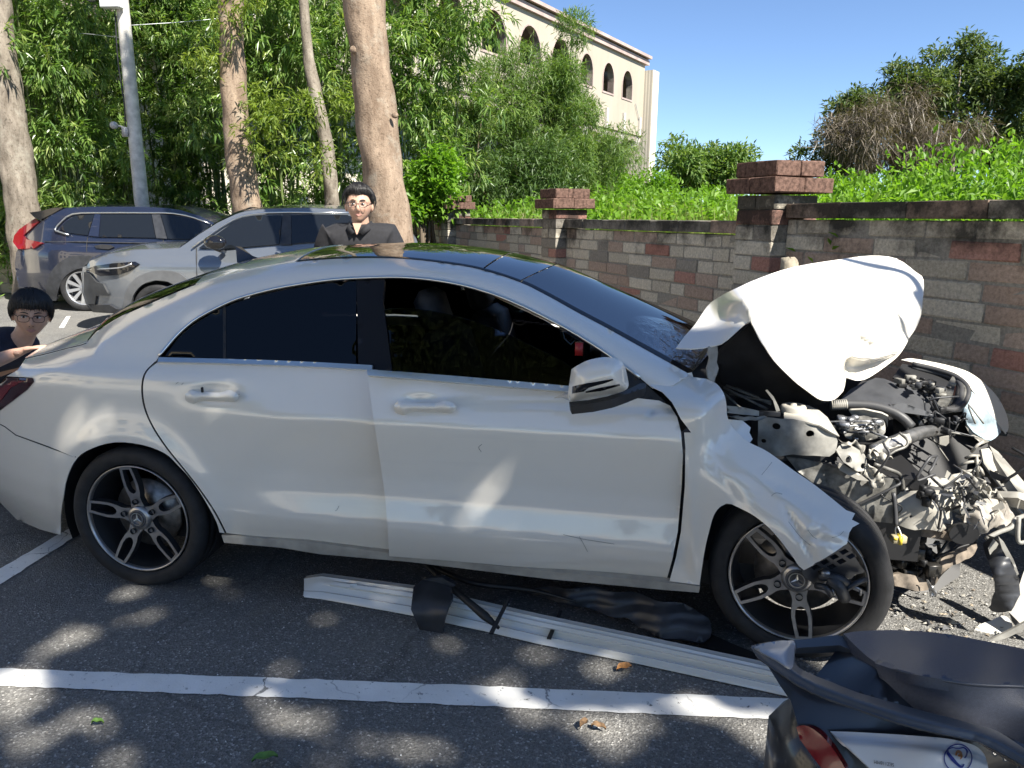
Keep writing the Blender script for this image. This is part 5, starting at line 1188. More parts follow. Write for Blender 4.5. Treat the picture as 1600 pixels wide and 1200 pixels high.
for i, (a, b) in enumerate([((1500, 740), (1534, 735)), ((1498, 728), (1530, 720)), ((1502, 735), (1525, 748)), ((1508, 716), (1530, 712)), ((1526, 712), (1528, 748)), ((1518, 706), (1536, 690)), ((1490, 742), (1520, 752)), ((1530, 730), (1536, 742))]): m.tube([unp(*a, .62), unp((a[0]+b[0])/2, (a[1]+b[1])/2-2, .60), unp(*b, .64)], .0065, 5)
m.build('broken_grille_bars', PRIML, car)
S('crash_beam', [(1533, 702), (1545, 700), (1562, 722), (1580, 752), (1596, 778), (1618, 805), (1604, 812), (1580, 780), (1558, 752), (1537, 724)], [(1533, 702, .95), (1596, 778, .78), (1618, 805, .7), (1558, 740, .86)], PRIML, 5, .01)
S('crash_beam', [(1546, 696), (1560, 706), (1585, 735), (1608, 762), (1640, 800), (1622, 806), (1598, 778), (1574, 745), (1556, 718)], [(1546, 696, 1.0), (1608, 762, .85), (1640, 800, .75)], PRIM, 5, .05)
S('bumper_carrier', [(1537, 712), (1558, 735), (1590, 775), (1560, 778), (1538, 760)], [(1537, 712, 1.02), (1590, 775, .9), (1538, 760, .9)], simple('matt_grey', (.20, .195, .18), .7, nscale=6), 6, .02)
S('bumper_carrier', [(1545, 776), (1590, 778), (1620, 790), (1618, 800), (1580, 792), (1546, 790)], [(1545, 782, .62), (1618, 795, .55)], PRIML, 6, .03)
for k, (poly, d) in enumerate([([(1512, 752), (1532, 745), (1548, 760), (1545, 776), (1520, 772)], .5), ([(1490, 765), (1505, 760), (1512, 785), (1500, 800), (1492, 790)], .42), ([(1535, 770), (1560, 768), (1568, 782), (1540, 790)], .5)]): S('crumpled_metal', poly, d, PRIML, 4, .005, bump=crumple(.02, .2, k+4))
# far wing and bumper corner in the sun
S('far_fender', smooth_poly([(1408, 562), (1425, 560), (1460, 566), (1490, 573), (1515, 582), (1540, 600), (1560, 622), (1573, 648), (1576, 668), (1572, 678)], 3)+[(1562, 665), (1550, 650)]+smooth_poly([(1535, 630), (1518, 608), (1505, 592), (1490, 582), (1460, 573), (1430, 567)], 3), [(1408, 562, 1.42), (1460, 570, 1.36), (1515, 585, 1.30), (1560, 622, 1.28), (1576, 668, 1.22), (1518, 608, 1.18), (1550, 650, 1.14)], WHITE, 4, .004)
S('far_headlight', smooth_poly([(1505, 617), (1510, 610), (1520, 612), (1536, 632), (1552, 652), (1563, 668), (1560, 680), (1548, 688), (1530, 682), (1512, 664), (1506, 640)], 2), [(1505, 617, 1.06), (1520, 612, 1.16), (1563, 668, 1.16), (1548, 688, 1.02), (1512, 664, .98), (1530, 645, 1.0)], simple('hazed_lamp_lens', (.36, .45, .50), .12, coat=.6, nscale=40, namt=.12), 4, .01, bump=crumple(.006, .12))
S('lamp_lens_edge', [(1508, 665), (1526, 682), (1546, 690), (1535, 694), (1515, 678)], .98, PRIML, 4, .006)
S('bumper_gap', [(1560, 672), (1575, 676), (1573, 682), (1556, 680)], 1.18, DARK, 4, .01)
# seals and ducts along the far slam panel
for k, (off, r, mt) in enumerate([(0, .013, HOSE), (7, .010, GREYM), (14, .014, HOSE), (21, .010, DARK)]):
    T('bonnet_seal', [(1425, 569+off*.4, 1.28), (1460, 577+off*.4, 1.24), (1490, 587+off*.35, 1.18), (1508-off*.5, 600+off*.2, 1.12), (1513-off*.8, 615, 1.05), (1505-off*.7, 632, .98), (1490-off*.6, 640, .92), (1470-off*.3, 638, .88)], r, mt, 8)
S('air_duct', smooth_poly([(1463, 632), (1470, 620), (1480, 602), (1488, 588), (1493, 594), (1490, 612), (1482, 628), (1472, 636)], 2), [(1463, 632, .86), (1488, 588, 1.1), (1482, 628, .88)], GREYM, 4, .02)
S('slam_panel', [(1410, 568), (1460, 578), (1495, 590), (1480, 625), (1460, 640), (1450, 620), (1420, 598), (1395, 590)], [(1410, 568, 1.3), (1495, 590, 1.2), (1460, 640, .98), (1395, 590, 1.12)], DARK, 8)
m = MB()
for i in range(46):
    x, y = 1440+rng.normal(0, 22), 603+rng.normal(0, 9); q = unp(x, y, 1.0+rng.normal(0, .04)); r = rng.uniform(.006, .016); (m.ball(q, (r*1.4, r, r), 7, 5, m=int(rng.integers(0, 3))) if rng.random() < .1 else m.box(q, (r*3, r*1.5, r*1.5), rz=rng.uniform(0, 3), bev=.002, m=int(rng.integers(0, 3))))
for i in range(22):
    x, y = 1462+rng.normal(0, 16), 657+rng.normal(0, 8); q = unp(x, y, .82+rng.normal(0, .05)); r = rng.uniform(.006, .014); m.box(q, (r*3, r*1.5, r*2), rz=rng.uniform(0, 3), bev=.003, m=int(rng.integers(1, 3)))
for i in range(16):
    x, y = 1470+rng.normal(0, 22), 665+rng.normal(0, 18); m.tube([unp(x, y, .8), unp(x+rng.normal(0, 12), y+rng.normal(0, 12), .78), unp(x+rng.normal(0, 22), y+rng.normal(0, 22), .8)], .004, 5, m=int(rng.integers(0, 3)), sub=3)
m.build('loose_fittings', [PRIM, DKGREY, DARK], car)
m = MB()
for i in range(11):                                               # torn wiring looms hanging out of the front
    x, y = 1440+rng.normal(0, 55), 735+rng.normal(0, 30); d = .36+rng.normal(0, .05); m.tube([unp(x, y, d+.06), unp(x+rng.normal(0, 12), y+rng.uniform(5, 18), d), unp(x+rng.normal(0, 20), y+rng.uniform(15, 40), d-.02), unp(x+rng.normal(0, 26), y+rng.uniform(25, 60), d)], rng.uniform(.0025, .006), 5, sub=4, m=int(rng.integers(0, 2)))
stuff(m.build('wiring_loom', [HOSE, DARK], car))
# below: arm, subframe, torn liner
S('control_arm', [(1395, 898), (1412, 896), (1440, 903), (1452, 912), (1450, 922), (1430, 923), (1398, 916)], [(1395, 905, .36), (1450, 918, .40)], RUST, 5, .03, bump=crumple(.004, .1))
S('subframe_arm', [(1458, 880), (1480, 866), (1510, 852), (1526, 846), (1528, 856), (1515, 874), (1490, 884), (1476, 894), (1460, 914), (1452, 916), (1454, 898)], [(1458, 880, .45), (1526, 846, .60), (1454, 916, .42), (1490, 884, .48)], RUST, 5, .03, bump=crumple(.006, .1))
T('brace_rod', [(1460, 872, .44), (1500, 855, .46), (1525, 848, .48)], .005, DARK, 6)
S('torn_tab', [(1448, 906), (1456, 914), (1464, 925), (1462, 934), (1454, 932), (1450, 918)], .36, ALU, 3, .003, bump=crumple(.01, .3))
m = MB()
for i in range(26):
    x, y = 1425+rng.normal(0, 24), 870+rng.normal(0, 16); q = unp(x, y, .5+rng.normal(0, .05)); r = rng.uniform(.012, .035); m.box(q, (r*2, r*1.5, r*1.8), rz=rng.uniform(0, 3), bev=.004, m=int(rng.integers(0, 2)))
for i in range(10):
    x, y = 1440+rng.normal(0, 25), 870+rng.normal(0, 20); m.tube([unp(x, y, .5), unp(x+rng.normal(0, 12), y+rng.normal(0, 12), .47), unp(x+rng.normal(0, 18), y+rng.normal(0, 22), .5)], rng.uniform(.005, .012), 6, m=1, sub=3)
m.build('suspension_debris', [DARK, simple('oily_metal', (.035, .033, .03), .35, .4)], car)
S('wheel_arch_liner', smooth_poly([(1548, 838), (1560, 845), (1572, 862), (1586, 890), (1594, 915), (1590, 940), (1580, 955), (1560, 958), (1545, 950), (1555, 925), (1550, 895), (1540, 865), (1536, 850)], 2), [(1548, 838, .34), (1594, 915, .28), (1580, 955, .24), (1545, 950, .3), (1560, 900, .22), (1536, 850, .36)], DKGREY, 5, .008, bump=lambda p, q: np.array([0, .006*math.sin(q[1]*.75), 0]))
S('liner_strip', [(1560, 838), (1568, 846), (1584, 875), (1592, 897), (1588, 900), (1578, 880), (1566, 858)], .26, PRIM, 4, .006)
S('liner_strip', [(1544, 857), (1553, 842), (1560, 850), (1556, 858), (1552, 866), (1549, 872)], .30, PRIM, 4, .004)
for _o in car.children:
    if _o.name.split('.')[0] in ('shredded_metal', 'loose_fittings', 'suspension_debris', 'pump_unit', 'wiper_shreds'): stuff(_o)
# ================================================================== THE TWO PARKED CARS BEHIND
def suv_side(Y0, belt, tumble=.42, rear=None, front=None, wheels=(), k=.5):
    def f(x, z):
        y = Y0+np.interp(z, [.2, .35, .6, belt-.12, belt-.05, belt], [.08, .03, 0., .005, .02, .05])
        if z > belt: y += tumble*(z-belt)
        if rear is not None and x < rear: y += k*min(rear-x, .9)**2/.35
        if front is not None and x > front: y += k*(x-front)**2/.35
        return y
    return f
def simple_wheel(par, c, r, rr, nsp, fr, mat, dark=DALLOY, tread=.22, lead=0., double=False):
    """wheel in frame fr (axis along local y), centre c (local)"""
    R = fr.R; C = fr.wor(np.array(c)); root = bpy.data.objects.new('wheel', None); COL.objects.link(root); root.location = tuple(C); root.parent = par; root.matrix_parent_inverse = worldM(par).inverted()
    def X(m): m.V = [V@R.T+C for V in m.V]; return m
    X(MB().lathe([(rr, .03), (rr+.01, .0), (rr+.03, -.012), (r-.03, -.012), (r-.01, .0), (r, .03), (r, tread-.03), (r-.02, tread), (rr, tread)], axis='y', n=48)).build('tyre', RUB, root)
    X(MB().lathe([(rr+.004, .0), (rr-.008, .0), (rr-.014, .012), (rr-.02, .15)], axis='y', n=40)).build('rim', mat, root)
    X(MB().lathe([(0, .10), (rr-.02, .10)], axis='y', n=30)).build('brake_disc', dark, root)
    for k in range(nsp):
        a = lead+k*2*math.pi/nsp; m = MB(); er = np.array([math.cos(a), 0, math.sin(a)]); et = np.array([-math.sin(a), 0, math.cos(a)])
        w0, w1 = (.018, .030) if not double else (.022, .02)
        v = [er*.04-et*w0, er*.04+et*w0, er*(rr-.01)+et*w1, er*(rr-.01)-et*w1]; v = [q+np.array([0, .025-.018*np.linalg.norm(q)/rr, 0]) for q in v]; m.add(v+[q*.98+np.array([0, .03, 0]) for q in v], [(0, 1, 2, 3), (4, 7, 6, 5), (0, 4, 5, 1), (2, 6, 7, 3), (1, 5, 6, 2), (0, 3, 7, 4)]); X(m).build('spoke', mat, root, smooth=False)
    X(MB().lathe([(.06, .03), (.055, .012), (.03, .008), (0, .008)], axis='y', n=20)).build('hub', mat, root)
    return root
def wide(name, pts, yf, fr, w, crown, mat, par, n=9, back=0., inset=0., thick=.01):
    """surface across a vehicle from a picture polyline on its near side to the mirrored far side"""
    rows = []
    for x, y in densify(pts, 9, False):
        p = unp(x, y, yf, fr); yy = p[1]+inset
        rows.append([fr.wor(np.array([p[0]+back*4*s*(1-s), yy+s*(w-2*inset), p[2]+crown*4*s*(1-s)])) for s in np.linspace(0, 1, n)])
    P = np.array(rows); a, b = P.shape[:2]; Tq = []
    for i in range(a-1):
        for j in range(b-1): k = i*b+j; Tq += [(k, k+1, k+b+1), (k, k+b+1, k+b)]
    return shell(name, P.reshape(-1, 3), np.array(Tq), thick, mat, par)
CF = Frame(CAM[0], CAM[1], YAW*-1.0)
BLUE = m_paint('blue_grey_paint', (.012, .015, .030), .02, 0.); SILV = m_paint('silver_paint', (.15, .165, .185), .03, .4)
GL_S = simple('suv_glass', (.010, .012, .015), .03, spec=.5); CLAD = simple('grey_cladding', (.035, .037, .04), .6, nscale=10); CLADS = simple('silver_cladding', (.10, .103, .107), .55, nscale=10); ALLOY = simple('bright_alloy', (.55, .56, .58), .3, .8)
# ---- dark blue one
DB = 12.4; YB = suv_side(DB, 1.06, .34, rear=-7.4, k=.13); fr = CF
blue = thing('parked_suv', 'dark blue parked car with red tail lamp at the far left', 'car', fr.wor(np.array([-6.2, DB+.9, 0])), 'parked cars behind the wreck')
roofB = [(79, 333), (90, 327), (110, 324.5), (144, 323), (214, 323), (259, 325), (281, 328), (311, 337), (332, 347), (352, 362)]
winB = [(84, 360), (95, 346), (112, 334.5), (150, 332.5), (236, 332.5), (270, 333), (301, 339), (324, 348), (338, 356), (338, 375), (262, 375.5), (160, 372), (135, 370), (108, 367), (92, 363)]
bodyB = roofB+[(460, 380), (520, 395), (535, 430), (530, 480), (500, 487), (174, 485), (172, 460), (165, 437), (150, 424), (131, 419), (112, 424), (97, 438), (90, 458), (88, 470), (70, 468), (30, 448), (25, 430), (23, 411), (25, 396), (28, 389), (52, 388), (65, 379), (40, 374), (34, 368), (60, 346)]
sheet('body', bodyB, YB, BLUE, blue, 5, .02, fr)
for nm, pl in (('quarter_window', [(93, 357.5), (102, 347), (117, 337), (147, 335), (137, 367.6), (108, 364)]), ('window', [(158, 335), (236, 335), (243, 371.5), (155, 370)]), ('window', [(251, 335), (270, 336), (301, 342), (326, 352), (334, 360), (334, 374), (262, 373)])):
    sheet(nm, pl, lambda x, z: YB(x, z)-.03, GL_S, blue, 8, .01, fr)
sheet('window_pillar', [(148, 334), (157, 335), (154, 370), (138, 368)], lambda x, z: YB(x, z)-.034, BLUE, blue, 8, .01, fr); sheet('window_pillar', [(237, 335), (250, 335), (261, 373), (244, 372)], lambda x, z: YB(x, z)-.036, DKGREY, blue, 8, .01, fr)
MB().tube([fr.wor(unp(x, y, lambda a, b: YB(a, b)-.035, fr)) for x, y in [(108, 367), (92, 362), (86, 358), (97, 345), (113, 334.5), (150, 332.5), (236, 332.5), (272, 333.5), (303, 340), (328, 350)]], .014, 6, sub=2).build('window_trim', CHROME, blue)
MB().tube([fr.wor(unp(x, y, lambda a, b: YB(a, b)-.012, fr)) for x, y in [(70, 378), (120, 378), (200, 379.5), (290, 381), (420, 388)]], .012, 6, sub=2).build('crease_line', DKGREY, blue)
for xx in (136, 255): MB().tube([fr.wor(unp(x, y, lambda a, b: YB(a, b)-.004, fr)) for x, y in [(xx+1, 370), (xx-1, 390), (xx+4, 412)]], .006, 5, sub=2).build('shut_line', DARK, blue)
sheet('door_handle', [(147, 384), (160, 381.5), (174, 383), (178, 386), (170, 389.5), (150, 388)], lambda x, z: YB(x, z)-.03, DARK, blue, 4, .03, fr)
sheet('tail_lamp', [(55, 341), (61, 346), (36, 368), (42, 374), (66, 379), (53, 388), (28, 389), (20, 378), (22, 368), (30, 358)], lambda x, z: YB(x, z)-.03, TAILM, blue, 4, .08, fr)
sheet('spoiler', [(46, 332), (62, 330), (84, 324.5), (100, 324), (82, 334), (62, 344), (54, 340)], DB+.25, BLKG, blue, 6, .9, fr)
wide('roof', roofB, YB, fr, 1.5, .05, BLUE, blue)
wide('tail', [(82, 336), (64, 348), (42, 370), (36, 389), (30, 411), (31, 447), (34, 449)], YB, fr, 1.5, 0, BLUE, blue, back=-.02)
sheet('wheel_arch', smooth_poly([(72, 470), (73, 440), (86, 416), (105, 403), (131, 399), (160, 405), (178, 420), (188, 450), (190, 488)], 3)+smooth_poly([(174, 486), (172, 460), (165, 437), (150, 424), (131, 419), (112, 424), (97, 438), (90, 458), (88, 470)], 3), lambda x, z: YB(x, z)-.03, DKGREY, blue, 5, .04, fr)
sheet('lower_trim', [(27, 447), (72, 460), (73, 470), (40, 462)], DB+.1, DKGREY, blue, 6, .03, fr)
cB = unp(131, 458, DB+.02, fr); MB().box(fr.wor(np.array([cB[0]+1.35, DB+.9, .55])), (3.9, 1.3, .6), rz=-YAW).build('underbody', DARK, blue, smooth=False)
simple_wheel(blue, (cB[0], DB+.0, .385), .385, .275, 10, fr, ALLOY, lead=.2); simple_wheel(blue, (cB[0]+2.7, DB+.0, .385), .385, .275, 10, fr, ALLOY)
# ---- silver one
DS = 9.9; YS_ = suv_side(DS, 1.03, .34, rear=-4.95, k=.15)
silver = thing('parked_suv', 'silver grey parked car with dark headlamp between the blue car and the big trunk', 'car', fr.wor(np.array([-3.6, DS+.9, 0])), 'parked cars behind the wreck')
hoodS = [(131, 417), (140, 408), (170, 397), (211, 390.5), (257, 389), (280, 388)]; screenS = [(280, 388), (310, 367), (340, 348), (369, 334.5), (382, 330.5)]; roofS = [(382, 330.5), (422, 326.5), (478, 325), (545, 328), (600, 334), (632, 345)]
sheet('body', hoodS+screenS[1:]+roofS[1:]+[(650, 372), (660, 400), (655, 470), (630, 492), (300, 494), (292, 470), (280, 450), (262, 440), (243, 438), (222, 445), (208, 462), (202, 490), (146, 487), (136, 476), (129, 455), (129, 430)], YS_, SILV, silver, 5, .02, fr)
sheet('window', [(310, 388), (337, 367), (367, 345.5), (395, 337.5), (441, 336), (436, 381.5), (354, 388.5)], lambda x, z: YS_(x, z)-.03, GL_S, silver, 8, .01, fr)
sheet('window', [(455.5, 336), (500, 335), (545, 337), (590, 345), (600, 375), (480, 379), (455.5, 381)], lambda x, z: YS_(x, z)-.03, GL_S, silver, 8, .01, fr)
sheet('window_pillar', [(442, 335.5), (455, 335.5), (455, 382), (437, 382)], lambda x, z: YS_(x, z)-.036, DKGREY, silver, 8, .01, fr)
wide('bonnet', hoodS, YS_, fr, 1.55, .07, SILV, silver, back=-.12); wide('windscreen', screenS, YS_, fr, 1.5, .06, GL_S, silver, back=-.12, inset=.06); wide('roof', roofS, YS_, fr, 1.35, .05, SILV, silver)
wide('front_panel', [(131, 417), (129, 430), (129, 455), (136, 476), (146, 487)], YS_, fr, 1.5, 0, CLAD, silver, back=-.2)
MB().tube([fr.wor(unp(x, y, lambda a, b: YS_(a, b)-.035, fr)) for x, y in [(300, 387), (332, 364), (366, 342), (396, 334), (450, 331.5), (545, 333)]], .012, 6, sub=2).build('window_trim', CHROME, silver)
sheet('headlamp', [(133, 421), (150, 415), (175, 411.5), (211, 408.6), (217, 412), (200, 424), (183, 429.5), (156, 431.5), (146, 426.5)], lambda x, z: YS_(x, z)-.03, BLKG, silver, 5, .04, fr)
MB().tube([fr.wor(unp(x, y, lambda a, b: YS_(a, b)-.03, fr)) for x, y in [(135, 421), (165, 420), (190, 418), (206, 412)]], .010, 6, sub=3).build('lamp_strip', ALLOY, silver)
sheet('bumper_grille', [(131, 425), (140, 428), (150, 441), (160, 443), (170, 462), (150, 462), (148, 476), (138, 475), (131, 455)], lambda x, z: YS_(x, z)-.03, CLAD, silver, 6, .03, fr)
sheet('bumper_lip', [(137, 476), (150, 477), (170, 476), (182, 483), (200, 484), (200, 491), (146, 488)], lambda x, z: YS_(x, z)-.03, DKGREY, silver, 6, .04, fr)
sheet('wheel_arch', smooth_poly([(195, 490), (193, 471), (200, 448.5), (216, 432), (244, 423), (274, 425), (288, 433), (302, 448), (310, 475), (312, 494)], 3)+smooth_poly([(300, 494), (292, 470), (280, 450), (262, 440), (243, 438), (222, 445), (208, 462), (202, 490)], 3), lambda x, z: YS_(x, z)-.03, CLADS, silver, 6, .04, fr)
MB().tube([fr.wor(unp(x, y, lambda a, b: YS_(a, b)-.004, fr)) for x, y in [(307, 388), (307, 410), (308, 440)]], .006, 5, sub=2).build('shut_line', DARK, silver)
mq = fr.wor(unp(336, 379, DS-.16, fr)); m = MB(); m.ball(mq, (.16, .09, .095), 12, 8); m.tube([mq+[0, 0, -.07], mq+[.0, .2, -.12]], .035, 8); m.build('door_mirror', BLKG, silver)
sheet('door_handle', [(430, 393), (445, 390), (458, 392), (456, 397), (440, 397)], lambda x, z: YS_(x, z)-.03, SILV, silver, 4, .03, fr)
cS = unp(249, 482, DS+.02, fr); MB().box(fr.wor(np.array([cS[0]+1.35, DS+.9, .55])), (3.8, 1.3, .6), rz=-YAW).build('underbody', DARK, silver, smooth=False)
simple_wheel(silver, (cS[0], DS+.0, .345), .345, .235, 10, fr, ALLOY, lead=.1); simple_wheel(silver, (cS[0]+2.64, DS+.0, .345), .345, .235, 10, fr, ALLOY)

# ================================================================== PEOPLE
SKIN = None
def m_skin():
    M = Mat('skin'); co = M.coord('pos'); c = M.ramp(M.noise(co, 22, 4), [(.3, rgb(.44, .265, .19)), (.7, rgb(.52, .33, .24))])
    b = M.pr(c, .5, spec=.35); b.inputs['Subsurface Weight'].default_value = .15; b.inputs['Subsurface Radius'].default_value = (.012, .005, .003); return M.m
SKIN = m_skin(); LIPS = simple('lips', (.40, .20, .16), .5); EYEW = simple('eye_white', (.55, .52, .48), .3); PUP = simple('dark_eye', (.012, .008, .006), .2); FRAME = simple('glasses_frame', (.02, .018, .018), .25)
HAIR = simple('black_hair', (.008, .007, .007), .45, spec=.4); CLOTHB = simple('black_shirt', (.013, .013, .016), .85, nscale=40, namt=.3, bumps=.3, bscale=300); CLOTHN = simple('navy_shirt', (.012, .016, .035), .85, nscale=40, namt=.3, bumps=.3, bscale=300); JEANS = simple('dark_trousers', (.02, .022, .03), .85); LENS = m_glass('spectacle_lens', (.93, .93, .94), 1.12).m
def skin_mesh(name, joints, edges, mat, parent, levels=2, root=0):
    names = list(joints); idx = {n: i for i, n in enumerate(names)}
    me = bpy.data.meshes.new(name); me.from_pydata([tuple(joints[n][0]) for n in names], [(idx[a], idx[b]) for a, b in edges], []); me.materials.append(mat)
    o = bpy.data.objects.new(name, me); COL.objects.link(o)
    sk = o.modifiers.new('skin', 'SKIN'); sk.use_smooth_shade = True
    if not me.skin_vertices: me.skin_vertices.new() if hasattr(me.skin_vertices, 'new') else None
    for i, n in enumerate(names):
        r = joints[n][1]; me.skin_vertices[0].data[i].radius = (r, r) if np.isscalar(r) else r
        me.skin_vertices[0].data[i].use_root = (i == root)
    ss = o.modifiers.new('subd', 'SUBSURF'); ss.levels = levels; ss.render_levels = levels
    dg = bpy.context.evaluated_depsgraph_get(); ev = o.evaluated_get(dg); m2 = bpy.data.meshes.new_from_object(ev)   # keep the grown surface as plain mesh
    for p in m2.polygons: p.use_smooth = True
    bpy.data.objects.remove(o); q = bpy.data.objects.new(name, m2); COL.objects.link(q)
    if not m2.materials: m2.materials.append(mat)
    if parent is not None: attach(q, parent)
    return q
def head(par, c, yaw, pitch, roll_, s=1., fringe='up', wide_=1.):
    """head: local x right, y forward, z up; centre c between the ears"""
    R = (Matrix.Rotation(yaw, 3, 'Z') @ Matrix.Rotation(roll_, 3, 'Y') @ Matrix.Rotation(pitch, 3, 'X')); R = np.array(R); c = np.asarray(c, float)
    def X(V): return np.asarray(V)*s@R.T+c
    nu, nv = 56, 40; V = []
    def surf(a, t):
        d = np.array([math.sin(t)*math.sin(a), math.sin(t)*math.cos(a), math.cos(t)])   # a=0 forward
        p = d*np.array([.078*wide_, .098, .118]); f = max(0, d[1])
        if d[2] < 0: k = -d[2]; p[0] *= 1-.30*k**1.4; p[1] *= 1-.10*k if d[1] > 0 else 1-.35*k
        p[1] -= .010*f**3                                           # flatter face
        def g(x, z, sx, sz, amt):
            nonlocal p
            if d[1] > 0: p = p+np.array([0, amt*math.exp(-((p[0]-x)/sx)**2-((p[2]-z)/sz)**2), 0])
        g(0, -.032, .013, .020, .022); g(0, -.008, .009, .022, .012); g(.030, .004, .017, .011, -.010); g(-.030, .004, .017, .011, -.010); g(.032, .026, .026, .007, .004); g(-.032, .026, .026, .007, .004)
        g(0, -.066, .022, .007, .003); g(0, -.098, .022, .015, .008); g(.04, -.03, .02, .02, .004); g(-.04, -.03, .02, .02, .004); g(0, -.055, .03, .004, -.002)
        return p
    for i in range(nv+1):
        for k in range(nu): V.append(surf(2*math.pi*k/nu, math.pi*i/nv))
    F = [(i*nu+k, (i+1)*nu+k, (i+1)*nu+(k+1) % nu, i*nu+(k+1) % nu) for i in range(nv) for k in range(nu)]
    h = mesh_obj('head', X(V), F, SKIN, par)
    m = MB()
    for sx in (-1, 1): m.ball((sx*.078*wide_, -.008, -.012), (.012, .020, .031), 10, 8)
    m.V = [X(v) for v in m.V]; m.build('ear', SKIN, par)
    for sx in (-1, 1):
        m = MB(); m.ball((sx*.030, .079, .003), (.0135, .008, .0060), 10, 8); m.V = [X(v) for v in m.V]; e = m.build('eye', EYEW, par)
        m = MB(); m.ball((sx*.030+.002, .0845, .0032), (.0058, .004, .0055), 10, 8); m.V = [X(v) for v in m.V]; m.build('iris', PUP, e)
        m = MB(); m.tube([(sx*.013, .0905, .0235), (sx*.030, .089, .0295), (sx*.047, .077, .0255)], [.0022, .0032, .0014], 6, sub=3); m.tube([(sx*.016, .0855, .0075), (sx*.030, .086, .0105), (sx*.045, .077, .006)], .0016, 5, sub=3); m.V = [X(v) for v in m.V]; m.build('eyebrow', HAIR, par)
    m = MB(); m.tube([(-.022, .081, -.066), (-.008, .0905, -.0625), (0, .0905, -.0635), (.008, .0905, -.0625), (.022, .081, -.066)], [.0015, .004, .0036, .004, .0015], 7, sub=3); m.tube([(-.020, .081, -.068), (0, .0895, -.0715), (.020, .081, -.068)], [.0015, .0048, .0015], 7, sub=4); m.V = [X(v) for v in m.V]; m.build('mouth', LIPS, par)
    m = MB(); m.ball((-.0075, .092, -.043), (.004, .003, .002), 6, 4); m.ball((.0075, .092, -.043), (.004, .003, .002), 6, 4); m.V = [X(v) for v in m.V]; m.build('nostril', PUP, par)
    # glasses
    g = thing('glasses', '', ''); del g['label']; del g['category']; g.location = tuple(c); g.parent = par; g.matrix_parent_inverse = worldM(par).inverted()
    for sx in (-1, 1):
        ring = [(sx*.033+.0255*abs(math.cos(a))**.7*np.sign(math.cos(a)), .100-.10*abs(sx*.033+.0255*math.cos(a))**1.6, .000+.0185*abs(math.sin(a))**.75*np.sign(math.sin(a))) for a in np.linspace(0, 2*math.pi, 25)]
        m = MB(); m.tube(ring, .0015, 6); m.tube([(sx*.058, .093, .010), (sx*.074, .06, .010), (sx*.083*wide_, 0, .006)], .002, 6); m.V = [X(v) for v in m.V]; m.build('rim', FRAME, g)
        m = MB(); cc = np.mean(ring, 0); m.add([cc]+ring[:-1], [(0, i+1, (i+1) % 24+1) for i in range(24)]); m.V = [X(v) for v in m.V]; m.build('lens', LENS, g)
    m = MB(); m.tube([(-.009, .101, .004), (0, .103, .006), (.009, .101, .004)], .002, 6); m.V = [X(v) for v in m.V]; m.build('bridge', FRAME, g)
    # hair: a cap of strands with a fringe
    V = []; F = []; rows = 26; mask = {}
    def line(a):                                                    # lowest polar angle of the hair at azimuth a
        b = abs((a+math.pi) % (2*math.pi)-math.pi)
        if fringe == 'up': return np.interp(b, [0, .5, .95, 1.25, 1.6, 2.2, 3.15], [1.08, 1.02, 1.10, 1.40, 1.60, 2.1, 2.2])
        return np.interp(b, [0, .5, .95, 1.25, 1.6, 2.2, 3.15], [1.20, 1.18, 1.26, 1.66, 1.70, 2.15, 2.25])
    for k in range(72):
        a = 2*math.pi*k/72; tm = line(a)
        for i in range(rows+1):
            t = tm*i/rows; p = surf(a, t); L = np.linalg.norm(p); d = p/L
            th = .016+.006*math.sin(a*9+i*.2)*math.sin(t*2)+.004*math.sin(a*23+i*.5)+(.018*math.exp(-((t-.55)/.5)**2)*max(0, math.cos(a)) if fringe == 'up' else .006*max(0, math.cos(a)))
            th *= 1-.75*(i/rows)**8; V.append(p+d*th)
    F = [(k*(rows+1)+i, ((k+1) % 72)*(rows+1)+i, ((k+1) % 72)*(rows+1)+i+1, k*(rows+1)+i+1) for k in range(72) for i in range(rows)]
    m = MB(); m.add(np.array(V), F)
    for k in range(240):                                            # loose strands
        a = rng.uniform(-1.5, 1.5) if k < 190 else rng.uniform(0, 6.28); tm = line(a); t0 = tm*rng.uniform(.25, .6); t1 = tm*(1.0+(rng.uniform(-.04, .10) if fringe != 'up' else rng.uniform(-.15, .03))); pts = []
        for u in np.linspace(0, 1, 5):
            t = t0+(t1-t0)*u; aa = a+.05*u*rng.normal(); p = surf(aa, t); d = p/np.linalg.norm(p); pts.append(p+d*(.021+(.016*math.sin(u*2.2) if fringe == 'up' else .004)-.012*u*u))
        m.tube(pts, [.0032, .0032, .0028, .002, .0006], 4, cap=False)
    m.V = [X(v) for v in m.V]; m.build('hair', HAIR, par)
    return h
def hand(joints, edges, wrist, root, dirv, side, up, s=1.):
    """adds palm and five fingers to a joint table"""
    W = np.asarray(wrist, float); d = unit(np.array(dirv, float)); sd = unit(np.array(side, float)); u = unit(np.array(up, float))
    joints[root+'palm'] = (W+d*.045*s, (.030*s, .014*s)); edges.append((root, root+'palm')); joints[root+'knuck'] = (W+d*.085*s, (.036*s, .012*s)); edges.append((root+'palm', root+'knuck'))
    return W+d*.085*s, d, sd, u
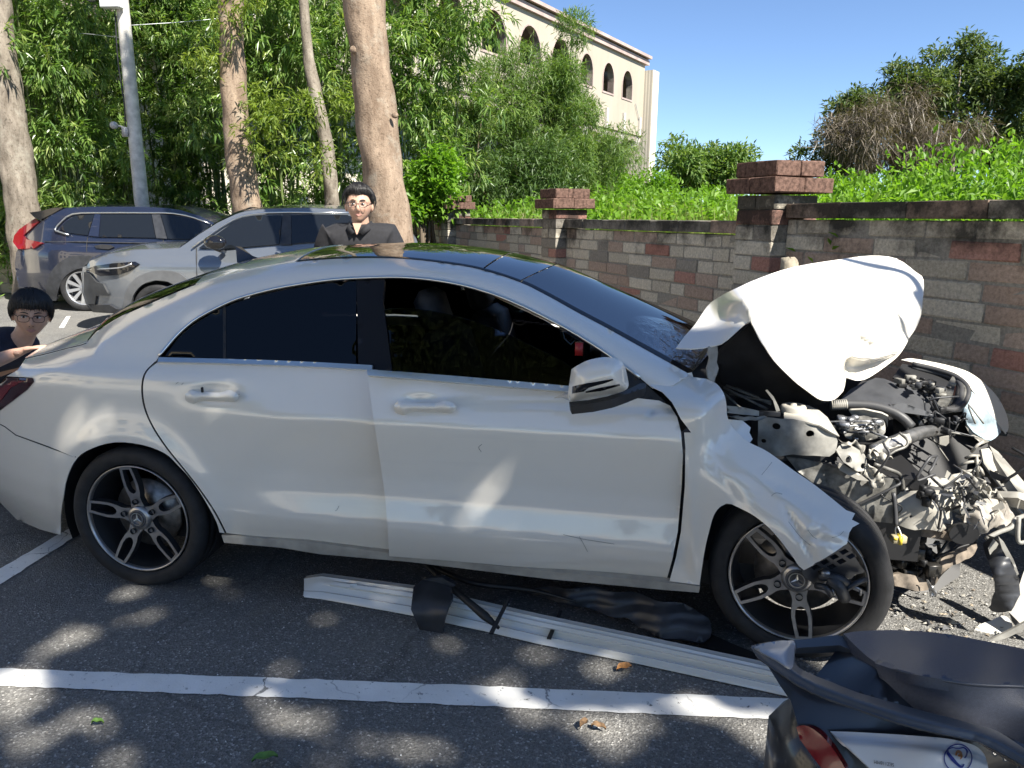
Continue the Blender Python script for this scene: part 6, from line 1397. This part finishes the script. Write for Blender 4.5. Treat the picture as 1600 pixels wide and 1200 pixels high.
def fingers(par, base, d, sd, u, s=1.):
    for i, (off, L, cur) in enumerate([(-.032, .068, .5), (-.011, .078, .45), (.011, .074, .5), (.031, .058, .6)]):
        p0 = base+sd*off*s-d*.02*s; j = {'a': (p0, .0095*s)}; e = []; pv = 'a'; dd = d.copy(); p = p0
        for k in range(3):
            dd = unit(dd-u*cur*.32); p = p+dd*(L/2.6)*s*(1 if k else 1.25); n = 'abcd'[k+1]; j[n] = (p, (.0090-.0012*k)*s); e.append((pv, n)); pv = n
        skin_mesh('finger', j, e, SKIN, par, 1)
    p0 = base-d*.06*s-sd*.028*s; skin_mesh('thumb', {'a': (p0, .012*s), 'b': (p0-sd*.026*s+d*.025*s-u*.006*s, .0115*s), 'c': (p0-sd*.038*s+d*.055*s-u*.014*s, .0095*s)}, [('a', 'b'), ('b', 'c')], SKIN, par, 1)

def to_world(o3, yaw):
    c, n = math.cos(yaw), math.sin(yaw)
    return lambda p: np.array([o3[0]+c*p[0]-n*p[1], o3[1]+n*p[0]+c*p[1], o3[2]+p[2]])
# ---- standing man behind the car. local: x = his left.. picture right, y away from us (he faces -y)
hc = AT(561, 319, 4.95); base = np.array([hc[0], hc[1], 0.]); L_ = to_world(base, -YAW); Z = hc[2]
man = thing('person', 'person with short black hair, glasses and black collared shirt standing behind the car roof', 'person', base, 'people beside the wreck')
lc = lambda x, y, z: L_((x, y, z+(.045 if z > Z-.5 and z < Z-.09 else 0)))
J = {'pel': (lc(0, .05, Z-.74), (.15, .11)), 'waist': (lc(0, .04, Z-.55), (.145, .10)), 'chest': (lc(.0, .06, Z-.38), (.14, .085)), 'neck0': (lc(0, .04, Z-.20), .064), 'neck1': (lc(0, .005, Z-.10), .056), 'skull': (lc(0, 0, Z-.02), .06)}
Ed = [('pel', 'waist'), ('waist', 'chest'), ('chest', 'neck0'), ('neck0', 'neck1'), ('neck1', 'skull')]
for sx, n in ((-1, 'l'), (1, 'r')):
    J[n+'sh'] = (lc(sx*.165, .06, Z-.27), .052); J[n+'el'] = (lc(sx*.245, .06, Z-.52), .045); J[n+'wr'] = (lc(sx*.235, -.06, Z-.76), .030); J[n+'hip'] = (lc(sx*.09, .05, Z-.84), .09); J[n+'kn'] = (lc(sx*.10, .04, .47), .062); J[n+'an'] = (lc(sx*.10, .07, .08), .042); J[n+'toe'] = (lc(sx*.115, -.09, .035), .035)
    Ed += [('chest', n+'sh'), (n+'sh', n+'el'), (n+'el', n+'wr'), ('pel', n+'hip'), (n+'hip', n+'kn'), (n+'kn', n+'an'), (n+'an', n+'toe')]
    b, d, sd, u = hand(J, Ed, J[n+'wr'][0], n+'wr', (.0, -.15, -1), LV_R.tolist()+[0], (-sx, 0, 0)); fingers(man, b, d, np.r_[-LV_F, 0]*1., np.array([-sx, 0, 0.]))
skin_mesh('body', J, Ed, SKIN, man)
SJ = {'hem': (lc(0, .05, Z-.80), (.185, .14)), 'waist': (lc(0, .045, Z-.58), (.185, .14)), 'chest': (lc(0, .045, Z-.36), (.21, .15)), 'yoke': (lc(0, .05, Z-.225), (.15, .115)), 'collar': (lc(0, .045, Z-.17), (.080, .072))}
SE = [('hem', 'waist'), ('waist', 'chest'), ('chest', 'yoke'), ('yoke', 'collar')]
for sx, n in ((-1, 'l'), (1, 'r')):
    SJ[n+'s'] = (lc(sx*.168, .055, Z-.25), .104); SJ[n+'m'] = (lc(sx*.235, .06, Z-.37), .088); SJ[n+'e'] = (lc(sx*.25, .06, Z-.50), .070); SE += [('yoke', n+'s'), (n+'s', n+'m'), (n+'m', n+'e')]
shirt = skin_mesh('shirt', SJ, SE, CLOTHB, man)
for sx in (-1, 1):                                                  # collar wings and V opening
    m = MB(); v = [lc(sx*.070, .03, Z-.150), lc(sx*.060, -.035, Z-.165), lc(sx*.008, -.092, Z-.215), lc(sx*.036, -.100, Z-.240), lc(sx*.080, -.055, Z-.205), lc(sx*.088, .03, Z-.178)]
    m.add(v+[p+lc(0, .006, 0)-base*[1, 1, 0] if False else p+np.r_[LV_F*.006, 0] for p in v], [(0, 1, 4, 5), (1, 2, 3, 4), (6, 11, 10, 7), (7, 10, 9, 8), (1, 0, 6, 7), (2, 1, 7, 8), (3, 2, 8, 9), (4, 3, 9, 10), (5, 4, 10, 11)]); m.build('collar', CLOTHB, shirt)
m = MB(); m.add([lc(-.03, -.080, Z-.165), lc(.03, -.080, Z-.165), lc(.003, -.104, Z-.235), lc(-.003, -.104, Z-.235)], [(0, 1, 2, 3)]); m.build('neck_skin', SKIN, shirt)
PJ = {'p': (lc(0, .05, Z-.78), (.165, .125))}; PE = []
for sx, n in ((-1, 'l'), (1, 'r')): PJ[n+'h'] = (lc(sx*.095, .05, Z-.90), .10); PJ[n+'k'] = (lc(sx*.10, .04, .47), .078); PJ[n+'a'] = (lc(sx*.10, .07, .10), .068); PE += [('p', n+'h'), (n+'h', n+'k'), (n+'k', n+'a')]
skin_mesh('trousers', PJ, PE, JEANS, man)
for sx in (-1, 1): m = MB(); m.ball(lc(sx*.11, -.02, .05), (.055, .14, .055), 12, 8); m.V[-1][:, 2] = np.maximum(m.V[-1][:, 2], .0); m.build('shoe', DARK, man)
head(man, lc(0, 0, Z-.005), math.pi-YAW+.0+.12, .02, 0., 1.0, 'up', 1.05)
# ---- crouching man behind the boot
hc = AT(49, 490, 3.98); cro = np.array([hc[0], hc[1], 0.])
cm = thing('person', 'crouching person with fringe, glasses and navy shirt leaning over the boot lid', 'person', cro+[-.25, 0, 0], 'people beside the wreck')
C0 = lambda a, b, z: cro+a*np.r_[LV_R, 0]+b*np.r_[LV_F, 0]+np.array([0, 0, z])       # a to picture right, b away
Z = hc[2]
hd_t = unp(42, 546, .36); hd_w = unp(22, 553, .33)
J = {'pel': (C0(-.62, .10, .46), (.15, .12)), 'waist': (C0(-.50, .08, .60), (.14, .11)), 'chest': (C0(-.24, .06, Z-.26), (.13, .10)), 'neck0': (C0(-.09, .03, Z-.15), .060), 'neck1': (C0(-.045, .015, Z-.09), .054), 'skull': (C0(0, 0, Z-.01), .06),
     'rsh': (C0(-.21, -.13, Z-.23), .050), 'rel': (unp(-62, 585, .02), .045), 'rwr': (hd_w, .029), 'lsh': (C0(-.2, .22, Z-.25), .062), 'lel': (C0(-.08, .36, Z-.46), .045), 'lwr': (C0(-.1, .30, Z-.68), .03)}
Ed = [('pel', 'waist'), ('waist', 'chest'), ('chest', 'neck0'), ('neck0', 'neck1'), ('neck1', 'skull'), ('chest', 'rsh'), ('rsh', 'rel'), ('rel', 'rwr'), ('chest', 'lsh'), ('lsh', 'lel'), ('lel', 'lwr')]
for sx, n in ((-1, 'r'), (1, 'l')):
    J[n+'hip'] = (C0(-.62, .10+sx*.10, .42), .09); J[n+'kn'] = (C0(-.20, .12+sx*.16, .44), .065); J[n+'an'] = (C0(-.42, .10+sx*.15, .08), .045); J[n+'toe'] = (C0(-.24, .10+sx*.16, .03), .036); Ed += [('pel', n+'hip'), (n+'hip', n+'kn'), (n+'kn', n+'an'), (n+'an', n+'toe')]
b, d, sd, u = hand(J, Ed, hd_w, 'rwr', hd_t-hd_w, (0.2, 1, 0), (0, 0, 1)); fingers(cm, b, d, np.array([.1, 1., 0.]), np.array([0, 0, 1.]))
b, d, sd, u = hand(J, Ed, J['lwr'][0], 'lwr', (.2, -.2, -1), (0.2, 1, 0), (0, 0, 1)); fingers(cm, b, d, np.array([.1, 1., 0.]), np.array([0, 0, 1.]))
skin_mesh('body', J, Ed, SKIN, cm)
SJ = {'hem': (C0(-.66, .10, .50), (.17, .14)), 'waist': (C0(-.52, .08, .62), (.17, .135)), 'chest': (C0(-.26, .06, Z-.22), (.19, .15)), 'yoke': (C0(-.14, .035, Z-.145), (.135, .115)), 'collar': (C0(-.10, .03, Z-.115), .080), 'rs': (C0(-.22, -.14, Z-.22), .105), 'rm': (C0(-.29, -.25, Z-.30), .090), 'ls': (C0(-.19, .20, Z-.26), .080), 'lm': (C0(-.11, .27, Z-.33), .072)}
skin_mesh('shirt', SJ, [('hem', 'waist'), ('waist', 'chest'), ('chest', 'yoke'), ('yoke', 'collar'), ('yoke', 'rs'), ('rs', 'rm'), ('yoke', 'ls'), ('ls', 'lm')], CLOTHN, cm)
PJ = {'p': (C0(-.64, .10, .46), (.165, .13))}; PE = []
for sx, n in ((-1, 'r'), (1, 'l')): PJ[n+'h'] = (C0(-.60, .10+sx*.10, .42), .10); PJ[n+'k'] = (C0(-.20, .12+sx*.16, .44), .08); PJ[n+'a'] = (C0(-.40, .10+sx*.15, .12), .065); PE += [('p', n+'h'), (n+'h', n+'k'), (n+'k', n+'a')]
skin_mesh('trousers', PJ, PE, JEANS, cm)
for sx in (-1, 1): m = MB(); m.ball(C0(-.32, .10+sx*.155, .05), (.14, .055, .055), 12, 8); m.V[-1][:, 2] = np.maximum(m.V[-1][:, 2], .0); m.build('shoe', DARK, cm)
head(cm, C0(0, 0, Z), math.pi-YAW+.55, -.16, -.10, 1.04, 'down', 1.04)
# ================================================================== THINGS ON THE GROUND
WSILL = m_paint('scuffed_white_plastic', (.68, .67, .62), .2)
Lp = [(475, 933), (507, 937), (640, 961), (760, 987), (840, 1006), (1000, 1038), (1180, 1077), (1262, 1095)]; Up = [(471, 904), (500, 899), (650, 919), (760, 945), (830, 961), (1000, 997), (1180, 1036), (1262, 1055)]
La = np.array(Lp, float); Ua = np.array(Up, float); xs = np.linspace(475, 1262, 60); rows = []
for x in xs:
    l = G(x, np.interp(x, La[:, 0], La[:, 1]), .006); u = unp(x, np.interp(x, Ua[:, 0], Ua[:, 1]), l[1]+.075)
    t = (x-475)/(1262-475); st = sstep(.02, .12, t); r = []
    for f, o in [(0, .0), (.10, -.004), (.30, -.004), (.34, .012*st), (.60, .010*st), (.66, -.010*st), (.80, -.012*st), (.86, .004*st), (.97, .0), (1, .006)]: r.append(l+(u-l)*f+np.array([0, o, -o*.6]))
    r += [u+np.array([0, .025, -.002]), u+np.array([0, .030, -.03]), l+np.array([0, .075, .0])]
    rows.append(r)
trim = thing('sill_trim', 'long white plastic sill trim fallen on the asphalt under the doors', 'car part', G(840, 1000)); m = MB(); m.grid(np.array(rows)); o = m.build('trim_panel', WSILL, trim); o.data.set_sharp_from_angle(angle=math.radians(28))
for k, (x, y) in enumerate([(552, 914), (588, 925), (605, 923)]):
    m = MB(); q = unp(x, y, G(x, 945)[1]+.035); m.box(q, (.03, .01, .012), rz=rng.uniform(-.5, .5), bev=.002); m.build('scuff_flake', WHITEP, trim)
S7 = lambda name, poly, d, mat, par=None, step=6, th=.01, bump=None, fr=CARF: sheet(name, poly, d if np.isscalar(d) else tps(d), mat, par, step, th, fr, mode='px', bump=bump)
yb = G(690, 985)[1]
clip = thing('plastic_bracket', 'black plastic bracket hooked over the fallen white sill trim', 'car part', G(675, 990))
S7('plate', [(646, 917), (660, 906), (680, 908), (706, 919), (708, 934), (700, 950), (694, 972), (691, 992), (682, 988), (658, 991), (652, 975), (642, 952)], [(646, 917, yb+.10), (706, 919, yb+.10), (642, 952, yb-.01), (700, 950, yb-.02), (691, 992, yb-.02), (655, 990, yb-.01)], DKGREY, clip, 5, .012)
S7('flange', [(660, 905), (690, 902), (712, 914), (706, 920), (684, 910)], yb+.12, DKGREY, clip, 5, .02)
m = MB(); m.tube([unp(664, 880, yb+.30), unp(690, 905, yb+.2), unp(725, 935, yb+.06), unp(757, 962, yb+.0), unp(780, 982, yb-.02)], [.014, .013, .014, .018, .006], 7, sub=3); m.tube([unp(664, 880, yb+.32), unp(700, 896, yb+.3), unp(745, 912, yb+.2), unp(830, 922, yb+.2), unp(900, 940, yb+.15)], [.006, .012, .012, .010, .005], 6, sub=4); tag(m.build('plastic_rod', DARK), 'thin broken black plastic rods tangled over the white sill trim', 'car part')
for a, b, lab in [((794, 940), (768, 992), 'left black clip strip lying across the white sill trim'), ((876, 958), (858, 1000), 'right black clip strip lying across the white sill trim')]:
    m = MB(); p0 = unp(*a, G(a[0], 1005)[1]+.11); p1 = unp(*b, G(b[0], 1005)[1]-.012); d = p1-p0; m.add([p0+[-.006, 0, .004], p0+[.006, 0, .004], p1+[.008, -.006, .006], p1+[-.008, -.006, .006], p0+[-.006, 0, .012], p0+[.006, 0, .012], p1+[.008, -.01, .014], p1+[-.008, -.01, .014]], [(0, 3, 2, 1), (4, 5, 6, 7), (0, 1, 5, 4), (1, 2, 6, 5), (2, 3, 7, 6), (3, 0, 4, 7)]); tag(m.build('clip_strip', DARK, smooth=False), lab, 'car part', 'clip strips on the sill trim')
yl = G(1000, 985)[1]
lin = thing('underbody_liner', 'torn black underbody liner lying below the front door', 'car part', G(1000, 985)); S7('liner_sheet', smooth_poly([(806, 922), (850, 917), (890, 917), (940, 921), (990, 928), (1040, 938), (1068, 946), (1100, 958), (1110, 972), (1110, 994), (1085, 1000), (1040, 996), (1005, 985), (975, 965), (930, 955), (870, 940)], 2), [(x, y, G(x, y, h)[1]) for x, y, h in [(806, 922, .03), (890, 917, .13), (990, 928, .13), (1100, 958, .10), (1110, 994, .05), (1005, 985, .05), (930, 955, .05), (1050, 965, .11)]], DKGREY, lin, 6, .008, lambda p, q: np.array([0, .012*math.sin(q[0]*.09)+.008*math.sin(q[1]*.3), 0]))
S7('liner_flap', [(1085, 998), (1110, 990), (1150, 1008), (1185, 1022), (1180, 1032), (1140, 1022), (1100, 1010)], [(x, y, G(x, y, .03)[1]) for x, y in [(1085, 998), (1185, 1022), (1140, 1022), (1110, 990)]], DARK, lin, 5, .008)
bf = thing('bumper_fragment', 'bright white broken bumper piece on the ground at the right edge', 'car part', G(1570, 1000)); yf_ = G(1560, 1000)[1]
S7('bumper_skin', [(1612, 860), (1598, 898), (1590, 922), (1575, 955), (1588, 968), (1604, 985), (1640, 990), (1640, 860)], [(1612, 860, yf_+.12), (1575, 955, yf_+.06), (1604, 985, yf_+.0), (1640, 870, yf_+.1)], WHITE, bf, 6, .008)
S7('bumper_lip', smooth_poly([(1520, 988), (1530, 976), (1548, 970), (1564, 962), (1576, 966), (1582, 982), (1560, 996), (1540, 1003), (1526, 1001)], 2), [(1520, 988, yf_+.05), (1564, 962, yf_+.14), (1582, 982, yf_+.08), (1540, 1003, yf_+.0)], WSILL, bf, 5, .01)
S7('bumper_edge', [(1522, 1002), (1545, 1001), (1582, 983), (1606, 970), (1606, 980), (1580, 994), (1545, 1008)], yf_-.01, PRIM, bf, 5, .01)
S7('inner_bracket', smooth_poly([(1576, 953), (1590, 958), (1600, 970), (1592, 982), (1582, 972)], 2), yf_+.08, DKGREY, bf, 5, .01)
# shards of glass, plastic and trim strewn under the nose
m = MB()
for i in range(420):
    x = rng.normal(1450, 75); y = rng.normal(955, 38)
    if not (1385 < x < 1620 and 880 < y < 1030): continue
    p = G(x, y, .004); r = rng.uniform(.003, .014)*(1 if rng.random() < .9 else 2); a = rng.uniform(0, 6.28, 3); v = [p+r*np.array([math.cos(t), math.sin(t), rng.uniform(0, .5)]) for t in a]+[p+np.array([0, 0, r*.7])]
    m.add(v, [(0, 1, 3), (1, 2, 3), (2, 0, 3), (0, 2, 1)], m=int(rng.choice(4, p=[.4, .25, .2, .15])))
stuff(m.build('crash_debris', [PRIML, DKGREY, simple('sand_grit', (.32, .27, .2), .9), RUST], smooth=False))
for x, y, l, w, mt in [(1398, 975, .05, .012, WHITEP), (1543, 963, .05, .02, WHITEP), (1375, 984, .03, .01, WHITEP)]: pass
m = MB()
for i in range(700):                                               # loose grit and small chips over the lot
    x = rng.uniform(-50, 1400); y = rng.uniform(930, 1230); p = G(x, y, .003); r = rng.uniform(.0015, .005); a = rng.uniform(0, 6.28, 3); m.add([p+r*np.array([math.cos(t), math.sin(t), 0]) for t in a]+[p+np.array([0, 0, r])], [(0, 1, 3), (1, 2, 3), (2, 0, 3)], m=int(rng.random() < .35))
stuff(m.build('loose_grit', [simple('grit', (.28, .26, .23), .9), WHITEP], smooth=False))
for i in range(90):
    pass
def fallen_leaf(px, py, L, W, rz, mat, lab):
    c = G(px, py, .004); m = MB(); P = []
    for u in np.linspace(0, 1, 7):
        w = W*math.sin(math.pi*min(1, u*1.02))**.8*.5+.0004; z = .004+.012*abs(math.sin(u*3.1))+.004*math.sin(u*9)
        P.append([np.array([(u-.5)*L, -w, z+.008]), np.array([(u-.5)*L, 0, z]), np.array([(u-.5)*L, w, z+.011])])
    P = np.array(P); a, b = math.cos(rz), math.sin(rz); P = P@np.array([[a, -b, 0], [b, a, 0], [0, 0, 1]]).T+c; m.grid(P); tag(m.build('fallen_leaf', mat), lab, 'leaf', 'fallen leaves on the asphalt')
ORG = simple('orange_leaf', (.34, .16, .05), .7, nscale=60, namt=.4); BRN = simple('brown_leaf', (.20, .12, .06), .8, nscale=60, namt=.4); GRN = simple('green_leaf', (.12, .24, .04), .5, nscale=60, namt=.3)
fallen_leaf(975, 1048, .06, .032, .5, ORG, 'curled orange leaf on the asphalt below the sill trim'); fallen_leaf(935, 1141, .05, .02, -.2, BRN, 'brown leaf on the asphalt, lower centre'); fallen_leaf(912, 1136, .045, .022, 1.1, BRN, 'dark brown leaf left of its brown neighbour in the lower centre')
fallen_leaf(414, 1190, .075, .03, .45, GRN, 'green leaf at the bottom edge of the asphalt'); fallen_leaf(1241, 1153, .05, .025, .9, ORG, 'small yellow orange leaf beside the scooter tail'); fallen_leaf(153, 1134, .04, .014, .2, GRN, 'small green leaf in the sun spot at lower left')
for x, y, lab in [(310, 757, 'a'), ]: pass

# ================================================================== SCOOTER TAIL, LOWER RIGHT
SEATV = simple('blue_black_vinyl', (.055, .060, .080), .36, nscale=200, namt=.15, bumps=.25, bscale=900); SCB = simple('scooter_black', (.014, .015, .019), .3, coat=.4); RAILM = simple('grey_rail', (.075, .08, .09), .38, .3); WSC = simple('scooter_white', (.66, .68, .70), .22, coat=.6); TLR = simple('scooter_lamp', (.16, .008, .010), .1, coat=.6)
sc_ = thing('scooter', 'dark scooter seat and tail with white side panel and red lamp at lower right', 'scooter', CAMF.wor(np.array([.75, 1.18, 0])))
Q = lambda name, poly, d, mat, par=None, step=6, th=.02, bump=None, mode='px': sheet(name, poly, (d if callable(d) or np.isscalar(d) else tps(d)), mat, par or sc_, step, th, CAMF, mode='px', bump=bump)
Q('seat', smooth_poly([(1318, 990), (1345, 986), (1407, 984.5), (1476, 990), (1531, 1000), (1610, 1016), (1680, 1034)], 3)+[(1680, 1074), (1610, 1072), (1517, 1068)]+smooth_poly([(1517, 1068), (1440, 1056), (1400, 1046), (1368, 1035), (1342, 1014), (1318, 990)], 3)[:-1], [(1318, 990, 1.37), (1407, 985, 1.40), (1476, 991, 1.40), (1600, 1014, 1.38), (1680, 1034, 1.37), (1520, 1067, 1.19), (1600, 1070, 1.18), (1680, 1074, 1.18), (1366, 1036, 1.26), (1450, 1030, 1.26), (1580, 1040, 1.27)], SEATV)
ss = Q('seat_side', smooth_poly([(1366, 1036), (1400, 1047), (1440, 1057), (1517, 1069.5), (1610, 1073.5), (1680, 1076)], 3)+[(1680, 1200), (1610, 1168), (1559, 1143), (1517, 1134), (1435, 1112), (1385, 1090)], [(1366, 1036, 1.25), (1440, 1057, 1.195), (1517, 1069, 1.178), (1610, 1073, 1.168), (1610, 1120, 1.14), (1517, 1134, 1.16), (1610, 1168, 1.15), (1680, 1200, 1.13), (1435, 1112, 1.20)], SEATV)
MB().tube([CAMF.wor(unp(x, y, d, CAMF)) for x, y, d in [(1400, 1046.5, 1.216), (1440, 1056.5, 1.193), (1517, 1069, 1.176), (1610, 1073, 1.166), (1680, 1075, 1.165)]], .003, 6, sub=4).build('seat_piping', simple('piping', (.07, .075, .09), .4), ss)
railp = [(1174, 1009), (1200, 1003), (1240, 1000), (1243, 1015), (1242, 1034), (1256, 1048), (1300, 1066), (1340, 1082), (1400, 1099), (1435, 1109), (1480, 1120), (1517, 1130), (1548, 1138), (1572, 1150), (1610, 1176), (1660, 1210), (1640, 1225), (1600, 1196), (1572, 1180), (1545, 1166), (1520, 1156), (1470, 1146), (1400, 1128), (1330, 1104), (1270, 1082), (1225, 1056), (1196, 1036), (1180, 1022)]
rd = tps([(1174, 1009, 1.30), (1240, 1003, 1.33), (1250, 1048, 1.22), (1340, 1092, 1.15), (1435, 1118, 1.12), (1545, 1150, 1.09), (1610, 1185, 1.06), (1200, 1036, 1.24)]); ra = np.array(railp+[railp[0]])
def Yrl(px, py): d = dist_line([(px, py)], ra)[0]; return rd(px, py)-.024*(1-math.exp(-(d/9.)**1.6))
Q('grab_rail', smooth_poly(railp+[railp[0]], 2)[:-1], Yrl, RAILM, step=3, th=.004)
Q('rail_blade', smooth_poly([(1178, 1011), (1200, 1004), (1239, 1001), (1241, 1015), (1240, 1033), (1236, 1045), (1215, 1032), (1195, 1022)], 2), lambda a, b: Yrl(a, b)-.004, simple('silver_blade', (.30, .32, .35), .35, .4), step=4, th=.006)
Q('rail_bridge', [(1236, 1001), (1270, 997), (1308, 992), (1330, 996), (1352, 1018), (1340, 1020), (1312, 1008), (1250, 1012), (1240, 1014)], [(1236, 1001, 1.335), (1308, 993, 1.37), (1340, 1018, 1.33), (1250, 1012, 1.325)], RAILM, step=5)
Q('tail_cover', [(1330, 1008), (1352, 1018), (1372, 1038), (1440, 1078), (1435, 1112), (1340, 1084), (1275, 1056), (1310, 1012)], [(1330, 1008, 1.36), (1372, 1038, 1.27), (1435, 1112, 1.2), (1275, 1056, 1.28)], SCB)
Q('tail_body', [(1198, 1038), (1225, 1056), (1270, 1082), (1330, 1104), (1400, 1129), (1470, 1148), (1520, 1157), (1560, 1180), (1610, 1210), (1610, 1260), (1310, 1260), (1278, 1200), (1255, 1158), (1243, 1120), (1236, 1096), (1218, 1070)], [(1198, 1038, 1.27), (1330, 1104, 1.19), (1470, 1148, 1.155), (1610, 1210, 1.10), (1310, 1260, 1.12), (1243, 1120, 1.2), (1610, 1260, 1.10)], SCB)
tl_ = Q('tail_light', smooth_poly([(1244, 1136), (1256, 1133), (1272, 1140), (1292, 1158), (1312, 1186), (1322, 1210), (1296, 1210), (1280, 1196), (1262, 1172), (1250, 1156)], 2), [(1244, 1136, 1.18), (1272, 1140, 1.155), (1312, 1186, 1.12), (1296, 1210, 1.12), (1262, 1172, 1.15)], TLR, step=4)
pd = tps([(1297, 1143, 1.165), (1407, 1150, 1.135), (1523, 1168, 1.105), (1540, 1182, 1.095), (1545, 1215, 1.075), (1363, 1205, 1.10), (1325, 1167, 1.135), (1450, 1178, 1.095)])
def Ypan(px, py): return pd(px, py)-.010*sstep(0, 14, py-np.interp(px, [1297, 1407, 1471, 1523, 1540], [1146, 1156, 1164, 1174, 1182]))
pan = Q('side_panel', smooth_poly([(1297, 1142.5), (1340, 1144), (1407, 1148), (1471, 1153), (1500, 1158), (1523, 1165), (1536, 1176), (1542, 1190), (1550, 1230)], 3)+[(1395, 1240), (1363, 1204), (1342, 1184), (1322, 1165)], Ypan, WSC, step=4, th=.006)
BLUEI = simple('blue_print', (.02, .035, .22), .4); ORI = simple('orange_print', (.50, .20, .06), .4)
def onpan(u, v, off=.0016):
    q = unp(1497+22.5*u, 1184.5-22.5*v, Ypan(1497+22.5*u, 1184.5-22.5*v)-off, CAMF); return CAMF.wor(q)
def decal(name, rings, mat):
    m = MB()
    for a, b in rings:
        P = np.array([[onpan(*p) for p in a], [onpan(*p) for p in b]]); m.grid(P)
    return m.build(name, mat, pan)
cir = lambda r, a0=0, a1=2*math.pi, n=40: [(r*math.cos(t), r*math.sin(t)) for t in np.linspace(a0, a1, n)]
def stroke(pts, w):
    p = spline(np.array(pts, float), 6); t = np.gradient(p, axis=0); t = unit(t); nn = np.c_[-t[:, 1], t[:, 0]]; ww = np.array([np.interp(i/(len(p)-1), np.linspace(0, 1, len(w)), w) for i in range(len(p))])[:, None]; return (p+nn*ww, p-nn*ww)
decal('round_logo', [(cir(1.0), cir(.92)), stroke([(-.72, .62), (-.70, .35), (-.40, -.05), (-.08, -.40), (.25, -.62), (.42, -.42)], [.05, .10, .13, .10, .07, .04]), stroke([(-.70, .60), (-.40, .72), (.0, .66), (.40, .72), (.62, .50), (.58, .20), (.45, .0)], [.03, .04, .03, .05, .06, .06, .04])]+[stroke([(-.35+.24*i, -.78), (-.25+.24*i, -.72)], [.05, .05]) for i in range(4)], BLUEI)
decal('round_logo_flame', [stroke([(-.15, .18), (-.05, .45), (.15, .40), (.24, .12), (.16, -.08)], [.05, .09, .10, .08, .03]), stroke([(.0, .12), (.08, .22), (.12, .08)], [.04, .05, .03])], ORI)
tc = bpy.data.curves.new('panel_text', 'FONT'); tc.body = 'SEZ118MM'; tc.size = 1.; tc.align_x = 'CENTER'; tc.align_y = 'CENTER'; to_ = bpy.data.objects.new('panel_text', tc); COL.objects.link(to_)
dg = bpy.context.evaluated_depsgraph_get(); tm_ = bpy.data.meshes.new_from_object(to_.evaluated_get(dg)); bpy.data.objects.remove(to_)
tv = np.array([v.co for v in tm_.vertices]); tv[:, :2] *= -1; wd = tv[:, 0].max()-tv[:, 0].min()
TV = []
for v in tv:
    u, w = v[0]/wd*31, v[1]/wd*31*1.15; x, y = 1381+u, 1192.5-w+u*.16; TV.append(CAMF.wor(unp(x, y, Ypan(x, y)-.0016, CAMF)))
mesh_obj('panel_lettering', TV, [tuple(p.vertices) for p in tm_.polygons], simple('print_grey', (.06, .055, .05), .5), pan, smooth=False)
m = MB(); R7 = CAMF.R; cw = CAMF.wor(np.array([.78, 1.28, .26])); m.lathe([(.17, -.06), (.21, -.062), (.25, -.045), (.262, 0), (.25, .045), (.21, .062), (.17, .06)], axis='y', n=32); m.V = [V@R7.T+cw for V in m.V]; m.build('rear_wheel', RUB, sc_)
MB().box(CAMF.wor(np.array([.85, 1.29, .46])), (.62, .22, .36), rz=-YAW, bev=.05).build('engine_cover', SCB, sc_)
scratches('scratch_marks', [[(1190, 742), (1200, 730), (1206, 722)], [(1205, 775), (1212, 770), (1222, 772)], [(1262, 828), (1270, 838), (1276, 842)], [(1300, 840), (1312, 836), (1318, 830)], [(1232, 815), (1250, 838), (1266, 852)]], lambda x, y: FEN(x, y)-.016, fend)
scratches('scratch_marks', [[(752, 706), (748, 699), (753, 694)], [(905, 838), (912, 850), (918, 862)], [(880, 835), (910, 842), (960, 850)]], lambda x, y: Yfd(x, y), fdoor, -.001)
scratches('scratch_marks', [[(275, 600), (279, 597)], [(284, 601), (287, 598)], [(530, 790), (527, 796), (524, 798)]], Ycar, rdoor, -.002)
# unseen twigs added to cast the shadow band and blot on the bonnet
tw = [unp(x, y, HOOD(x, y))+SUN*2.7 for x, y in [(1318, 404), (1350, 411), (1395, 419), (1424, 432), (1440, 456), (1446, 480)]]
m = MB(); m.tube([tw[0]-(tw[1]-tw[0])*.5]+tw+[tw[-1]+SUN*1.2, tw[-1]+SUN*2.5+[1.2, -1.2, .4]], [.006, .016, .020, .022, .024, .026, .03, .04, .05], 7, sub=4)
tw2 = [unp(x, y, HOOD(x, y))+SUN*2.9 for x, y in [(1404, 484), (1413, 500), (1420, 520), (1424, 534)]]; m.tube(tw2+[tw[-1]+SUN*.6], [.004, .018, .014, .012, .012], 7, sub=3)
m.build('added_shadow_limb', BARK, shade)
